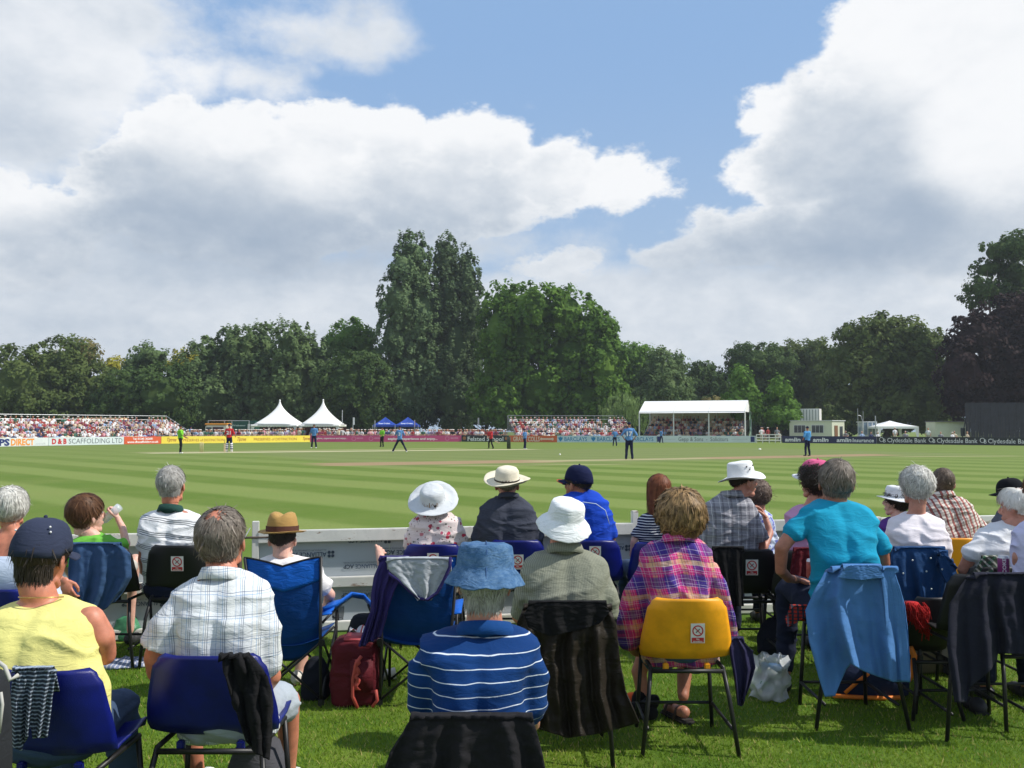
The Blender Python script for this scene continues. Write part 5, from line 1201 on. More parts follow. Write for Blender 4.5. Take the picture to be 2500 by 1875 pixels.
def poly_chair(label, cx, ytop, d, wpx, m, stick=None, yaw=0.0, group=None, legx=1.0, tall=None):
    tp = P(cx, ytop, d); H = tp.z; ws = wpx * d / F / 2; base = Vector((tp.x, d + .27, 0)); th = thing('chair', label, 'chair', base, group)
    Rz = Matrix.Rotation(yaw, 3, 'Z'); sh = H - .34     # seat height
    def L(x, y, z): return base + Rz @ Vector((x, y, z))
    prof = [(.235, sh - .035), (.22, sh + .004), (.10, sh - .012), (-.06, sh - .014), (-.16, sh + .004), (-.205, sh + .05), (-.225, sh + .12), (-.245, sh + .20), (-.262, sh + .28), (-.268, H - .012), (-.27, H)]
    wid = [.93, 1.0, 1.04, 1.06, 1.12, 1.16, 1.14, 1.07, 1.0, .92, .84]; rows = []; nu = 24
    # resample
    NV = 44; import bisect
    cum = [0]
    for a, b in zip(prof, prof[1:]): cum.append(cum[-1] + math.hypot(a[0] - b[0], a[1] - b[1]))
    for j in range(NV + 1):
        t = cum[-1] * j / NV; i = min(len(prof) - 2, max(0, bisect.bisect_right(cum, t) - 1)); f = (t - cum[i]) / (cum[i + 1] - cum[i])
        y = prof[i][0] + (prof[i + 1][0] - prof[i][0]) * f; z = prof[i][1] + (prof[i + 1][1] - prof[i][1]) * f; w = (wid[i] + (wid[i + 1] - wid[i]) * f) * ws
        top = (H - z) / .045; 
        if t > cum[7] and top < 1: w = ws * (.76 + .16 * math.sqrt(max(0, 1 - (1 - top) ** 2)))
        k = min(1, max(0, (t - cum[3]) / (cum[5] - cum[3]))); row = []
        for u in range(nu + 1):
            s = -1 + 2 * u / nu; e = abs(s) ** 3
            row.append(L(s * w, y + k * (.052 * e + .01 * s * s), z + (1 - k) * .028 * e))
        rows.append(row)
    q = MB(); q.grid(rows); q.build('shell', m, th, True, solid=.006)
    for s in (-1, 1):
        q = MB(); q.box(L(s * ws * .52, -.17, sh - .035), (.03, .03, .045), Rz); q.build('lug', m, th, bevel=.005)
        q = MB(); q.tube([L(s * ws * .9, -.18, sh - .03), L(s * ws * 1.0, -.235, sh - .18), L(s * ws * 1.06 * legx, -.27, 0.0)], .0115, 10); q.build('leg', BLACKT, th, True)
        q = MB(); q.tube([L(s * ws * .9, .18, sh - .04), L(s * ws * 1.02, .22, 0)], .0115, 10); q.build('leg', BLACKT, th, True)
        q = MB(); q.tube([L(s * ws * .9, .19, sh - .035), L(s * ws * .9, 0, sh - .035), L(s * ws * .9, -.19, sh - .035)], .011, 8); q.build('side_rail', BLACKT, th, True)
        q = MB(); q.tube([L(s * ws * 1.04, -.255, .14), L(s * ws * 1.0, .215, .14)], .009, 8); q.build('stretcher', BLACKT, th, True)
    q = MB(); q.tube([L(-ws * .9, -.19, sh - .05), L(ws * .9, -.19, sh - .05)], .0115, 10); q.build('cross_rail', BLACKT, th, True)
    q = MB(); q.tube([L(-ws * 1.0, .21, .14), L(ws * 1.0, .21, .14)], .009, 8); q.build('cross_rail', BLACKT, th, True)
    if stick:
        sx, sy, hw, hh = stick; c = P(sx, sy, d + .0); zz = c.z; dy = np.interp(zz, [p[1] for p in prof[4:]], [p[0] for p in prof[4:]]); c = Vector((P(sx, sy, base.y + dy - .012).x, base.y + dy - .0085, zz))
        sl = Vector((0, -.09, 1)).normalized(); sticker(th, c, Vector((hw * d / F, 0, 0)), sl * hh * d / F, Vector((0, -1, -.09)).normalized())
    return th
def drape(name, label, cat, rows, d, m, folds=6, amp=.025, seed=1, hem=None, nu=70, nv=46, front=.16, crumple=0.0, parent=None, group=None, flare=0.0, thick=.006, dd=0.0):
    """cloth hanging over a chair back: rows (y, xl, xr) from the top edge down, real folds that deepen towards the hem"""
    rs = random.Random(seed); ph = [rs.uniform(0, 6.28) for _ in range(6)]
    ys = [r[0] for r in rows]; hem = hem or [(0, 0), (1, 0)]
    c = P((rows[0][1] + rows[0][2]) / 2, rows[0][0], d); base = Vector((c.x, d, 0))
    def fold(u, v):
        w = u + .035 * math.sin(v * 3 + ph[0]) + .03 * noise.noise(Vector((u * 3, v * 1.5, seed)))
        s = math.sin(w * folds * 6.283 + ph[1]) * .55 + .35 * math.sin(w * folds * 1.73 * 6.283 + ph[2]) + .25 * noise.noise(Vector((w * folds * 3, v * 2, seed * 2.0)))
        s = 1 - abs(s) ** .7 * 1.4 if rs is None else s
        return s * amp * (.18 + .82 * min(1, v * 1.3)) + .006 * min(1, amp * 40, (rows[0][2] - rows[0][1]) / 130) * noise.noise(Vector((u * 14, v * 9, seed + 4))) + crumple * (1.4 * abs(noise.noise(Vector((u * 3 + v * 2, v * 2.2, seed)))) + .35 * noise.noise(Vector((u * 7, v * 6, seed + 9))))
    out = []
    for j in range(-8, nv + 1):
        v = j / nv; row = []
        for k in range(nu + 1):
            u = k / nu; vv = max(0, v); y = ys[0] + (ys[-1] - ys[0]) * vv
            y2 = y + np.interp(u, [h[0] for h in hem], [h[1] for h in hem]) * vv
            xl = np.interp(y, ys, [r[1] for r in rows]); xr = np.interp(y, ys, [r[2] for r in rows]); x = xl + (xr - xl) * u
            y2 += 11 * abs(2 * u - 1) ** 6 * (1 - vv); dep = d - .014 - fold(u, vv) - amp * .9 - flare * vv + dd * u
            if v <= 0:
                t = -v * nv / 8; p = P(x, ys[0], d); p.y = d - .014 - amp * .9 - fold(u, 0) + (t * (.05 + amp)) + dd * u; p.z += .010 * math.sin(min(1, t * 2.2) * math.pi / 2) - max(0, t - .35) * front
                if v == 0: p.z = P(x, y2, d).z
            else:
                p = P(x, y2, dep)
                edge = 1 - min(1, v * 6); p.y += edge * edge * amp * .6
            row.append(p)
        out.append(row)
    q = MB(); q.grid(out); o = q.build(name, m, parent, True, base=base, solid=thick)
    if parent is None: tag(o, label, cat, group)
    return o
# ------------------------------------------------------------------ cloth patterns
def pat_polo(nt, x, y, z, b):
    l = line(z, .0385, .0026); w = mixc(nt, l, b, (.66, .72, .80)); return w
def pat_check(nt, x, y, z, b):      # white shirt, fine blue and grey check
    c = b; xx = x + y * .25
    c = mixc(nt, ((xx + 50.0).op('MODULO', .105) - .0525).ab().sm(.018, .020, 1, 0) * .16, c, (.60, .58, .45))
    for (p, w, ph, col, a, ax) in ((.070, .0024, 0, (.05, .08, .16), .85, 0), (.070, .0022, .008, (.05, .08, .16), .7, 0), (.070, .0022, .016, (.15, .3, .5), .8, 0), (.070, .0022, .035, (.10, .22, .42), .6, 0), (.085, .0022, 0, (.05, .08, .16), .75, 1), (.085, .002, .010, (.12, .25, .45), .7, 1), (.085, .002, .040, (.25, .3, .35), .45, 1)):
        c = mixc(nt, line(xx if ax == 0 else z, p, w, ph) * a, c, col)
    return c
def pat_plaid(nt, x, y, z, b):      # pink, purple, cream madras
    xx = x * .94 + z * .22; zz = z + x.ab() * .16; c = b
    def bandx(v, p, w, ph, col, a):
        nonlocal c; c = mixc(nt, line(v, p, w, ph) * a, c, col)
    bandx(xx, .155, .055, 0, (.030, .035, .22), .78); bandx(xx, .155, .024, .070, (.60, .45, .22), .50); bandx(zz, .170, .058, .02, (.028, .032, .22), .74); bandx(zz, .170, .026, .095, (.62, .46, .22), .55)
    bandx(xx, .155, .016, .108, (.42, .05, .24), .6); bandx(zz, .170, .018, .140, (.45, .04, .20), .6)
    for v in (xx, zz):
        for ph in (0, .012, .055): bandx(v, .0775, .0024, ph, (.62, .58, .66), .42)
        bandx(v, .0775, .003, .03, (.02, .02, .12), .5)
    return c
def pat_greycheck(nt, x, y, z, b):
    c = b; c = mixc(nt, line(x, .062, .013) * .55, c, (.09, .09, .11)); c = mixc(nt, line(z, .062, .015) * .4, c, (.10, .10, .12)); c = mixc(nt, line(x, .062, .004, .02) * .7, c, (.62, .61, .62)); c = mixc(nt, line(z, .062, .003, .028) * .55, c, (.60, .60, .61)); return c
def pat_redcheck(nt, x, y, z, b):
    c = b; xx = x + z * .30; zz = z - x * .3
    c = mixc(nt, line(xx, .046, .017) * .85, c, (.36, .05, .035)); c = mixc(nt, line(zz, .024, .0065) * .55, c, (.16, .07, .07)); c = mixc(nt, line(xx, .040, .0035, .014) * .85, c, (.02, .02, .03)); return c
def pat_whitepolo(nt, x, y, z, b):
    c = b; v = z + x * .12
    for ph in (0, .013, .026): c = mixc(nt, line(v, .100, .0052, ph) * .9, c, (.045, .055, .075))
    return c
def pat_olive(nt, x, y, z, b):
    c = mixc(nt, line(x + y * .2, .0085, .0028) * .55, b, (.085, .088, .070)); return c
def pat_sailor(nt, x, y, z, b): return mixc(nt, line(z, .020, .0065), b, (.60, .62, .66))
def pat_floral(nt, x, y, z, b):
    c = b
    for sc, th, col in ((17, .27, (.50, .05, .09)), (21, .24, (.45, .10, .16)), (32, .22, (.12, .13, .10)), (45, .20, (.22, .09, .10))):
        vo = nt.nodes.new('ShaderNodeTexVoronoi'); vo.inputs['Scale'].default_value = sc; vo.inputs['Randomness'].default_value = 1.0
        wn = noi(nt, comb(nt, x, y, z), 70.0, 2, .5)
        nt.links.new(comb(nt, x + .1 * sc, y * .5, z).so, vo.inputs['Vector']); d = E(nt, vo.outputs['Distance']) + (wn - .5) * .35
        se = nt.nodes.new('ShaderNodeSeparateColor'); nt.links.new(vo.outputs['Color'], se.inputs[0]); r = E(nt, se.outputs[0])
        c = mixc(nt, d.sm(th - .03, th + .03, 1, 0) * r.sm(.42, .46), c, col)
    return c
def pat_blotch(c1, c2, sc):
    def f(nt, x, y, z, b):
        n = noi(nt, comb(nt, x, y, z), sc, 3, .5); c = mixc(nt, n.sm(.48, .56), b, c1); n = noi(nt, comb(nt, x + 3.0, y, z), sc * 1.3, 3, .5); return mixc(nt, n.sm(.55, .6), c, c2)
    return f
def pat_straw(nt, x, y, z, b):
    r = (x * x + y * y).op('SQRT'); a = y.op('ARCTAN2', x); c = mixc(nt, line(z, .0055, .0024) * .45, b, (.14, .08, .03)); return c
def pat_denim(nt, x, y, z, b):
    n = noi(nt, comb(nt, x, y, z), 45.0, 4, .7); c = mixc(nt, n.sm(.35, .7) * .6, b, (.14, .24, .38)); return mixc(nt, line(z, .009, .0016) * .35, c, (.04, .11, .26))
def pat_rib(nt, x, y, z, b): return mixc(nt, line(z, .0135, .0045), b, (.30, .36, .44))

S_PINK = skinmat('skin_ruddy', srgb(188, 132, 112), .05); S_TAN = skinmat('skin_tanned', srgb(168, 112, 88), .06); S_FAIR = skinmat('skin_fair', srgb(212, 166, 148), .04); S_SUN = skinmat('skin_sunburnt', srgb(192, 124, 98), .08)
H_GREY = hairmat('hair_grey_locks', (.20, .19, .17), (.52, .50, .47)); H_SILVER = hairmat('hair_silver_locks', (.26, .25, .22), (.86, .84, .78)); H_DK = hairmat('hair_dark_locks', (.012, .009, .007), (.055, .04, .03)); H_BR = hairmat('hair_brown_locks', (.045, .018, .008), (.15, .07, .03))
H_MIX = hairmat('hair_grey_brown_locks', (.06, .045, .035), (.26, .22, .18)); H_RED = hairmat('hair_auburn_locks', (.09, .024, .010), (.26, .085, .035)); H_FAIR = hairmat('hair_dark_blonde_locks', (.045, .026, .012), (.40, .25, .11)); H_WH = hairmat('hair_white_locks', (.60, .58, .54), (.88, .86, .82))
JEAN = cloth('blue_jeans', (.045, .075, .14)); CHAR = cloth('charcoal_cloth', (.045, .045, .05)); BEI = cloth('beige_cloth', (.42, .38, .31)); DKN = cloth('dark_navy_cloth', (.012, .016, .035))

def build_foreground():
    # ---- man in the yellow sleeveless top, front left
    th = person('man in a navy cap and yellow sleeveless top at the lower left', 3.50,
        [(1463, 58, 150, .12, .055), (1474, 15, 192, .11, .085), (1490, -25, 236, .10, .11), (1530, -50, 238, .06, .125), (1585, -62, 232, .03, .135), (1640, -62, 246, .0, .14), (1690, -52, 258, .02, .14), (1760, -45, 262, .04, .14), (1800, -40, 258, .06, .14)],
        (104, 1358, 112, .16, -8, -6, 3), [
        dict(pts=[(222, 1512, .09, .062), (248, 1556, .10, .060), (256, 1598, .16, .052), (252, 1600, .34, .040), (215, 1565, .46, .030)], cut=-1, hand=('curl', True)),
        dict(pts=[(-30, 1512, .09, .062), (-60, 1570, .10, .058), (-70, 1620, .16, .05), (-30, 1625, .36, .04), (60, 1600, .42, .03)], cut=-1, hand=('curl', False))],
        shirt=cloth('yellow_jersey', (.74, .69, .24), crease=.6), skin=S_SUN, trousers=JEAN, fold=crease(3.1, .0075, 2.6, 5.5, 1.6),
        hair=dict(style='cappedlong', m1=H_DK, n=2400, vol=.005, length=.06, seed=3), neckw=.066)
    HM = HEADS[th][0]; c = cap(th, HM @ Matrix.Translation((0, 0, -.012)) @ Matrix.Diagonal((1.10, 1.06, 1.08, 1)), cloth('faded_navy_cap', (.032, .040, .072)), label='faded navy baseball cap')
    for x, z in ((.062, .105), (.066, .088), (-.064, .086)):
        q = MB(); q.ell(HM @ Vector((x, -.072, z)), .0045, None, 8, 6); q.build('eyelet', mat('eyelet', (.7, .7, .7), .4), c, True)
    nb = HEADS[th][3]; q = MB(); q.tube([nb + Vector((math.cos(a) * .082, math.sin(a) * .074 - .004, .030 - math.sin(a) * .010)) for a in [math.radians(180 + 180 * k / 24) for k in range(25)]], .003, 6); q.build('chain', mat('gold_chain', (.55, .33, .12), .3, .2, 60, metal=.7), th, True)
    q = MB(); q.tube([P(60, 1472, 3.50), P(104, 1482, 3.485), P(158, 1472, 3.50)], .006, 6); 
    q = MB(); q.tube([HM @ Vector((-.09, -.02, .052)), HM @ Vector((-.092, .05, .058)), HM @ Vector((-.075, .10, .062))], .004, 6); q.ell(HM @ Vector((-.075, .075, .075)), (.014, .03, .014), None, 10, 6); q.build('sunglasses', DARKM, th, True)
    poly_chair('blue plastic chair under the man in the yellow top', 95, 1640, 3.36, 272, PLB)
    drape('striped_top', 'grey and white fine striped top hung over the chair at the lower left', 'top', [(1628, 38, 135), (1700, 25, 125), (1803, 30, 112)], 3.30, cloth('fine_striped_knit', (.035, .045, .06), pat_rib), 3.2, .020, 5, hem=[(0, 22), (.3, 30), (.34, 10), (.55, -30), (.6, 0), (1, -2)])
    # bag with pale strap at the extreme left edge
    th = thing('shoulder_bag', 'dark bag with a pale trimmed strap at the lower left edge', 'bag', P(-20, YH, 3.0) * Vector((1, 1, 0)))
    q = MB(); q.rings([ring(P(-50, y, 3.05), w * 3.05 / F, .09, 20, 3.5) for y, w in ((1650, 30), (1665, 52), (1750, 58), (1850, 60), (1940, 58), (1950, 30))]); q.build('pouch', cloth('bag_dark', (.02, .022, .025)), th, True)
    q = MB(); q.tube([P(-10, 1612, 3.0), P(12, 1628, 3.0), P(25, 1660, 2.98), P(45, 1648, 3.0)], .007, 8); q.tube([P(2, 1690, 2.96), P(6, 1720, 2.95), P(-2, 1790, 2.95)], .005, 6); q.build('strap', mat('strap_pale', (.45, .44, .40), .6), th, True)

    # ---- bald man in the white check shirt
    ck = cloth('white_check_shirt', (.66, .69, .71), pat_check, crease=.7)
    th = person('balding grey haired man in a white and blue check short sleeved shirt', 3.78,
        [(1398, 500, 586, .13, .06), (1412, 462, 622, .11, .085), (1432, 428, 655, .10, .105), (1470, 424, 662, .07, .12), (1520, 442, 642, .03, .13), (1600, 444, 646, .02, .135), (1680, 440, 652, .03, .135), (1760, 436, 672, .05, .13), (1790, 440, 676, .06, .12)],
        (542, 1318, 107, .17, -4, 14, 0), [
        dict(pts=[(450, 1452, .07, .066), (410, 1530, .05, .064), (382, 1605, .06, .062), (388, 1638, .10, .060), (418, 1655, .30, .042), (520, 1660, .42, .030)], cut=1.62, flare=1.46, hand=('curl', False)),
        dict(pts=[(634, 1455, .07, .066), (644, 1540, .08, .060), (648, 1620, .10, .052), (664, 1650, .13, .048), (650, 1680, .36, .034), (640, 1700, .42, .028)], cut=2.15, flare=1.32, hand=('curl', True))],
        legs=[dict(pts=[(600, 1750, .08, .10), (655, 1722, .42, .085), (702, 1712, .56, .070), (704, 1800, .60, .056), (700, 1900, .66, .045), (700, 1990, .6, .04)], cut=1.75),
              dict(pts=[(500, 1750, .08, .10), (475, 1730, .42, .085), (462, 1720, .56, .070), (470, 1830, .58, .056), (480, 1900, .62, .045), (480, 1990, .6, .04)], cut=1.75)],
        shirt=ck, skin=S_SUN, trousers=cloth('pale_grey_shorts', (.34, .38, .42)), fold=crease(7.7, .0060, 3.6, 8.0, 1.2, .0035),
        hair=dict(style='bald', m1=H_MIX, n=2300, vol=.006, length=.04, seed=4), neckw=.068, shoe=mat('white_sock', (.7, .7, .68), .8))
    nb = HEADS[th][3]; collar(th, nb + Vector((0, .0, -.012)), .074, .048, ck, tilt=-.3)
    HM = HEADS[th][0]; q = MB(); q.tube([HM @ Vector((-.080, -.03, .0)), HM @ Vector((-.084, .02, .012)), HM @ Vector((-.076, .085, .014))], .0028, 6); q.tube([HM @ Vector((.080, -.03, .0)), HM @ Vector((.084, .02, .012)), HM @ Vector((.076, .085, .014))], .0028, 6); q.build('glasses', mat('steel_glasses', (.45, .45, .45), .3, metal=.6), th, True)
    poly_chair('blue plastic chair under the balding man in the check shirt', 498, 1603, 3.64, 284, PLB)
    drape('jacket', 'crumpled black jacket hung on the blue chair of the balding man', 'jacket', [(1597, 543, 612), (1640, 548, 655), (1700, 560, 664), (1760, 578, 664), (1840, 600, 655)], 3.57, cloth('black_jacket', (.010, .010, .011), crease=.9), 1.4, .030, 9, hem=[(0, -30), (.5, 0), (1, 15)], crumple=.03)
    th = thing('rucksack', 'dark grey rucksack on the grass under the balding man\'s chair', 'bag', G(620, 1905) * Vector((1, 1, 0)))
    bp = P(612, 1880, 4.05); q = MB(); q.rings([ring(Vector((bp.x, 4.15, z)), w, .12, 20, 3) for z, w in ((.0, .08), (.02, .125), (.12, .135), (.22, .12), (.30, .09), (.33, .03))]); q.build('body', cloth('grey_rucksack', (.07, .07, .08), crease=.8), th, True)
    q = MB(); q.tube([Vector((bp.x - .03, 4.08, .31)), Vector((bp.x, 4.06, .38)), Vector((bp.x + .03, 4.08, .31))], .008, 6); q.build('handle', BLACKT, th, True)

    # ---- man in the denim hat and striped polo, front centre
    po = cloth('blue_striped_polo', (.006, .038, .150), pat_polo, crease=.55)
    th = person('grey haired man in a denim bucket hat and blue polo with thin white stripes', 2.98,
        [(1528, 1122, 1246, .12, .060), (1542, 1072, 1286, .11, .09), (1560, 1028, 1312, .10, .11), (1592, 1024, 1312, .07, .125), (1640, 1052, 1284, .03, .135), (1720, 1056, 1280, .01, .14), (1790, 1052, 1284, .01, .14), (1870, 1040, 1292, .03, .14), (1940, 1030, 1300, .04, .13)],
        (1183, 1424, 114, .14, 3, -4, 2), [
        dict(pts=[(1050, 1592, .08, .062), (1042, 1650, .09, .060), (1040, 1712, .13, .053), (1030, 1760, .34, .042), (1110, 1790, .42, .03)], cut=2.05, flare=1.30, hand=('curl', False)),
        dict(pts=[(1286, 1592, .08, .062), (1288, 1650, .09, .060), (1286, 1716, .11, .053), (1296, 1765, .34, .042), (1230, 1790, .42, .03)], cut=2.3, flare=1.28, hand=('curl', True))],
        shirt=po, skin=S_PINK, trousers=CHAR, fold=crease(11.2, .0062, 3.0, 8.5, 1.2), hair=dict(style='cappedlong', m1=H_GREY, n=3400, vol=.010, length=.085, seed=8), neckw=.062)
    nb = HEADS[th][3]; collar(th, nb + Vector((0, .0, -.010)), .075, .042, cloth('blue_collar', (.009, .055, .20)), tilt=-.30)
    HM = HEADS[th][0]; dn = cloth('washed_denim', (.050, .120, .24), pat_denim, crease=1.0); X = HM @ Matrix.Translation((0, -.004, -.004)) @ Matrix.Scale(1.10, 4)
    h = seated_hat(th, X, [(.126, .004), (.124, .007), (.110, .030), (.094, .052), (.090, .060), (.089, .072), (.084, .115), (.079, .124), (.058, .129), (.03, .130)], dn, label='washed blue denim bucket hat', ry=1.12, noisea=.0075, seed=2, wave=.005)
    q = MB(); q.tube([X @ Vector((0, -.142 + .012 * 0, .012)), X @ Vector((0, -.119, .054)), X @ Vector((0, -.112, .074)), X @ Vector((0, -.108, .112)), X @ Vector((0, -.07, .131)), X @ Vector((0, 0, .133))], .0022, 5); q.build('seam', mat('denim_seam', (.03, .08, .2), .9), h, True)
    poly_chair('dark chair under the man in the denim hat, hidden by his coat', 1155, 1760, 2.86, 300, PLK)
    drape('coat', 'charcoal coat draped over the chair of the man in the denim hat', 'coat', [(1742, 1004, 1300), (1780, 985, 1312), (1830, 955, 1325), (1930, 925, 1342)], 2.86, cloth('charcoal_coat', (.016, .0155, .018), crease=.5), 3.5, .030, 12, hem=[(0, 5), (.5, -4), (1, 10)], front=.1)

    # ---- camp chairs
    def camp(label, TL, TM, TR, BL, BR, d, sagy, yb, m, hi=None):
        base = P((BL[0] + BR[0]) / 2, YH, d); base.z = 0; th = thing('camp_chair', label, 'chair', base); rows = []; n = 26
        for j in range(31):
            t = j / 30; row = []
            for k in range(n + 1):
                u = k / n; top = TL[1] + (TM[1] - TL[1]) * (1 - abs(2 * u - 1)) ** 1.3 + (TR[1] - TL[1]) * u
                bot = BL[1] + sagy * (1 - (2 * u - 1) ** 2); xl = TL[0] + (BL[0] - TL[0]) * t; xr = TR[0] + (BR[0] - TR[0]) * t; x = xl + (xr - xl) * u; y = top + (bot - top) * t
                row.append(P(x, y, d + .02 - .05 * (1 - (2 * u - 1) ** 2) * math.sin(math.pi * min(1, t + .25)) - .006 * noise.noise(Vector((u * 9, t * 7, d))) + (t > .75) * (t - .75) * .3))
            rows.append(row)
        q = MB(); q.grid(rows); fb = q.build('back_rest', m, th, True, solid=.004)
        q = MB(); q.grid([[r + Vector((0, -.006, 0)) for r in row] for row in rows[:9]]); q.build('headband', hi or m, fb, True, solid=.003)
        q = MB(); q.tube([r + Vector((0, -.008, .003)) for r in rows[0]], .006, 6); q.build('piping', mat('black_binding', (.01, .01, .012), .7), fb, True)
        zs = P(0, BL[1], d).z; L0, R0 = P(BL[0], BL[1], d), P(BR[0], BR[1], d)
        q = MB(); q.grid([[L0.lerp(R0, k / 10) + Vector((0, .03 + j * .11, -.05 * math.sin(math.pi * k / 10) + .02)) for k in range(11)] for j in range(5)]); q.build('seat', m, th, True, solid=.004)
        for s, top, bt in ((-1, TL, BL), (1, TR, BR)):
            a = P(top[0], top[1], d); b = P(bt[0], bt[1], d); g = Vector((b.x + s * .01, d - .01, 0))
            q = MB(); q.tube([a, b, g], .0095, 8); q.build('post', BLACKT, th, True); q = MB(); fr = g + Vector((s * .0, .46, 0)); q.tube([fr, fr + Vector((0, .02, zs + .16))], .0095, 8); q.build('post', BLACKT, th, True)
            for z in (zs, .03):
                q = MB(); q.box(Vector((g.x, g.y, z)), (.035, .035, .04)); q.build('joint', BLACKT, th, bevel=.006)
            ar = Vector((g.x + s * .02, d, zs + .17)); q = MB(); q.grid([[ar + Vector((w * .035, t * .46, .03 * math.sin(t * 3.1) + .006 * w)) for w in (-1, 0, 1)] for t in [k / 8 for k in range(9)]]); q.build('arm_rest', hi or m, th, True, solid=.008)
            q = MB(); q.tube([Vector((g.x, g.y, .05)), Vector((g.x, g.y + .46, zs)), ], .008, 6); q.build('side_cross', BLACKT, th, True); q = MB(); q.tube([Vector((g.x + s*.012, g.y, zs)), Vector((g.x + s*.012, g.y + .46, .05))], .008, 6); q.build('side_cross', BLACKT, th, True)
        gl, gr = Vector((L0.x, d, 0)), Vector((R0.x, d, 0))
        for y in (0, .46):
            q = MB(); q.tube([gl + Vector((0, y - .012, .05)), gr + Vector((0, y - .012, zs))], .008, 8); q.build('cross_brace', BLACKT, th, True); q = MB(); q.tube([gr + Vector((0, y + .012, .05)), gl + Vector((0, y + .012, zs))], .008, 8); q.build('cross_brace', BLACKT, th, True)
        return th
    CB = cloth('camp_blue', (.004, .045, .20), rough=.5, crease=.5); CB2 = cloth('camp_bright_blue', (.008, .10, .46), rough=.45, crease=.8)
    camp('blue folding camp chair with a dipped headband under the straw hat man', (597, 1362), (692, 1384), (784, 1360), (625, 1568), (782, 1566), 5.72, 45, 1720, CB, CB2)
    camp('blue folding camp chair with a purple fleece on its back', (928, 1362), (1020, 1368), (1118, 1358), (932, 1566), (1100, 1562), 5.72, 10, 1720, CB, CB2)
    th = thing('camp_chair', 'raised blue arm rest of a camp chair with a mesh cup holder', 'chair', Vector((P(870, YH, 5.9).x, 5.95, 0)))
    q = MB(); pts = [(787, 1487), (820, 1474), (858, 1450), (890, 1452), (905, 1472), (928, 1487)]; dn_ = [5.75, 5.85, 6.0, 6.05, 5.95, 5.8]
    q.grid([[P(x, y + 9 * w + (3 if i % 2 else 0), dd + .03 * w) for w in (-.6, 0, .6)] for i, ((x, y), dd) in enumerate(zip(pts, dn_))]); q.build('arm_rest', CB2, th, True, solid=.012)
    q = MB(); q.tube([P(787, 1520, 5.75), P(806, 1500, 5.85), P(830, 1478, 5.9)], .008, 8); q.tube([P(812, 1505, 5.98), P(826, 1515, 6.0), P(822, 1474, 6.0)], .007, 8); q.tube([P(898, 1475, 5.95), P(908, 1500, 5.95)], .008, 8); q.build('frame', BLACKT, th, True)
    c = P(825, 1480, 6.02); q = MB(); q.lathe(c, [(.042, 0), (.040, -.05), (.034, -.085)], 16); q.lathe(c + Vector((0, 0, -.085)), [(.036, 0), (.036, .006)], 16); q.build('cup_holder', mat('black_mesh', (.02, .025, .03), .7, alpha=.45), th, True)

    # ---- straw hat man
    th = person('young man in a straw trilby and white T shirt seen from behind', 5.92,
        [(1356, 664, 722, .04, .055), (1364, 640, 748, .03, .08), (1376, 615, 778, .02, .10), (1410, 605, 792, .01, .115), (1460, 615, 782, .0, .12), (1530, 618, 780, .0, .13), (1575, 618, 782, .02, .13)],
        (690, 1318, 62, .06, 2, -3, 0), [
        dict(pts=[(764, 1394, .02, .050), (786, 1430, .03, .050), (806, 1452, .07, .043), (796, 1482, .28, .034), (740, 1490, .38, .026)], cut=1.2, flare=1.45, hand=('curl', True)),
        dict(pts=[(626, 1394, .02, .050), (612, 1430, .03, .050), (598, 1470, .07, .042), (630, 1490, .28, .034), (690, 1490, .38, .026)], cut=1.2, flare=1.35, hand=('curl', False))],
        legs=[dict(pts=[(735, 1550, .06, .085), (745, 1545, .42, .07), (738, 1600, .40, .052), (730, 1660, .36, .040), (726, 1676, .30, .038)], cut=1.5), dict(pts=[(655, 1550, .06, .085), (650, 1545, .42, .07), (655, 1600, .46, .052), (658, 1660, .46, .040), (658, 1672, .44, .038)], cut=1.5)],
        shirt=cloth('white_tee', (.78, .76, .75)), skin=S_FAIR, trousers=cloth('white_grey_shorts', (.60, .60, .60)), hair=dict(style='capped', m1=H_DK, n=1200, vol=.001, length=.015, seed=14, thick=.002), shoe=mat('white_trainer', (.66, .64, .58), .7, .1))
    HM = HEADS[th][0]; st = cloth('straw', (.44, .27, .09), pat_straw, crease=.4, rough=.75)
    def pinch(v):
        if v.z > .09: v = v.copy(); v.x *= (1 - .18 * (v.z - .09) / .07); v.z -= .022 * math.exp(-(v.x / .028) ** 2) * (1 if v.z > .12 else .3)
        return v
    seated_hat(th, HM @ Matrix.Translation((0, 0, .004)) @ Matrix.Scale(1.1, 4), [(.135, .046), (.134, .049), (.115, .042), (.090, .046), (.089, .055), (.088, .080), (.086, .120), (.080, .148), (.060, .158), (.03, .156)], st, label='straw trilby with a brown band', ry=1.12, noisea=.0012, band_m=cloth('brown_ribbon', (.09, .04, .03)), bandz=[(.0925, .048), (.0920, .078)], wave=-.006, tf=pinch)

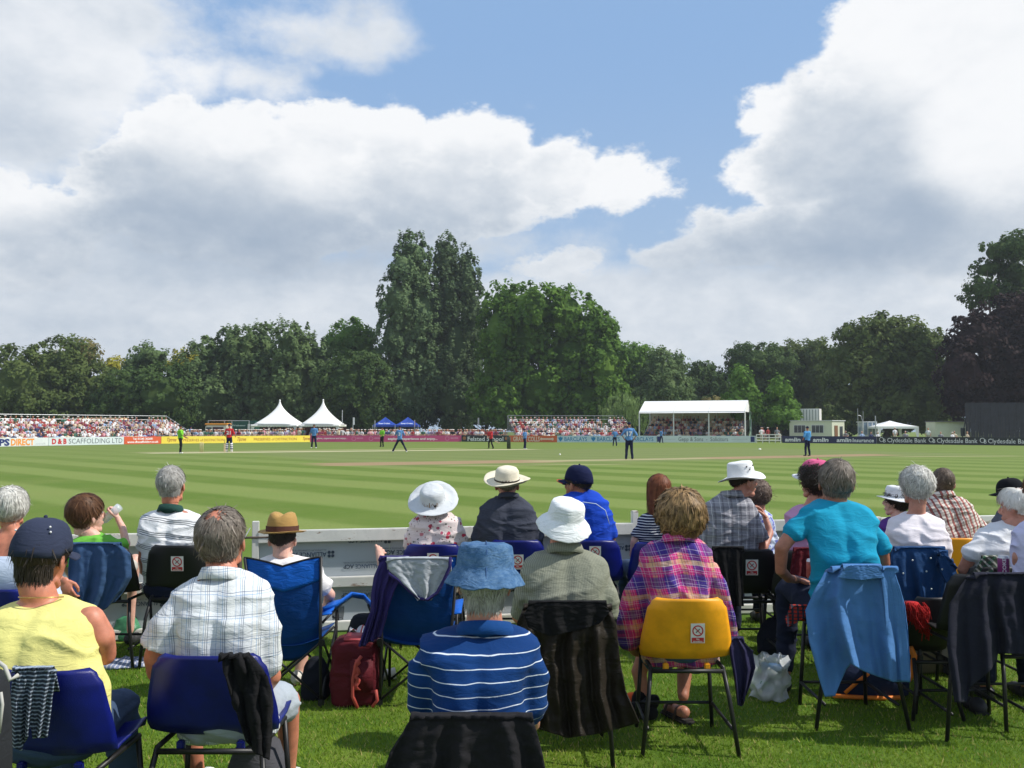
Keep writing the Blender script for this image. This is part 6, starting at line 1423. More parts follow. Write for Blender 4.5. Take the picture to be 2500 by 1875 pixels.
    # ---- slumped child in the second camp chair with a bare foot on the fence
    th = person('child slumped low in a camp chair with one bare foot up on the fence', 5.95,
        [(1440, 1000, 1046, .10, .045), (1455, 975, 1070, .08, .07), (1500, 968, 1078, .06, .09), (1560, 970, 1076, .04, .10)], (1024, 1412, 56, .12, 0, 10, 0), [
        dict(pts=[(978, 1465, .08, .038), (968, 1505, .12, .034), (985, 1520, .28, .026)], cut=1, hand=('curl', False)), dict(pts=[(1068, 1465, .08, .038), (1080, 1505, .12, .034), (1060, 1520, .28, .026)], cut=1, hand=('curl', True))],
        legs=[dict(pts=[(990, 1545, .08, .07), (960, 1450, .65, .055), (936, 1395, 1.25, .045), (931, 1372, 1.62, .036)], cut=.9), dict(pts=[(1055, 1545, .08, .07), (1060, 1520, .5, .055), (1062, 1590, .52, .045), (1062, 1630, .5, .036)], cut=.9)],
        shirt=cloth('child_tee', (.10, .11, .16)), skin=S_FAIR, trousers=DKN, hair=dict(style='short', m1=H_BR, n=800, vol=.008, length=.03, seed=17), shoe='none')
    q = MB(); a = P(931, 1376, 7.60); q.ell(a, (.034, .05, .04), None, 14, 8); q.limb([a, P(928, 1355, 7.70), P(925, 1345, 7.73)], [.034, .036, .030], 12)
    for i, (x, y, r) in enumerate(((918, 1332, .013), (925, 1334, .0105), (931, 1338, .010), (937, 1343, .0095), (942, 1350, .009))): q.limb([P(926 + i * 2, 1350, 7.72), P(x, y, 7.74)], [r * 1.2, r], 8)
    b = blob(q, .006, 2, off=base_of(th), mat=S_FAIR, name='foot'); obj('foot', b, th)
    PF = cloth('purple_fleece', (.034, .026, .120), crease=.8); GQ = cloth('grey_quilt_lining', (.36, .39, .42), crease=.8)
    drape('fleece', 'purple fleece jacket hung over the second camp chair', 'jacket', [(1358, 928, 1000), (1400, 912, 985), (1450, 905, 960), (1500, 905, 945), (1580, 880, 925)], 5.66, PF, 2.6, .028, 21, hem=[(0, 0), (1, -25)], thick=.015)
    drape('jacket_lining', 'pale grey quilted jacket lining folded over the second camp chair', 'jacket', [(1362, 945, 1102), (1385, 950, 1096), (1415, 975, 1082), (1445, 1005, 1066), (1462, 1022, 1050)], 5.62, GQ, 2.2, .020, 23, hem=[(0, 0), (.5, 0), (1, 0)], thick=.02)
    q = MB(); q.tube([P(x, y, 5.585) for x, y in ((1100, 1360), (1098, 1385), (1084, 1416), (1068, 1446), (1045, 1464), (1026, 1462), (1004, 1446), (972, 1416), (948, 1400))], .010, 8); o = q.build('jacket_hem', PF, None, True, base=(P(1024, YH, 5.58).x, 5.58, 0)); tag(o, 'purple and grey hem of the jacket curving across the second camp chair', 'jacket')

    # ---- front row: polo man, boy, sundress woman
    th = person('grey haired man in a white polo with dark stripes and a green collar', 6.80,
        [(1243, 388, 446, .05, .055), (1250, 366, 470, .04, .08), (1262, 345, 492, .03, .10), (1290, 336, 504, .0, .12), (1330, 345, 496, -.03, .13), (1390, 352, 490, -.02, .13), (1440, 350, 490, .0, .13)],
        (419, 1184, 62, .08, -3, 8, 0), [dict(pts=[(366, 1280, .02, .056), (358, 1320, .04, .056), (350, 1365, .08, .048), (350, 1395, .30, .036), (400, 1400, .38, .028)], cut=1.5, flare=1.35, hand=('curl', False)), dict(pts=[(474, 1280, .02, .056), (480, 1320, .04, .052), (482, 1365, .08, .045), (480, 1395, .30, .034), (440, 1400, .38, .028)], cut=1.5, flare=1.25, hand=('curl', True))],
        shirt=cloth('white_striped_polo', (.72, .73, .74), pat_whitepolo, crease=.7), skin=S_SUN, trousers=DKN, hair=dict(style='short', m1=H_GREY, n=1600, vol=.004, length=.03, seed=31))
    collar(th, HEADS[th][3] + Vector((0, 0, -.005)), .072, .05, cloth('bottle_green_collar', (.02, .06, .05)), tilt=-.3)
    poly_chair('black plastic chair with a notice, left of the camp chairs', 428, 1332, 6.60, 148, PLK, (432, 1377, 15, 18), legx=1.05)
    th = person('boy in a green T shirt drinking from a clear bottle', 6.85,
        [(1303, 212, 248, .03, .045), (1310, 190, 272, .02, .065), (1320, 168, 292, .01, .08), (1350, 165, 298, .0, .10), (1400, 175, 292, .0, .10), (1450, 178, 290, .0, .10)],
        (212, 1257, 66, .06, -35, 8, 4), [dict(pts=[(284, 1330, .02, .044), (308, 1328, .10, .040), (300, 1290, .16, .033), (286, 1262, .20, .026)], cut=.9, flare=1.35, hand=('grip', True, (-.35, .05, .9), (-1, 0, 0)), hs=.9), dict(pts=[(172, 1340, .02, .044), (160, 1380, .04, .038), (175, 1410, .2, .03)], cut=1, hand=('curl', False))],
        legs=[dict(pts=[(270, 1450, .05, .07), (310, 1390, .32, .062), (330, 1365, .44, .050), (322, 1450, .5, .042), (318, 1540, .5, .034)], cut=1.5), dict(pts=[(200, 1450, .05, .07), (190, 1420, .4, .060), (186, 1500, .45, .042), (186, 1560, .45, .034)], cut=.9)],
        shirt=cloth('lime_tee', (.15, .46, .06)), skin=S_FAIR, trousers=cloth('stone_shorts', (.52, .50, .45)), hair=dict(style='short', m1=H_BR, n=3600, vol=.010, length=.07, seed=33))
    o = MB(); c = P(268, 1258, 7.04); dr = Vector((-.72, .1, -.62)).normalized(); o.tube([c - dr * .10, c - dr * .03, c + dr * .05, c + dr * .08, c + dr * .10], [.030, .031, .030, .016, .013], 16); b = o.build('bottle', mat('clear_plastic', (.70, .78, .84), .12, .05, 20, alpha=.55, spec=.8), None, True, base=(c.x, c.y, 0)); tag(b, 'clear plastic bottle held to the mouth of the boy in green', 'bottle')
    poly_chair('chair hidden under the navy fleece behind the boy in green', 238, 1338, 6.60, 150, PLK, legx=1.15)
    drape('fleece', 'navy fleece jacket over the chair behind the boy in green', 'jacket', [(1325, 172, 298), (1345, 170, 318), (1420, 168, 322), (1460, 168, 305), (1500, 175, 278)], 6.56, cloth('navy_fleece', (.035, .075, .16), crease=.5), 3.0, .038, 35, hem=[(0, -60), (.3, -30), (.6, 0), (1, -30)])
    th = person('grey blonde haired woman in a pale sundress at the left edge', 6.05,
        [(1292, -8, 66, .04, .055), (1300, -45, 100, .03, .075), (1320, -68, 128, .02, .09), (1360, -70, 130, .0, .11), (1420, -62, 120, -.02, .125), (1470, -60, 116, .0, .13)],
        (28, 1240, 64, .07, 5, 6, 0), [dict(pts=[(118, 1340, .02, .046), (124, 1385, -.02, .042), (120, 1420, -.10, .038), (145, 1412, -.26, .030), (158, 1420, -.28, .026)], cut=-1, hand=('curl', True, (.35, -.1, -.9), (0, 1, 0))), dict(pts=[(-60, 1340, .02, .046), (-68, 1385, .0, .042), (-70, 1428, .0, .038)], cut=-1)],
        shirt=None, skin=S_SUN, trousers=cloth('sundress_blue', (.50, .58, .72)), hair=dict(style='bob', m1=H_SILVER, n=2600, vol=.012, length=.07, seed=37))
    q = MB(); q.rings([ring(P(28, y, 6.05 - .01), w * 6.05 / F, t, 26) for y, w, t in ((1352, 99, .118), (1400, 97, .128), (1470, 96, .14))], False); me = q.build('dress', cloth('sundress_blue', (.50, .58, .72)), th, True, solid=.004)
    q = MB(); q.tube([P(x, y, 5.93) for x, y in ((120, 1352), (110, 1330), (92, 1312))], .010, 6); q.build('strap', cloth('patterned_strap', (.5, .55, .6), pat_blotch((.05, .08, .12), (.7, .7, .7), 60)), th, True)
    poly_chair('blue plastic chair behind the woman in the sundress', 10, 1440, 5.80, 110, PLB)
    q = hand_part(P(150, 1415, 5.75), (.25, -.1, -.9), (.1, -.9, 0), 'curl', True); 
    # ---- front row centre
    th = person('woman in a wide pale grey sun hat and floral blouse', 7.32,
        [(1252, 1042, 1090, .05, .05), (1258, 1020, 1108, .04, .075), (1268, 1002, 1124, .02, .095), (1300, 995, 1130, .0, .11), (1340, 1000, 1126, -.02, .12), (1400, 1005, 1122, .0, .12)],
        (1058, 1224, 52, .08, 0, 12, -4), [dict(pts=[(1006, 1285, .02, .05), (998, 1320, .06, .046), (1004, 1360, .1, .04), (1040, 1370, .3, .03)], cut=2, hand=('curl', False)), dict(pts=[(1120, 1285, .02, .05), (1128, 1320, .06, .046), (1124, 1360, .1, .04), (1080, 1370, .3, .03)], cut=2, hand=('curl', True))],
        shirt=cloth('floral_blouse', (.72, .62, .60), pat_floral, crease=.6), skin=S_FAIR, trousers=BEI, hair=dict(style='bob', m1=H_FAIR, n=700, vol=.006, length=.05, seed=41))
    HM = HEADS[th][0]; gh = cloth('pale_grey_hat', (.58, .61, .63), crease=.7); X = HM @ Matrix.Rotation(math.radians(26), 4, 'X') @ Matrix.Scale(1.02, 4)
    h = seated_hat(th, X, [(.186, .030), (.184, .034), (.150, .026), (.110, .030), (.094, .038), (.092, .070), (.088, .105), (.076, .128), (.05, .136), (.02, .138)], gh, label='wide brimmed pale grey sun hat', ry=1.02, noisea=.004, wave=.008, seed=5)
    q = MB(); q.tube([X @ Vector((.02, -.105, .05)), X @ Vector((.03, -.13, .02)), X @ Vector((.045, -.17, .0)), X @ Vector((.03, -.20, -.01))], .002, 5); q.ell(X @ Vector((.02, -.108, .048)), .009, None, 8, 6); q.build('drawcord', DARKM, h, True)
    poly_chair('blue plastic chair under the woman in the floral blouse', 1055, 1330, 7.17, 142, PLB, (1057, 1369, 14, 18))
    th = person('man in a cream sun hat and charcoal shirt seen from behind', 7.34,
        [(1212, 1212, 1272, .06, .055), (1222, 1192, 1286, .05, .08), (1236, 1172, 1302, .03, .10), (1275, 1162, 1312, .0, .12), (1320, 1168, 1306, -.02, .13), (1400, 1172, 1304, .0, .13)],
        (1238, 1184, 53, .09, 0, 4, 0), [dict(pts=[(1174, 1262, .02, .056), (1168, 1310, .04, .052), (1166, 1360, .1, .042), (1200, 1375, .32, .032)], cut=2, flare=1.2, hand=('curl', False)), dict(pts=[(1302, 1262, .02, .056), (1310, 1310, .04, .052), (1308, 1360, .1, .042), (1270, 1375, .32, .032)], cut=2, flare=1.2, hand=('curl', True))],
        shirt=cloth('charcoal_shirt', (.050, .056, .078), crease=.8), skin=S_PINK, trousers=DKN, hair=dict(style='capped', m1=H_MIX, n=500, vol=.002, length=.03, seed=43))
    HM = HEADS[th][0]; X = HM @ Matrix.Rotation(math.radians(9), 4, 'X')
    seated_hat(th, X, [(.172, .052), (.170, .056), (.140, .034), (.105, .036), (.092, .046), (.090, .075), (.086, .110), (.070, .132), (.05, .140), (.02, .138)], cloth('cream_hat', (.68, .63, .50), crease=.5), label='cream wide brimmed sun hat with a dark cord', ry=1.05, noisea=.003, band_m=DARKM, bandz=[(.0965, .046), (.0955, .057)], wave=.012, seed=3.14)
    collar(th, HEADS[th][3], .070, .04, cloth('charcoal_shirt', (.05, .05, .07)), tilt=-.3)
    poly_chair('blue plastic chair under the man in the cream hat', 1260, 1320, 7.17, 136, PLB, (1264, 1373, 14, 18))
    rb = cloth('royal_blue_jersey', (.012, .060, .46), lambda nt, x, y, z, b: b, crease=.6)
    th = person('man in a navy cap and royal blue jersey looking left', 7.36,
        [(1198, 1400, 1448, .05, .055), (1208, 1378, 1466, .04, .08), (1224, 1364, 1484, .03, .10), (1262, 1364, 1494, .0, .12), (1310, 1372, 1492, -.02, .13), (1400, 1380, 1490, .0, .13)],
        (1410, 1183, 54, .07, 48, 2, 0), [dict(pts=[(1372, 1252, .02, .055), (1364, 1300, .06, .05), (1368, 1350, .1, .042), (1400, 1370, .32, .03)], cut=1.2, flare=1.3, hand=('curl', False)), dict(pts=[(1484, 1252, .02, .055), (1492, 1300, .04, .05), (1490, 1345, .1, .042), (1455, 1370, .32, .03)], cut=1.2, flare=1.3, hand=('curl', True))],
        shirt=rb, skin=S_TAN, trousers=DKN, hair=dict(style='capped', m1=H_DK, n=700, vol=.002, length=.02, seed=47))
    HM = HEADS[th][0]; cap(th, HM @ Matrix.Scale(1.06, 4), cloth('navy_cap', (.010, .014, .05)), cloth('red_navy_peak', (.010, .014, .05)), 'navy cap with a red edged peak')
    q = MB(); q.tube([HM @ Vector(p) for p in ((.0, .115, .020), (.04, .10, .018), (.075, .04, .02), (.082, -.01, .01))] , .004, 6); q.ell(HM @ Vector((-.035, .092, .004)), (.024, .012, .015), None, 10, 6); q.ell(HM @ Vector((.035, .092, .004)), (.024, .012, .015), None, 10, 6); q.tube([HM @ Vector(p) for p in ((-.035, .1, .01), (-.075, .04, .01), (-.082, -.01, .0))], .004, 6); q.build('sunglasses', DARKM, th, True)
    q = MB(); q.tube([HM @ Vector((.11 * math.sin(a) * .78, .105 * math.cos(a) + .078 * math.cos(a) ** .6 - .005 + .0, .024 - .022 * math.sin(a) ** 2)) for a in [(-1.2 + 2.4 * k / 16) for k in range(17)]], .003, 5); q.build('red_edging', mat('red_piping', (.5, .04, .03), .7), th, True)
    q = MB(); q.tube([P(x, y, 7.232 - .0 + (.03 if x > 1480 else .0)) for x, y in ((1370, 1250), (1392, 1232), (1425, 1226), (1455, 1230), (1478, 1246), (1488, 1280))], .0032, 5); q.build('piping', mat('pale_piping', (.5, .6, .75), .7), th, True)
    poly_chair('blue plastic chair under the man in the royal blue jersey', 1448, 1320, 7.17, 134, PLB, (1453, 1352, 14, 18))

    # ---- man in the white bucket hat, olive shirt
    os_ = cloth('olive_striped_shirt', (.25, .26, .20), pat_olive, crease=.8)
    th = person('man in a white bucket hat and olive pinstriped shirt', 4.86,
        [(1340, 1338, 1420, .11, .06), (1350, 1312, 1448, .10, .085), (1366, 1282, 1478, .09, .105), (1396, 1270, 1490, .06, .125), (1440, 1288, 1474, .02, .135), (1480, 1286, 1478, .0, .14), (1550, 1275, 1495, .02, .14), (1620, 1280, 1490, .03, .13)],
        (1376, 1290, 78, .14, -12, 4, 8), [dict(pts=[(1292, 1400, .06, .062), (1284, 1450, .08, .058), (1268, 1505, .14, .050), (1300, 1530, .38, .036), (1350, 1535, .45, .03)], cut=2, flare=1.2, hand=('curl', False)), dict(pts=[(1470, 1400, .06, .062), (1476, 1450, .06, .060), (1478, 1500, .10, .054), (1480, 1530, .38, .036), (1420, 1540, .45, .03)], cut=2.0, flare=1.35, hand=('curl', True))],
        shirt=os_, skin=S_SUN, trousers=BEI, fold=crease(15.4, .0060, 4.0, 6.0, 1.3, .003), hair=dict(style='capped', m1=H_GREY, n=700, vol=.002, length=.03, seed=51), neckw=.066)
    collar(th, HEADS[th][3] + Vector((0, 0, -.006)), .078, .05, os_, tilt=-.3); HM = HEADS[th][0]
    X = HM @ Matrix.Translation((0, 0, .006)) @ Matrix.Rotation(math.radians(6), 4, 'Y') @ Matrix.Rotation(math.radians(8), 4, 'X') @ Matrix.Scale(1.02, 4)
    seated_hat(th, X, [(.138, -.006), (.137, -.002), (.120, .026), (.098, .052), (.092, .060), (.091, .072), (.086, .118), (.080, .132), (.060, .140), (.03, .142)], cloth('white_hat', (.76, .79, .80), crease=.9), label='white cotton bucket hat', ry=1.08, noisea=.005, wave=.016, seed=1.2)
    poly_chair('dark chair hidden by a long brown waxed coat', 1385, 1486, 4.70, 205, PLK)
    drape('coat', 'long dark brown waxed coat hanging to the ground behind the olive shirt man', 'coat', [(1474, 1278, 1492), (1520, 1262, 1505), (1600, 1252, 1512), (1700, 1262, 1525), (1790, 1272, 1560)], 4.68, cloth('waxed_brown', (.018, .014, .0095), rough=.5, crease=.9), 4.3, .050, 53, hem=[(0, -60), (.15, -10), (.4, 12), (.7, 0), (1, -25)], nu=110, nv=60, flare=.06, crumple=.05)
    drape('jacket', 'black jacket lying over the top of the brown waxed coat', 'jacket', [(1468, 1290, 1480), (1500, 1280, 1488), (1545, 1290, 1465)], 4.60, cloth('black_jacket', (.010, .010, .011)), 3, .015, 55, hem=[(0, -12), (.3, 8), (.8, -10), (1, -25)])

    # ---- plaid woman and yellow chair
    pl = cloth('pink_purple_plaid', (.56, .040, .19), pat_plaid, crease=.9)
    th = person('woman with wavy dark blonde hair in a pink and purple plaid shirt', 5.06,
        [(1312, 1622, 1690, .11, .055), (1324, 1596, 1716, .10, .08), (1342, 1566, 1740, .09, .10), (1376, 1564, 1742, .06, .12), (1430, 1584, 1728, .03, .13), (1490, 1582, 1732, .0, .135), (1560, 1576, 1744, .01, .14), (1610, 1566, 1756, .03, .14)],
        (1662, 1262, 74, .14, 6, 2, -6), [
        dict(pts=[(1585, 1372, .08, .060), (1560, 1440, .10, .060), (1540, 1520, .16, .056), (1536, 1560, .20, .052), (1550, 1590, .34, .036), (1590, 1600, .42, .03)], cut=3.2, flare=1.42, hand=('curl', False)),
        dict(pts=[(1722, 1372, .08, .060), (1746, 1430, .10, .060), (1764, 1500, .14, .056), (1768, 1545, .20, .05), (1750, 1580, .36, .036), (1720, 1590, .42, .03)], cut=3.1, flare=1.36, hand=('curl', True))],
        legs=[dict(pts=[(1700, 1600, .1, .09), (1690, 1580, .50, .075), (1672, 1630, .48, .055), (1668, 1690, .42, .042), (1668, 1700, .40, .04)], cut=1.3), dict(pts=[(1610, 1600, .1, .09), (1590, 1575, .48, .075), (1560, 1640, .50, .055), (1570, 1700, .48, .042)], cut=1.3)],
        shirt=pl, skin=S_TAN, trousers=cloth('denim_shorts', (.05, .10, .22)), fold=crease(19.9, .0080, 4.5, 4.0, 1.5, .004), hair=dict(style='bob', m1=H_FAIR, n=3600, vol=.034, length=.06, seed=57, thick=.0032), shoe='none')
    collar(th, HEADS[th][3] + Vector((0, 0, -.01)), .074, .045, pl, tilt=-.3)
    for px, py, dd in ((1668, 1702, 5.44), (1570, 1704, 5.52)):
        a = P(px, py, dd); q = MB(); q.box(Vector((a.x - .03, a.y + .03, .018)), (.085, .25, .03), Matrix.Rotation(.45, 3, 'Z')); q.build('sandal', mat('sandal_sole', (.03, .025, .022), .8), th, bevel=.012)
        q = MB(); q.limb([Vector((a.x, a.y - .02, .06)), Vector((a.x - .03, a.y + .06, .05)), Vector((a.x - .07, a.y + .13, .042))], [.036, .032, .026], 10); q.build('foot', S_TAN, th, True)
        for k in (.2, .75): q = MB(); c = Vector((a.x - .08 * k, a.y - .02 + .14 * k, .05)); q.tube([c + Vector((-.045, -.02, -.03)), c + Vector((-.02, 0, .028)), c + Vector((.02, .01, .03)), c + Vector((.045, .02, -.03))], .009, 6); q.build('sandal_strap', mat('sandal_strap', (.05, .03, .025), .7), th, True)
    poly_chair('yellow plastic chair with a no smoking notice under the plaid woman', 1683, 1463, 4.86, 196, PLY, (1704, 1549, 17, 24), legx=1.12)
    drape('jacket', 'dark navy jacket hanging beside the yellow chair on its right', 'jacket', [(1555, 1780, 1812), (1590, 1782, 1838), (1640, 1790, 1845), (1720, 1800, 1822)], 5.02, cloth('navy_nylon', (.020, .018, .055), rough=.6), 2.0, .03, 59, hem=[(0, 0), (.5, 5), (1, -30)])
    th = thing('bundle', 'orange and black bundle on the grass left of the yellow chair', 'bag', G(1560, 1755)); r = random.Random(2)
    for i in range(7): c = G(1560 + r.uniform(-20, 30), 1742 + r.uniform(-12, 8)); q = MB(); q.ell(c + Vector((0, 0, .05 + r.uniform(0, .05))), (r.uniform(.04, .08), .05, r.uniform(.03, .05)), Matrix.Rotation(r.uniform(0, 3), 3, 'Y'), 12, 8); q.build('fold', cloth('orange_cloth', (.60, .10, .03)) if i % 2 else cloth('black_cloth', (.012, .012, .014)), th, True)

    # ---- front row right
    th = person('girl with long auburn hair in a navy and white striped top', 7.45,
        [(1250, 1588, 1632, .04, .045), (1256, 1568, 1646, .03, .065), (1268, 1554, 1658, .02, .08), (1300, 1556, 1652, .0, .095), (1340, 1562, 1646, .0, .10), (1400, 1560, 1650, .0, .11)],
        (1608, 1196, 44, .06, 4, 4, 0), [dict(pts=[(1560, 1282, .02, .040), (1548, 1320, .02, .036), (1544, 1356, .06, .032), (1570, 1375, .25, .026)], cut=.8, flare=1.3, hand=('curl', False)), dict(pts=[(1650, 1282, .02, .040), (1660, 1320, .02, .036), (1656, 1356, .06, .032), (1630, 1375, .25, .026)], cut=.8, flare=1.3, hand=('curl', True))],
        shirt=cloth('sailor_stripes', (.015, .018, .05), pat_sailor), skin=S_FAIR, trousers=JEAN, hair=dict(style='long', m1=H_RED, n=3000, vol=.024, length=.20, seed=61), legdir=-.25)
    poly_chair('blue plastic chair under the girl with auburn hair', 1605, 1325, 7.22, 118, PLB)
    gc = cloth('grey_check_shirt', (.26, .26, .29), pat_greycheck, crease=.8)
    th = person('man in a white hat and grey check shirt, face turned right, hand raised', 6.98,
        [(1206, 1760, 1812, .05, .055), (1214, 1742, 1826, .04, .08), (1230, 1724, 1842, .03, .105), (1270, 1714, 1856, .0, .125), (1320, 1712, 1850, -.02, .13), (1400, 1716, 1848, .0, .13)],
        (1815, 1176, 52, .06, -72, 4, 0), [dict(pts=[(1838, 1255, .0, .056), (1852, 1305, -.02, .054), (1862, 1340, .02, .046), (1880, 1300, .12, .036), (1868, 1262, .16, .028)], cut=1.35, flare=1.38, hand=('curl', True, (-.5, 0, .8), (-1, 0, 0))), dict(pts=[(1728, 1262, .02, .056), (1720, 1310, .04, .05), (1730, 1360, .1, .042), (1780, 1375, .32, .03)], cut=1.3, flare=1.3, hand=('curl', False))],
        shirt=gc, skin=S_PINK, trousers=DKN, hair=dict(style='capped', m1=H_DK, n=700, vol=.002, length=.02, seed=63))
    collar(th, HEADS[th][3] + Vector((0, 0, -.005)), .072, .045, gc, tilt=-.2); HM = HEADS[th][0]
    h = seated_hat(th, HM @ Matrix.Rotation(math.radians(4), 4, 'X') @ Matrix.Scale(1.04, 4), [(.158, .034), (.157, .038), (.135, .030), (.105, .034), (.094, .042), (.092, .060), (.088, .10), (.082, .138), (.074, .146), (.03, .147)], cloth('white_cricket_hat', (.74, .75, .76), crease=.4), label='white cricket hat with eyelets', ry=1.10, noisea=.002, wave=-.020, seed=0)
    for p in ((.080, -.02, .118), (.083, .03, .125), (.086, .0, .095)):
        q = MB(); q.ell(HM @ Vector((p[0] + .012, p[1], p[2])), .006, None, 8, 6); q.build('eyelet', DARKM, h, True)
    poly_chair('black plastic chair with a notice under the man in the white hat', 1822, 1342, 6.78, 158, PLK, (1836, 1386, 15, 19))
    drape('jacket', 'black jacket spread over the chair of the man in the white hat', 'jacket', [(1335, 1738, 1815), (1380, 1745, 1812), (1480, 1760, 1815)], 6.74, cloth('black_jacket', (.010, .010, .011)), 2.5, .02, 65)
    person('curly haired woman in a pale blue patterned blouse in front of the white hat man', 7.75,
        [(1245, 1836, 1866, .04, .045), (1252, 1818, 1880, .03, .065), (1268, 1806, 1888, .02, .085), (1310, 1806, 1886, .0, .10), (1400, 1810, 1886, .0, .11)], (1852, 1208, 40, .05, -10, 4, 0),
        [dict(pts=[(1882, 1280, .02, .042), (1888, 1320, .04, .04), (1880, 1350, .1, .034)], cut=2, hand=('curl', True)), dict(pts=[(1812, 1280, .02, .042), (1806, 1320, .04, .04), (1812, 1350, .1, .034)], cut=2, hand=('curl', False))],
        shirt=cloth('pale_blue_print', (.50, .58, .74), pat_blotch((.14, .16, .50), (.72, .76, .84), 22)), skin=S_PINK, trousers=DKN, hair=dict(style='curly', m1=hairmat('hair_mousy_locks', (.07, .045, .035), (.26, .19, .15)), n=1900, vol=.020, length=.06, seed=67))
    th = person('woman in a pink cap and pink top leaning behind the turquoise T shirt', 6.75,
        [(1232, 1952, 2006, .05, .05), (1240, 1934, 2020, .04, .075), (1256, 1918, 2030, .03, .09), (1300, 1922, 2040, .0, .11), (1350, 1935, 2040, .0, .12), (1410, 1940, 2040, .0, .12)], (1990, 1176, 56, .07, 35, 4, 0),
        [dict(pts=[(1928, 1280, .02, .048), (1930, 1330, .0, .046), (1945, 1380, .06, .04)], cut=2, hand=('curl', False)), dict(pts=[(2026, 1280, .02, .048), (2040, 1330, .02, .044), (2030, 1380, .1, .036)], cut=2, hand=('curl', True))],
        shirt=cloth('pink_top', (.56, .30, .48)), skin=S_PINK, trousers=DKN, hair=dict(style='curly', m1=H_DK, n=1900, vol=.018, length=.08, seed=69))
    cap(th, HEADS[th][0] @ Matrix.Translation((0, 0, .010)) @ Matrix.Diagonal((1.22, 1.16, 1.10, 1)), cloth('pink_cap', (.62, .11, .24)), cloth('white_peak', (.72, .72, .75)), 'pink baseball cap with a white peak')
    poly_chair('dark chair under the woman in the pink cap', 1975, 1345, 6.58, 140, PLK)
    drape('jacket', 'dark red jacket on the chair of the woman in the pink cap', 'jacket', [(1338, 1936, 2010), (1400, 1928, 2000), (1430, 1926, 2000)], 6.52, cloth('dark_red_jacket', (.10, .012, .018)), 2.5, .015, 71)
    # ---- turquoise man
    tq = cloth('turquoise_tee', (.012, .29, .46), crease=.6)
    th = person('man in a bright turquoise T shirt resting his left hand on his thigh', 5.50,
        [(1222, 2000, 2076, .12, .055), (1230, 1978, 2100, .11, .08), (1244, 1952, 2128, .10, .10), (1272, 1956, 2142, .07, .12), (1310, 1972, 2134, .03, .13), (1350, 1978, 2136, .0, .135), (1390, 1982, 2148, .0, .135), (1460, 1980, 2140, .02, .14), (1520, 1980, 2140, .03, .13)],
        (2041, 1180, 76, .16, -6, 6, 3), [
        dict(pts=[(1974, 1262, .08, .060), (1938, 1298, .06, .056), (1908, 1338, .04, .050), (1906, 1392, .08, .042), (1925, 1412, .20, .034), (1948, 1416, .30, .028)], cut=1.15, flare=1.30, hand=('flat', False, (.8, .45, -.2), (0, 0, -1))),
        dict(pts=[(2122, 1278, .08, .056), (2150, 1322, .10, .050), (2160, 1375, .14, .042), (2130, 1410, .34, .034), (2080, 1420, .42, .028)], cut=1.5, flare=1.25, hand=('curl', True))],
        legs=[dict(pts=[(2010, 1500, .08, .10), (1950, 1440, .42, .085), (1925, 1440, .55, .078), (1920, 1560, .58, .062), (1915, 1640, .55, .05)], cut=4), dict(pts=[(2100, 1500, .08, .10), (2130, 1450, .50, .080), (2150, 1560, .52, .062), (2150, 1640, .5, .05)], cut=3)],
        shirt=tq, skin=S_TAN, trousers=DKN, seat=.52, fold=crease(23.3, .0072, 3.0, 7.5, 1.6), hair=dict(style='short', m1=H_MIX, n=3000, vol=.007, length=.05, seed=73))
    poly_chair('tall black chair under the man in the turquoise T shirt', 2100, 1392, 5.28, 170, PLK, legx=1.25)
    LB = cloth('light_blue_cotton', (.070, .180, .40), crease=.45)
    lbs = drape('shirt', 'light blue cotton shirt hung on the chair of the turquoise T shirt man', 'shirt', [(1382, 2022, 2182), (1420, 1992, 2196), (1471, 1966, 2208), (1540, 1975, 2216), (1620, 1998, 2220), (1665, 2014, 2222)], 5.24, LB, 2.4, .070, 75, hem=[(0, 36), (.12, 34), (.24, -30), (.3, -45), (.5, -22), (.8, 0), (1, 0)], nu=100, nv=60, flare=.03)
    def neckband(o_, y, xl, xr, d, m, h=24):
        drape('collar', None, None, [(y - 6, xl, xr), (y + h * .5, xl - 4, xr + 4), (y + h, xl - 12, xr + 10)], d, m, 1.2, .008, 3, hem=[(0, 0), (.5, 6), (1, 0)], parent=o_, thick=.004, front=.04)
    drape('shirt_sleeve', 'hanging sleeve of the light blue shirt on the turquoise man\'s chair', 'shirt', [(1384, 2150, 2186), (1450, 2158, 2204), (1560, 2166, 2216), (1662, 2176, 2222)], 5.15, LB, 1.1, .022, 77, hem=[(0, 0), (1, 4)], thick=.008)
    neckband(lbs, 1386, 2056, 2150, 5.13, LB)
    drape('rug', 'red tartan rug peeping out left of the light blue shirt', 'rug', [(1478, 1928, 1975), (1500, 1918, 1975), (1522, 1922, 1970)], 5.36, cloth('red_tartan', (.34, .03, .02), lambda nt, x, y, z, b: mixc(nt, line(z, .02, .006), mixc(nt, line(x, .03, .012), b, (.03, .03, .05)), (.02, .03, .04))), 1.5, .01, 79, hem=[(0, 10), (1, -16)])
    th = thing('scarf', 'red fringed scarf bunched on the right of the light blue shirt', 'scarf', Vector((P(2235, YH, 5.45).x, 5.45, 0))); r = random.Random(9)
    q = MB(); q.rings([ring(P(2222 + k * 4, 1470 + k * 9, 5.45), (.045 - k * .002), .04, 16) for k in range(8)]); q.build('wrap', cloth('scarf_red', (.40, .02, .02), crease=1.0), th, True)
    q = MB()
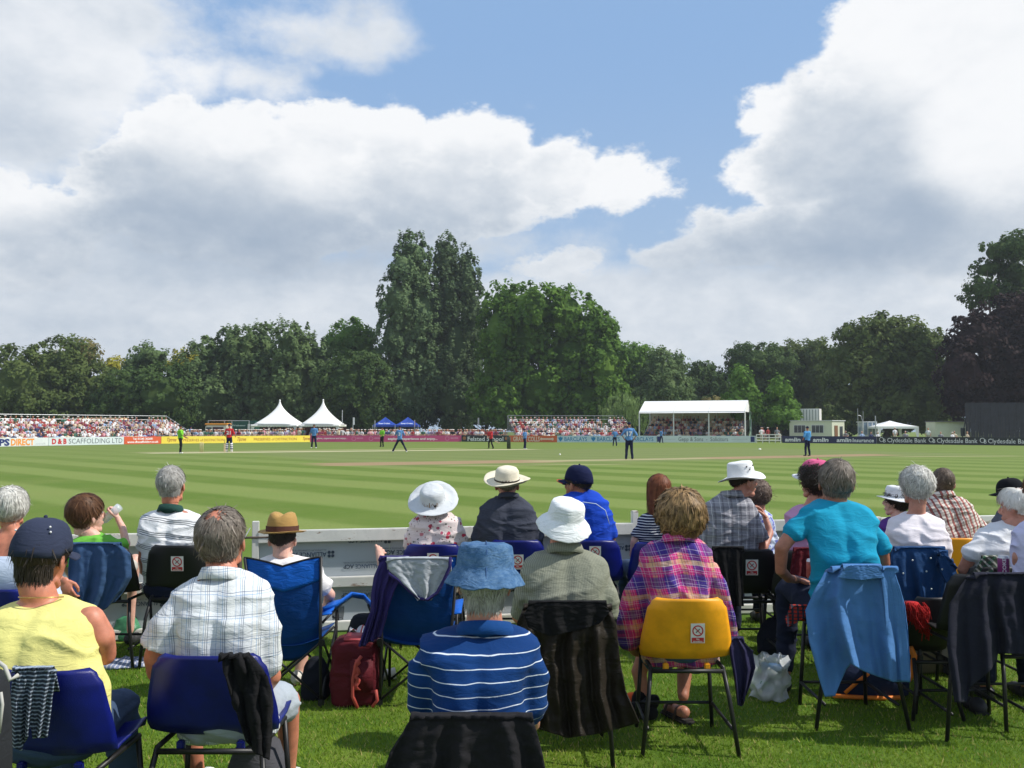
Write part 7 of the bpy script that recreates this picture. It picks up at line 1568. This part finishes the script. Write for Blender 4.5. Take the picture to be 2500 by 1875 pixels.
    for k in range(210):
        t = r.random(); x = 2212 + 45 * t + r.uniform(-6, 6); y = 1462 + 62 * t * r.random() + 8; a = P(x, y, 5.40 + r.uniform(0, .05)); q.tube([a, a + Vector((r.uniform(.0, .03), r.uniform(-.02, .01), -.03)), a + Vector((r.uniform(-.01, .045), r.uniform(-.02, .01), -.075 - r.random() * .03))], .0028, 4)
    o = q.build('fringe', cloth('scarf_red', (.40, .02, .02)), th, True); o['kind'] = 'stuff'
    def ribbon_bag(label, pts, d, w, m, cat='bag', name='bag'):
        q = MB(); q.grid([[P(x, y, d), P(x + w[0], y + w[1], d - .02)] for x, y in pts]); o = q.build(name, m, None, True, base=(P(pts[0][0], YH, d).x, d, 0), solid=.02); return tag(o, label, cat)
    OR = mat('orange_trim', (.75, .20, .02), .6, .1)
    th = thing('sports_bag', 'navy sports bag with orange trim under the light blue shirt', 'bag', G(2130, 1700)); c = G(2140, 1700)
    q = MB(); q.rings([ring(Vector((c.x, c.y + .12, z)), w, t, 22, 3) for z, w, t in ((0.0, .20, .08), (.02, .24, .11), (.12, .25, .12), (.20, .22, .10), (.25, .14, .06))]); q.build('body', cloth('navy_bag', (.02, .03, .07)), th, True)
    q = MB(); q.tube([c + Vector((x, .0, z)) for x, z in ((-.27, .03), (-.1, .02), (.05, .015), (.15, .02))], .014, 8); q.tube([c + Vector((x, -.01, z)) for x, z in ((-.20, .05), (-.12, .12), (-.05, .17))], .012, 8); q.build('trim', OR, th, True)
    q = MB(); q.tube([P(x, y, 5.55) for x, y in ((2222, 1580), (2232, 1600), (2228, 1640), (2216, 1662))], .018, 8); q.build('strap', OR, th, True)
    # plastic carrier bag
    th = thing('carrier_bag', 'translucent white plastic carrier bag on the grass between two chairs', 'bag', G(1885, 1708)); c = G(1888, 1706); r = random.Random(6); rows = []
    for j in range(13):
        t = j / 12; z = .27 * t; w = .118 * (1 + .08 * math.sin(t * 3)) * (1 - .12 * t); row = []
        for k in range(36):
            a = 2 * math.pi * k / 36; v = Vector((math.cos(a) * w, math.sin(a) * w * .8 + .1, z)); v += noise.noise_vector(v * 14) * .045 + noise.noise_vector(v * 36) * .014; row.append(c + v)
        rows.append(row)
    q = MB(); q.rings(rows, False); q.build('film', mat('thin_plastic', (.70, .74, .76), .16, .05, 12, 0, alpha=.55, spec=1.0), th, True)
    for i in range(5): q = MB(); q.box(c + Vector((r.uniform(-.04, .04), .1 + r.uniform(-.03, .03), .05 + .035 * i)), (.11, .07, .05), Matrix.Rotation(r.uniform(-1, 1), 3, 'Y')); q.build('contents', [cloth('white_wrap', (.6, .62, .62)), mat('green_pack', (.03, .14, .05), .5), mat('dark_pack', (.02, .03, .06), .5), cloth('white_wrap', (.6, .62, .62)), mat('blue_pack', (.03, .12, .3), .5)][i], th, True)
    for s in (-1, 1): q = MB(); q.tube([c + Vector((s * .06, .04, .26)), c + Vector((s * .05, .02, .30)), c + Vector((s * .03, .0, .24))], .008, 6); q.build('handle', mat('thin_plastic', (.66, .70, .72), .22), th, True)
    # ---- white blouse woman with dark denim jacket
    th = person('woman with short silver hair in a white top seen from behind', 6.25,
        [(1252, 2208, 2266, .08, .05), (1260, 2188, 2286, .07, .075), (1272, 2172, 2302, .06, .09), (1300, 2166, 2306, .02, .11), (1335, 2174, 2302, .0, .12), (1400, 2180, 2300, .0, .13), (1450, 2180, 2300, .0, .13)],
        (2236, 1188, 60, .10, 8, 4, 0), [dict(pts=[(2176, 1295, .04, .050), (2170, 1340, .04, .046), (2180, 1385, .1, .04), (2220, 1400, .32, .03)], cut=2, hand=('curl', False)), dict(pts=[(2300, 1292, .04, .050), (2304, 1330, .04, .046), (2296, 1380, .1, .04), (2250, 1400, .32, .03)], cut=1.6, flare=1.3, hand=('curl', True))],
        shirt=cloth('white_knit_top', (.72, .68, .72), crease=.4), skin=S_PINK, trousers=DKN, hair=dict(style='shaggy', m1=H_SILVER, n=3600, vol=.013, length=.07, seed=81), seat=.5)
    poly_chair('dark chair under the silver haired woman, covered by a denim jacket', 2245, 1345, 6.05, 150, PLK, legx=1.1)
    DJ = cloth('dark_denim', (.016, .055, .15), crease=.5)
    o = drape('denim_jacket', 'dark blue denim jacket with small studs over the silver haired woman\'s chair', 'jacket', [(1335, 2178, 2302), (1370, 2172, 2318), (1420, 2170, 2335), (1500, 2195, 2325)], 6.0, DJ, 3.0, .035, 83, hem=[(0, -10), (.6, 0), (1, -80)])
    for x, y in ((2272, 1363), (2228, 1368), (2262, 1395), (2274, 1438), (2300, 1390), (2205, 1400)): q = MB(); q.ell(P(x, y, 5.895), .006, None, 8, 6); q.build('stud', mat('stud', (.6, .65, .6), .3, metal=.5), o, True)
    drape('denim_sleeve', 'hanging sleeve of the dark denim jacket beside the orange chair', 'jacket', [(1345, 2290, 2312), (1390, 2298, 2335), (1425, 2312, 2345)], 5.92, DJ, 1.0, .01, 85, thick=.02)
    th = person('person in a white hat and purple top sitting left of the silver haired woman', 7.35,
        [(1262, 2172, 2206, .04, .045), (1270, 2154, 2222, .03, .065), (1285, 2144, 2232, .02, .085), (1330, 2146, 2230, .0, .10), (1400, 2150, 2230, .0, .11)], (2188, 1226, 46, .06, 48, 4, 0),
        [dict(pts=[(2152, 1295, .02, .042), (2148, 1330, .04, .038), (2160, 1370, .1, .034)], cut=2, hand=('curl', False)), dict(pts=[(2226, 1295, .02, .042), (2228, 1330, .04, .038), (2215, 1370, .1, .034)], cut=2, hand=('curl', True))],
        shirt=cloth('purple_top', (.10, .04, .22)), skin=S_FAIR, trousers=DKN, hair=dict(style='shaggy', m1=H_DK, n=1500, vol=.012, length=.05, seed=87))
    seated_hat(th, HEADS[th][0] @ Matrix.Translation((0, 0, .006)) @ Matrix.Scale(1.05, 4), [(.150, .022), (.149, .026), (.125, .030), (.100, .036), (.094, .044), (.092, .062), (.088, .098), (.080, .122), (.05, .128), (.02, .129)], cloth('white_cricket_hat', (.74, .75, .76)), label='white cloth sun hat', ry=1.1, noisea=.003, wave=-.010)
    poly_chair('blue plastic chair under the person in the purple top', 2192, 1342, 7.2, 118, PLB)
    rc = cloth('red_check_shirt', (.68, .62, .56), pat_redcheck, crease=.8)
    th = person('man with short brown hair in a red and white check shirt', 7.55,
        [(1208, 2278, 2330, .05, .055), (1216, 2262, 2350, .04, .08), (1230, 2252, 2370, .03, .10), (1262, 2250, 2386, .01, .12), (1305, 2262, 2386, -.02, .13), (1400, 2266, 2384, .0, .13)],
        (2302, 1180, 50, .07, -8, 4, 0), [dict(pts=[(2374, 1252, .02, .054), (2390, 1285, .04, .052), (2398, 1312, .08, .042), (2380, 1345, .30, .032)], cut=1.1, flare=1.36, hand=('curl', True)), dict(pts=[(2262, 1252, .02, .054), (2256, 1300, .04, .05), (2262, 1340, .1, .042), (2300, 1360, .32, .03)], cut=1.2, flare=1.3, hand=('curl', False))],
        shirt=rc, skin=S_PINK, trousers=DKN, hair=dict(style='short', m1=hairmat('hair_short_brown', (.06, .04, .03), (.20, .15, .11)), n=1500, vol=.001, length=.018, seed=89))
    collar(th, HEADS[th][3], .068, .04, rc, tilt=-.3)
    poly_chair('orange plastic chair under the man in the red check shirt', 2345, 1314, 7.3, 132, PLO)
    th = person('person in a black cap and grey top near the right edge, facing left', 7.9,
        [(1240, 2452, 2490, .04, .045), (1250, 2436, 2508, .03, .07), (1268, 2426, 2520, .02, .09), (1310, 2424, 2526, .0, .11), (1400, 2430, 2526, .0, .12)], (2466, 1208, 44, .06, 62, -10, 0),
        [dict(pts=[(2434, 1280, .02, .045), (2430, 1320, .04, .042), (2440, 1360, .1, .036)], cut=2, hand=('curl', False)), dict(pts=[(2516, 1280, .02, .045), (2524, 1320, .04, .042), (2510, 1360, .1, .036)], cut=2, hand=('curl', True))],
        shirt=cloth('slate_top', (.09, .10, .13)), skin=S_FAIR, trousers=DKN, hair=dict(style='capped', m1=H_DK, n=500, vol=.002, length=.02, seed=91))
    cap(th, HEADS[th][0] @ Matrix.Scale(1.10, 4), cloth('black_cap', (.008, .008, .012)), None, 'black baseball cap')
    th = person('white haired person in a white T shirt leaning to the left at the right edge', 6.0,
        [(1276, 2440, 2492, .06, .055), (1284, 2412, 2502, .05, .08), (1300, 2388, 2512, .04, .10), (1335, 2376, 2520, .0, .12), (1375, 2370, 2520, .0, .13), (1440, 2370, 2520, .0, .13)], (2482, 1238, 62, .08, 40, -8, 8),
        [dict(pts=[(2402, 1310, .02, .056), (2372, 1352, .0, .054), (2352, 1392, .04, .046), (2375, 1412, .2, .036), (2420, 1420, .3, .03)], cut=1.15, flare=1.32, hand=('curl', False)), dict(pts=[(2502, 1310, .02, .056), (2520, 1360, .04, .05), (2500, 1410, .2, .036)], cut=1.1, hand=('curl', True))],
        shirt=cloth('white_cotton_tee', (.68, .69, .72), crease=.5), skin=S_PINK, trousers=BEI, hair=dict(style='fringe', m1=H_WH, n=3200, vol=.020, length=.055, seed=93), seat=.5)
    drape('tartan_bag', 'green and brown tartan cloth on the chair behind the white T shirt', 'cloth', [(1358, 2395, 2450), (1400, 2375, 2450)], 5.86, cloth('green_tartan', (.07, .08, .06), lambda nt, x, y, z, b: mixc(nt, line(z + x, .05, .016), mixc(nt, line(x - z, .06, .02), b, (.04, .11, .06)), (.34, .34, .30))), 1.2, .012, 95)
    def can(label, x, y, d, r, h, m, cola=None):
        c = P(x, y, d); th = thing('drink_can', label, 'can', Vector((c.x, c.y, 0))); q = MB(); q.lathe(c, [(r * .1, -h / 2), (r * .8, -h / 2), (r, -h / 2 + .01), (r, h / 2 - .014), (r * .82, h / 2), (r * .78, h / 2 - .003), (r * .1, h / 2 - .003)], 20); q.build('can', m, th, True)
        q = MB(); q.lathe(c, [(r * 1.004, h / 2 - .014), (r * .83, h / 2 + .001), (.001, h / 2)], 20); q.build('rim', mat('tin', (.55, .55, .56), .3, metal=.8), th, True)
        if cola: lettering(cola, c + Vector((.004 - r * .2, -r * 1.02, -h * .40)), Vector((0, 0, h * .8)), Vector((-.022, 0, 0)), mat('can_white', (.75, .7, .72), .4), th, bold=.03)
    can('purple and white drink can at the right edge', 2450, 1380, 5.62, .033, .115, mat('can_purple', (.22, .03, .14), .3, .1), 'COKE')
    can('red and silver drink can beside the turquoise T shirt', 1982, 1388, 5.75, .033, .115, mat('can_red', (.45, .10, .08), .3, .3, 30))
    th = person('woman with reddish brown hair in a lilac T shirt cut off by the right edge', 5.45,
        [(1268, 2508, 2580, .08, .05), (1280, 2490, 2600, .07, .08), (1296, 2476, 2620, .05, .10), (1350, 2474, 2626, .02, .12), (1420, 2480, 2620, .0, .13), (1500, 2480, 2620, .0, .13)], (2546, 1200, 64, .10, 0, 4, 0),
        [dict(pts=[(2492, 1320, .04, .052), (2488, 1360, .04, .048), (2490, 1405, .08, .042), (2530, 1430, .3, .034)], cut=.55, flare=1.3, hand=('curl', False)), dict(pts=[(2610, 1320, .04, .05), (2616, 1380, .04, .044), (2600, 1430, .2, .036)], cut=.6, hand=('curl', True))],
        shirt=cloth('lilac_tee', (.58, .56, .74)), skin=S_PINK, trousers=DKN, hair=dict(style='bob', m1=H_RED, n=1500, vol=.02, length=.06, seed=97), seat=.52)
    poly_chair('tall black chair at the right edge under a dark fleece', 2420, 1404, 5.1, 190, PLK, legx=1.15)
    drape('fleece', 'dark navy fleece hanging over the chair at the right edge', 'jacket', [(1398, 2368, 2520), (1420, 2345, 2525), (1460, 2318, 2530), (1560, 2312, 2540), (1690, 2330, 2545)], 5.06, cloth('dark_fleece', (.017, .018, .030), crease=.5), 3.2, .045, 99, hem=[(0, 25), (.14, 25), (.17, -10), (.42, -55), (.5, -95), (1, -90)], nu=100, nv=60)
    poly_chair('tall black framed chair with a folded arm near the red scarf', 2285, 1460, 5.45, 90, PLK, legx=1.3)
    poly_chair('black chair under the woman in the lilac T shirt beyond the right edge', 2545, 1440, 5.24, 180, PLK)
    poly_chair('black chair under the white haired person at the right edge', 2445, 1385, 5.82, 150, PLK)
    poly_chair('blue plastic chair under the person in the black cap', 2476, 1338, 7.70, 112, PLB)
    poly_chair('blue plastic chair under the curly haired woman', 1846, 1345, 7.55, 104, PLB)
    # beige bag + small objects under the front row
    th = thing('handbag', 'beige handbag on the grass behind the red scarf', 'bag', G(2275, 1640)); c = G(2275, 1640); q = MB(); q.rings([ring(Vector((c.x, c.y + .1, z)), w, t, 22, 3) for z, w, t in ((0.0, .10, .06), (.02, .13, .08), (.14, .14, .08), (.24, .12, .06), (.27, .10, .03))]); q.build('body', cloth('beige_canvas_bag', (.20, .17, .11)), th, True); q = MB(); q.tube([c + Vector((-.06, .08, .26)), c + Vector((-.03, .08, .36)), c + Vector((.03, .08, .36)), c + Vector((.06, .08, .26))], .008, 8); q.build('handle', BLACKT, th, True)
    # maroon cool bag
    th = thing('rucksack', 'maroon rucksack standing on the grass between the two camp chairs', 'bag', G(862, 1722)); c = G(862, 1720); MR = cloth('maroon_nylon', (.090, .010, .016), rough=.6, crease=.7); w = .155
    q = MB(); q.rings([ring(Vector((c.x + .0, c.y + .14, z)), ww, t, 28, 4.5) for z, ww, t in ((.0, .13, .10), (.015, .150, .12), (.12, .158, .13), (.26, .155, .13), (.34, .150, .13), (.39, .135, .115), (.41, .09, .07))])
    me = blob(q, .010, 2, crease(5.5, .005, 5, 8), off=base_of(th), mat=MR, name='body'); obj('body', me, th)
    q = MB(); q.box(c + Vector((.05, .0, .20)), (.14, .03, .20)); q.build('front_pocket', MR, th, True, bevel=.012)
    q = MB(); q.tube([c + Vector((x, -.015, z)) for x, z in ((.05, .32), (.02, .28), (.0, .18), (.0, .08), (.03, .01))], .011, 8); q.tube([c + Vector((x, -.02, z)) for x, z in ((.14, .12), (.15, .06), (.12, .02))], .010, 8); q.build('strap', mat('coral_strap', (.40, .06, .045), .6, .1), th, True)
    q = MB(); q.grid([[c + Vector((.01 + .03 * a + .012 * math.sin(k * 2.2), -.02 + .006 * math.cos(k * 3), .30 - k * .02)) for a in (0, 1)] for k in range(10)]); q.build('webbing', mat('coral_strap', (.40, .06, .045), .6, .1), th, True, solid=.008)
    q = MB(); q.box(c + Vector((.0, .10, .41)), (.14, .13, .02), Matrix.Rotation(.1, 3, 'X')); q.build('top_flap', mat('coral_flap', (.36, .05, .06), .6, .1), th, True, bevel=.008)
    th = thing('tea_towel', 'white and red folded cloth on top of the maroon rucksack', 'cloth', Vector((c.x, c.y + .2, 0)))
    q = MB(); q.grid([[c + Vector((-.06 + .14 * a / 6, .18 + .03 * b, .425 + .02 * math.sin(a * 1.4 + b))) for a in range(7)] for b in range(5)]); q.build('cloth', cloth('white_red_stripe', (.75, .73, .72), lambda nt, x, y, z, b: mixc(nt, line(x, .04, .01), b, (.5, .05, .04))), th, True, solid=.006)
    def lump(name, label, cat, px, py, w, h, t, m, dz=0.0):
        g = G(px, py); q = MB(); q.rings([ring(Vector((g.x, g.y + t, z * h + dz)), w * k, t * k, 20, 2.8) for z, k in ((0, .8), (.1, 1), (.5, 1.0), (.8, .8), (1, .4))]); me = blob(q, .012, 2, crease(px * .01, .008, 7, 7), off=Vector((g.x, g.y, 0)), mat=m, name=name); o = obj(name, me, None, Vector((g.x, g.y, 0))); return tag(o, label, cat)
    lump('bag', 'black bag on the grass left of the maroon rucksack', 'bag', 765, 1705, .09, .26, .09, cloth('black_nylon_bag', (.012, .014, .022)))
    lump('bag', 'black bag by the fence left of the second camp chair', 'bag', 885, 1575, .14, .24, .12, cloth('black_nylon_bag', (.012, .014, .022)))
    lump('bag', 'green carrier bag under the boy\'s chair', 'bag', 300, 1560, .10, .20, .08, mat('green_bag', (.06, .24, .12), .5, .3, 14))
    lump('bag', 'small purple bag beside the black chair leg', 'bag', 358, 1545, .05, .22, .06, mat('violet_bag', (.16, .05, .38), .5, .3, 14))
    lump('rug', 'folded blue and white striped rug flat on the grass at the left', 'rug', 285, 1628, .18, .04, .14, cloth('striped_rug', (.20, .24, .36), lambda nt, x, y, z, b: mixc(nt, line(x, .03, .01), b, (.5, .5, .55))))
    lump('bag', 'dark bag on the grass under the black jacket near the tall chair', 'bag', 1900, 1600, .12, .28, .10, cloth('black_nylon_bag', (.012, .014, .022)))
    th = thing('walking_shoe', 'dark shoe on the grass below the fleece at the right edge', 'shoe', G(2388, 1730)); g = G(2388, 1728); q = MB(); q.ell(g + Vector((0, .0, .04)), (.045, .07, .05), None, 12, 8); q.ell(g + Vector((.0, .10, .03)), (.045, .10, .032), None, 12, 8); q.build('upper', mat('shoe_dark', (.03, .03, .035), .6), th, True); q = MB(); q.box(g + Vector((0, .06, .008)), (.08, .26, .016)); q.build('sole', mat('sole', (.02, .02, .02), .8), th, bevel=.005)
    th = thing('paper_cup', 'crumpled white paper cup on the grass right of the maroon rucksack', 'cup', G(945, 1655)); g = G(945, 1652); q = MB(); q.tube([g + Vector((-.04, 0, .035)), g + Vector((.05, .03, .04))], [.03, .04], 14); q.build('cup', mat('paper', (.7, .66, .62), .7, .1, 30), th, True)
build_foreground()
# ------------------------------------------------------------------ players and umpires on the field
def player(label, px, ytop, yfeet, top, leg, yaw=0.0, stride=0.1, arms=((.30, .0, .20, .05), (.30, .0, .20, .05)), lean=0.0, hat=None, capm=None, shoes=None, pads=False, number=None, numback=True, skin=None, bend=0.0):
    d = gd(yfeet); g = Vector((P(px, YH, d).x, d, 0)); H = P(px, ytop, d).z; s = H / 1.80
    th = thing('person', label, 'person', g); M = Matrix.Translation(g) @ Matrix.Rotation(yaw, 4, 'Z') @ Matrix.Scale(s, 4)
    V = lambda x, y, z: M @ Vector((x, y + lean * max(0, z - .9), z))
    sk = skin or S_TAN; hipz = .93 - stride * .25 - bend * .2
    def leg_pts(k): return [V(k * .09, 0, hipz), V(k * (.10 + stride * .45), .04 + bend * .25, .50 - bend * .04), V(k * (.11 + stride), 0, .08)]
    def arm_pts(k, a): return [V(k * .19, 0, 1.45), V(k * a[0], a[1], 1.45 - .27), V(k * a[2], a[1] + a[3] * 3, 1.45 - .27 - (.20 if len(a) < 5 else a[4]))]
    q = MB(); q.rings([ring(V(0, 0, z), w * s, t * s, 16, lean=0) for z, w, t in ((hipz - .03, .14, .10), (1.05, .13, .095), (1.25, .16, .11), (1.42, .18, .10), (1.50, .08, .06))]); q.limb([V(0, 0, 1.45), V(0, .0, 1.62)], [.055 * s, .05 * s], 10); q.ell(V(0, 0, 1.68), (.077 * s, .095 * s, .115 * s), M.to_3x3().normalized() if False else None, 14, 10); q.ell(V(0, .095, 1.66), (.015 * s, .02 * s, .02 * s), None, 8, 6)
    for k, a in ((-1, arms[0]), (1, arms[1])): q.limb(arm_pts(k, a), [.045 * s, .036 * s, .028 * s], 10); q.ell(arm_pts(k, a)[2], .042 * s, None, 10, 6)
    for k in (-1, 1): q.limb(leg_pts(k), [.08 * s, .055 * s, .04 * s], 10)
    obj('body', blob(q, .022, 2, off=g, mat=sk, name='body'), th)
    q = MB(); q.rings([ring(V(0, 0, z), w * s, t * s, 18, lean=0) for z, w, t in ((hipz + .0, .165, .125), (1.05, .155, .12), (1.25, .18, .13), (1.42, .205, .12), (1.52, .09, .075))])
    for k, a in ((-1, arms[0]), (1, arms[1])): p = arm_pts(k, a); q.limb([p[0], p[1]], [.068 * s, .062 * s], 12)
    obj('shirt', blob(q, .022, 2, crease(px * .1, .008, 5, 8), off=g, mat=top, name='shirt'), th)
    q = MB(); q.ell(V(0, 0, hipz + .02), (.16 * s, .12 * s, .12 * s), None, 14, 8)
    for k in (-1, 1): q.limb(leg_pts(k), [.10 * s, .075 * s, .062 * s], 12)
    obj('trousers', blob(q, .022, 2, crease(px * .2, .008, 5, 5), off=g, mat=leg, name='trousers'), th)
    for k in (-1, 1):
        f = leg_pts(k)[2]; q = MB(); q.ell(f + Vector((0, 0, -.035 * s)), (.05 * s, .07 * s, .045 * s), None, 12, 8); q.ell(M @ Vector((k * (.115 + stride), .12, .035)), (.045 * s, .08 * s, .035 * s), None, 12, 8); q.build('shoe', shoes or mat('shoe_dark', (.03, .03, .035), .6), th, True)
    q = MB(); q.ell(V(0, -.012, 1.73), (.085 * s, .102 * s, .088 * s), None, 14, 8); q.build('hair', capm or H_DK, th, True)
    if hat:
        q = MB(); q.lathe(V(0, 0, 1.74), [(.15 * s, -.01), (.15 * s, 0), (.095 * s, .005), (.085 * s, .07), (.04 * s, .10), (.001, .10)], 18); q.build('hat', hat, th, True)
    elif capm:
        q = MB(); q.ell(V(0, .09, 1.72), (.07 * s, .08 * s, .012), None, 12, 6); q.build('peak', capm, th, True)
    if pads:
        wm = mat('pad_white', (.72, .72, .72), .7); km = mat('pad_navy', (.03, .04, .10), .7)
        for k in (-1, 1):
            p = leg_pts(k); o = MB(); a, b = p[2] + Vector((0, 0, .02)), p[1] + Vector((0, 0, .10)); o.limb([a, a.lerp(b, .5), b], [.085 * s, .095 * s, .085 * s], 12); pd = o.build('pad', wm, th, True)
            for t in (.25, .5, .75): c = a.lerp(b, t); o = MB(); o.tube([c - Vector((0, 0, .03)), c + Vector((0, 0, .03))], .102 * s, 14); o.build('strap', km, pd, True)
    if number:
        c = V(0, -.135 if numback else -.135, 1.14); lettering(number, c + Vector((-.085 * len(number) * .8 * s, -.02 - lean * .2, 0)), Vector((.085 * len(number) * 1.6 * s, 0, 0)), Vector((0, 0, .22 * s)), mat('number_white', (.75, .75, .78), .6), th, 'number', .04)
    return th
def build_players():
    LBL = cloth('fielder_blue', (.10, .24, .50), crease=.3); NV = cloth('fielder_navy', (.010, .014, .045), crease=.3); RD = cloth('batsman_red', (.48, .030, .035), crease=.3); BK = cloth('umpire_black', (.012, .012, .014)); LM = cloth('umpire_lime', (.20, .55, .04)); WS = mat('white_cricket_shoe', (.72, .72, .72), .6); NC = cloth('navy_cap', (.010, .014, .05))
    player('umpire in a lime green shirt and black trousers at the left of the pitch', 441, 1038, 1107, LM, BK, yaw=-1.3, stride=.03, arms=((.18, .05, .10, .10), (.20, .10, .10, .12)), shoes=WS, capm=BK)
    player('distant fielder in pale blue just right of the left umpire', 466, 1041, 1081, LBL, NV, stride=.04, capm=NC)
    t = player('batsman in a red shirt and white pads standing with his back turned', 560, 1035, 1103.5, RD, NV, stride=.05, arms=((.26, .0, .22, .02), (.30, .0, .36, .05)), shoes=WS, capm=NC, pads=True, number='21')
    def bat(label, a, b, w=.11):
        th = thing('cricket_bat', label, 'bat', Vector((a.x, a.y, 0))); m = mat('bat_willow', (.60, .48, .28), .5, .1, 10); k = a.lerp(b, .66); q = MB(); u = Vector((0, 1, 0)); q.beam(a, k, w, .05, (0, 1, 0)); q.build('blade', m, th, bevel=.012); q = MB(); q.tube([k, b], .018, 8); q.build('handle', mat('bat_grip', (.05, .05, .06), .8), th, True)
    bat('bat held upright by the left batsman', P(548, 1104, 64.5), P(549, 1072, 64.6), .12); bat('bat held low by the right batsman', P(1220, 1082, 76), P(1201, 1073, 76))
    player('fielder in pale blue and navy facing the camera near the white tents', 767, 1036, 1094, LBL, NV, yaw=3.14, stride=.06, arms=((.24, .0, .24, .02), (.24, .0, .24, .02)), shoes=WS, capm=H_DK)
    player('umpire in a lime green shirt in front of the magenta board', 933, 1043, 1091, LM, BK, yaw=2.6, stride=.03, arms=((.24, .05, .06, .08), (.24, .05, .06, .08)), capm=BK)
    player('wicketkeeper in pale blue crouching with legs astride', 976, 1040, 1103.5, LBL, NV, stride=.36, arms=((.30, .12, .14, .10), (.30, .12, .14, .10)), shoes=WS, capm=NC, number='3')
    player('batsman in a red shirt leaning over his bat at the right wicket', 1199, 1046, 1095, RD, BK, yaw=2.4, stride=.16, arms=((.20, .20, .05, .08), (.20, .20, .05, .08)), capm=NC, bend=.3, lean=.1)
    player('bowler in pale blue running just right of the stumps', 1281, 1047, 1096.5, LBL, NV, yaw=-1.3, stride=.10, arms=((.22, .1, .16, .10), (.24, -.1, .2, -.05)), shoes=WS, capm=NC)
    player('tall fielder numbered 17 with hands on hips, largest player on the field', 1536, 1031, 1121, LBL, NV, stride=.04, arms=((.36, -.03, .22, .02, .22), (.36, -.03, .22, .02, .22)), capm=NC, number='17', shoes=mat('black_shoe', (.02, .02, .025), .5))
    player('distant fielder in blue left of the fielder numbered 17', 1501, 1047, 1089, LBL, NV, stride=.07, capm=NC)
    player('distant fielder striding in front of the solicitors board', 1614, 1047, 1081.5, LBL, NV, yaw=-1.2, stride=.28, capm=NC)
    player('fielder in bright blue standing at the right with his back turned', 1971, 1041, 1113, cloth('bright_blue_top', (.08, .30, .62)), NV, yaw=.5, stride=.06, arms=((.28, .0, .20, .06), (.24, .0, .24, .02)), capm=NC)
    # stumps
    th = thing('wicket', 'dark set of cricket stumps beside the bowler', 'stumps', G(1242, 1095.5)); g = G(1242, 1095.5)
    for k in (-1, 0, 1): q = MB(); q.tube([g + Vector((k * .105, 0, 0)), g + Vector((k * .105, 0, .95))], .05, 8); q.build('stump', mat('stump_dark_green', (.02, .035, .02), .5), th, True)
    for k in (-.5, .5): q = MB(); q.tube([g + Vector((k * .2 - .06, 0, .96)), g + Vector((k * .2 + .06, 0, .96))], .03, 6); q.build('bail', mat('stump_dark_green', (.02, .035, .02), .5), th, True)
    th = thing('wicket', 'stumps at the left end of the pitch beside the red batsman', 'stumps', G(490, 1104)); g = G(492, 1104)
    for k in (-1, 0, 1): q = MB(); q.tube([g + Vector((k * .1, 0, 0)), g + Vector((k * .1, 0, .72))], .022, 8); q.build('stump', mat('bat_willow', (.60, .48, .28), .5), th, True)
    for x, y, r, l in ((1855, 1097, .12, 'white field marker disc right of the solicitors board'), (1367, 1110, .06, 'small white marker left of the fielder numbered 17')):
        g = G(x, y); q = MB(); q.lathe(g, [(r, .0), (r * .9, .03), (r * .4, .08), (.01, .085)], 14); o = q.build('marker_disc', mat('marker_white', (.75, .75, .70), .6), None, True, base=g); tag(o, l, 'marker')
build_players()

# ------------------------------------------------------------------ thin summer haze round the whole ground
def build_haze():
    m = bpy.data.materials.new('haze_air'); m.use_nodes = True; nt = m.node_tree; nt.nodes.clear()
    out = nt.nodes.new('ShaderNodeOutputMaterial'); v = nt.nodes.new('ShaderNodeVolumePrincipled')
    v.inputs['Color'].default_value = (0.86, 0.92, 1.0, 1); v.inputs['Density'].default_value = 0.00032; v.inputs['Anisotropy'].default_value = 0.2
    nt.links.new(v.outputs[0], out.inputs['Volume'])
    q = MB(); q.box((0, 176, 21), (620, 470, 44)); o = q.build('haze', m); tag(o, 'thin pale summer haze over the ground', kind='stuff')
build_haze()
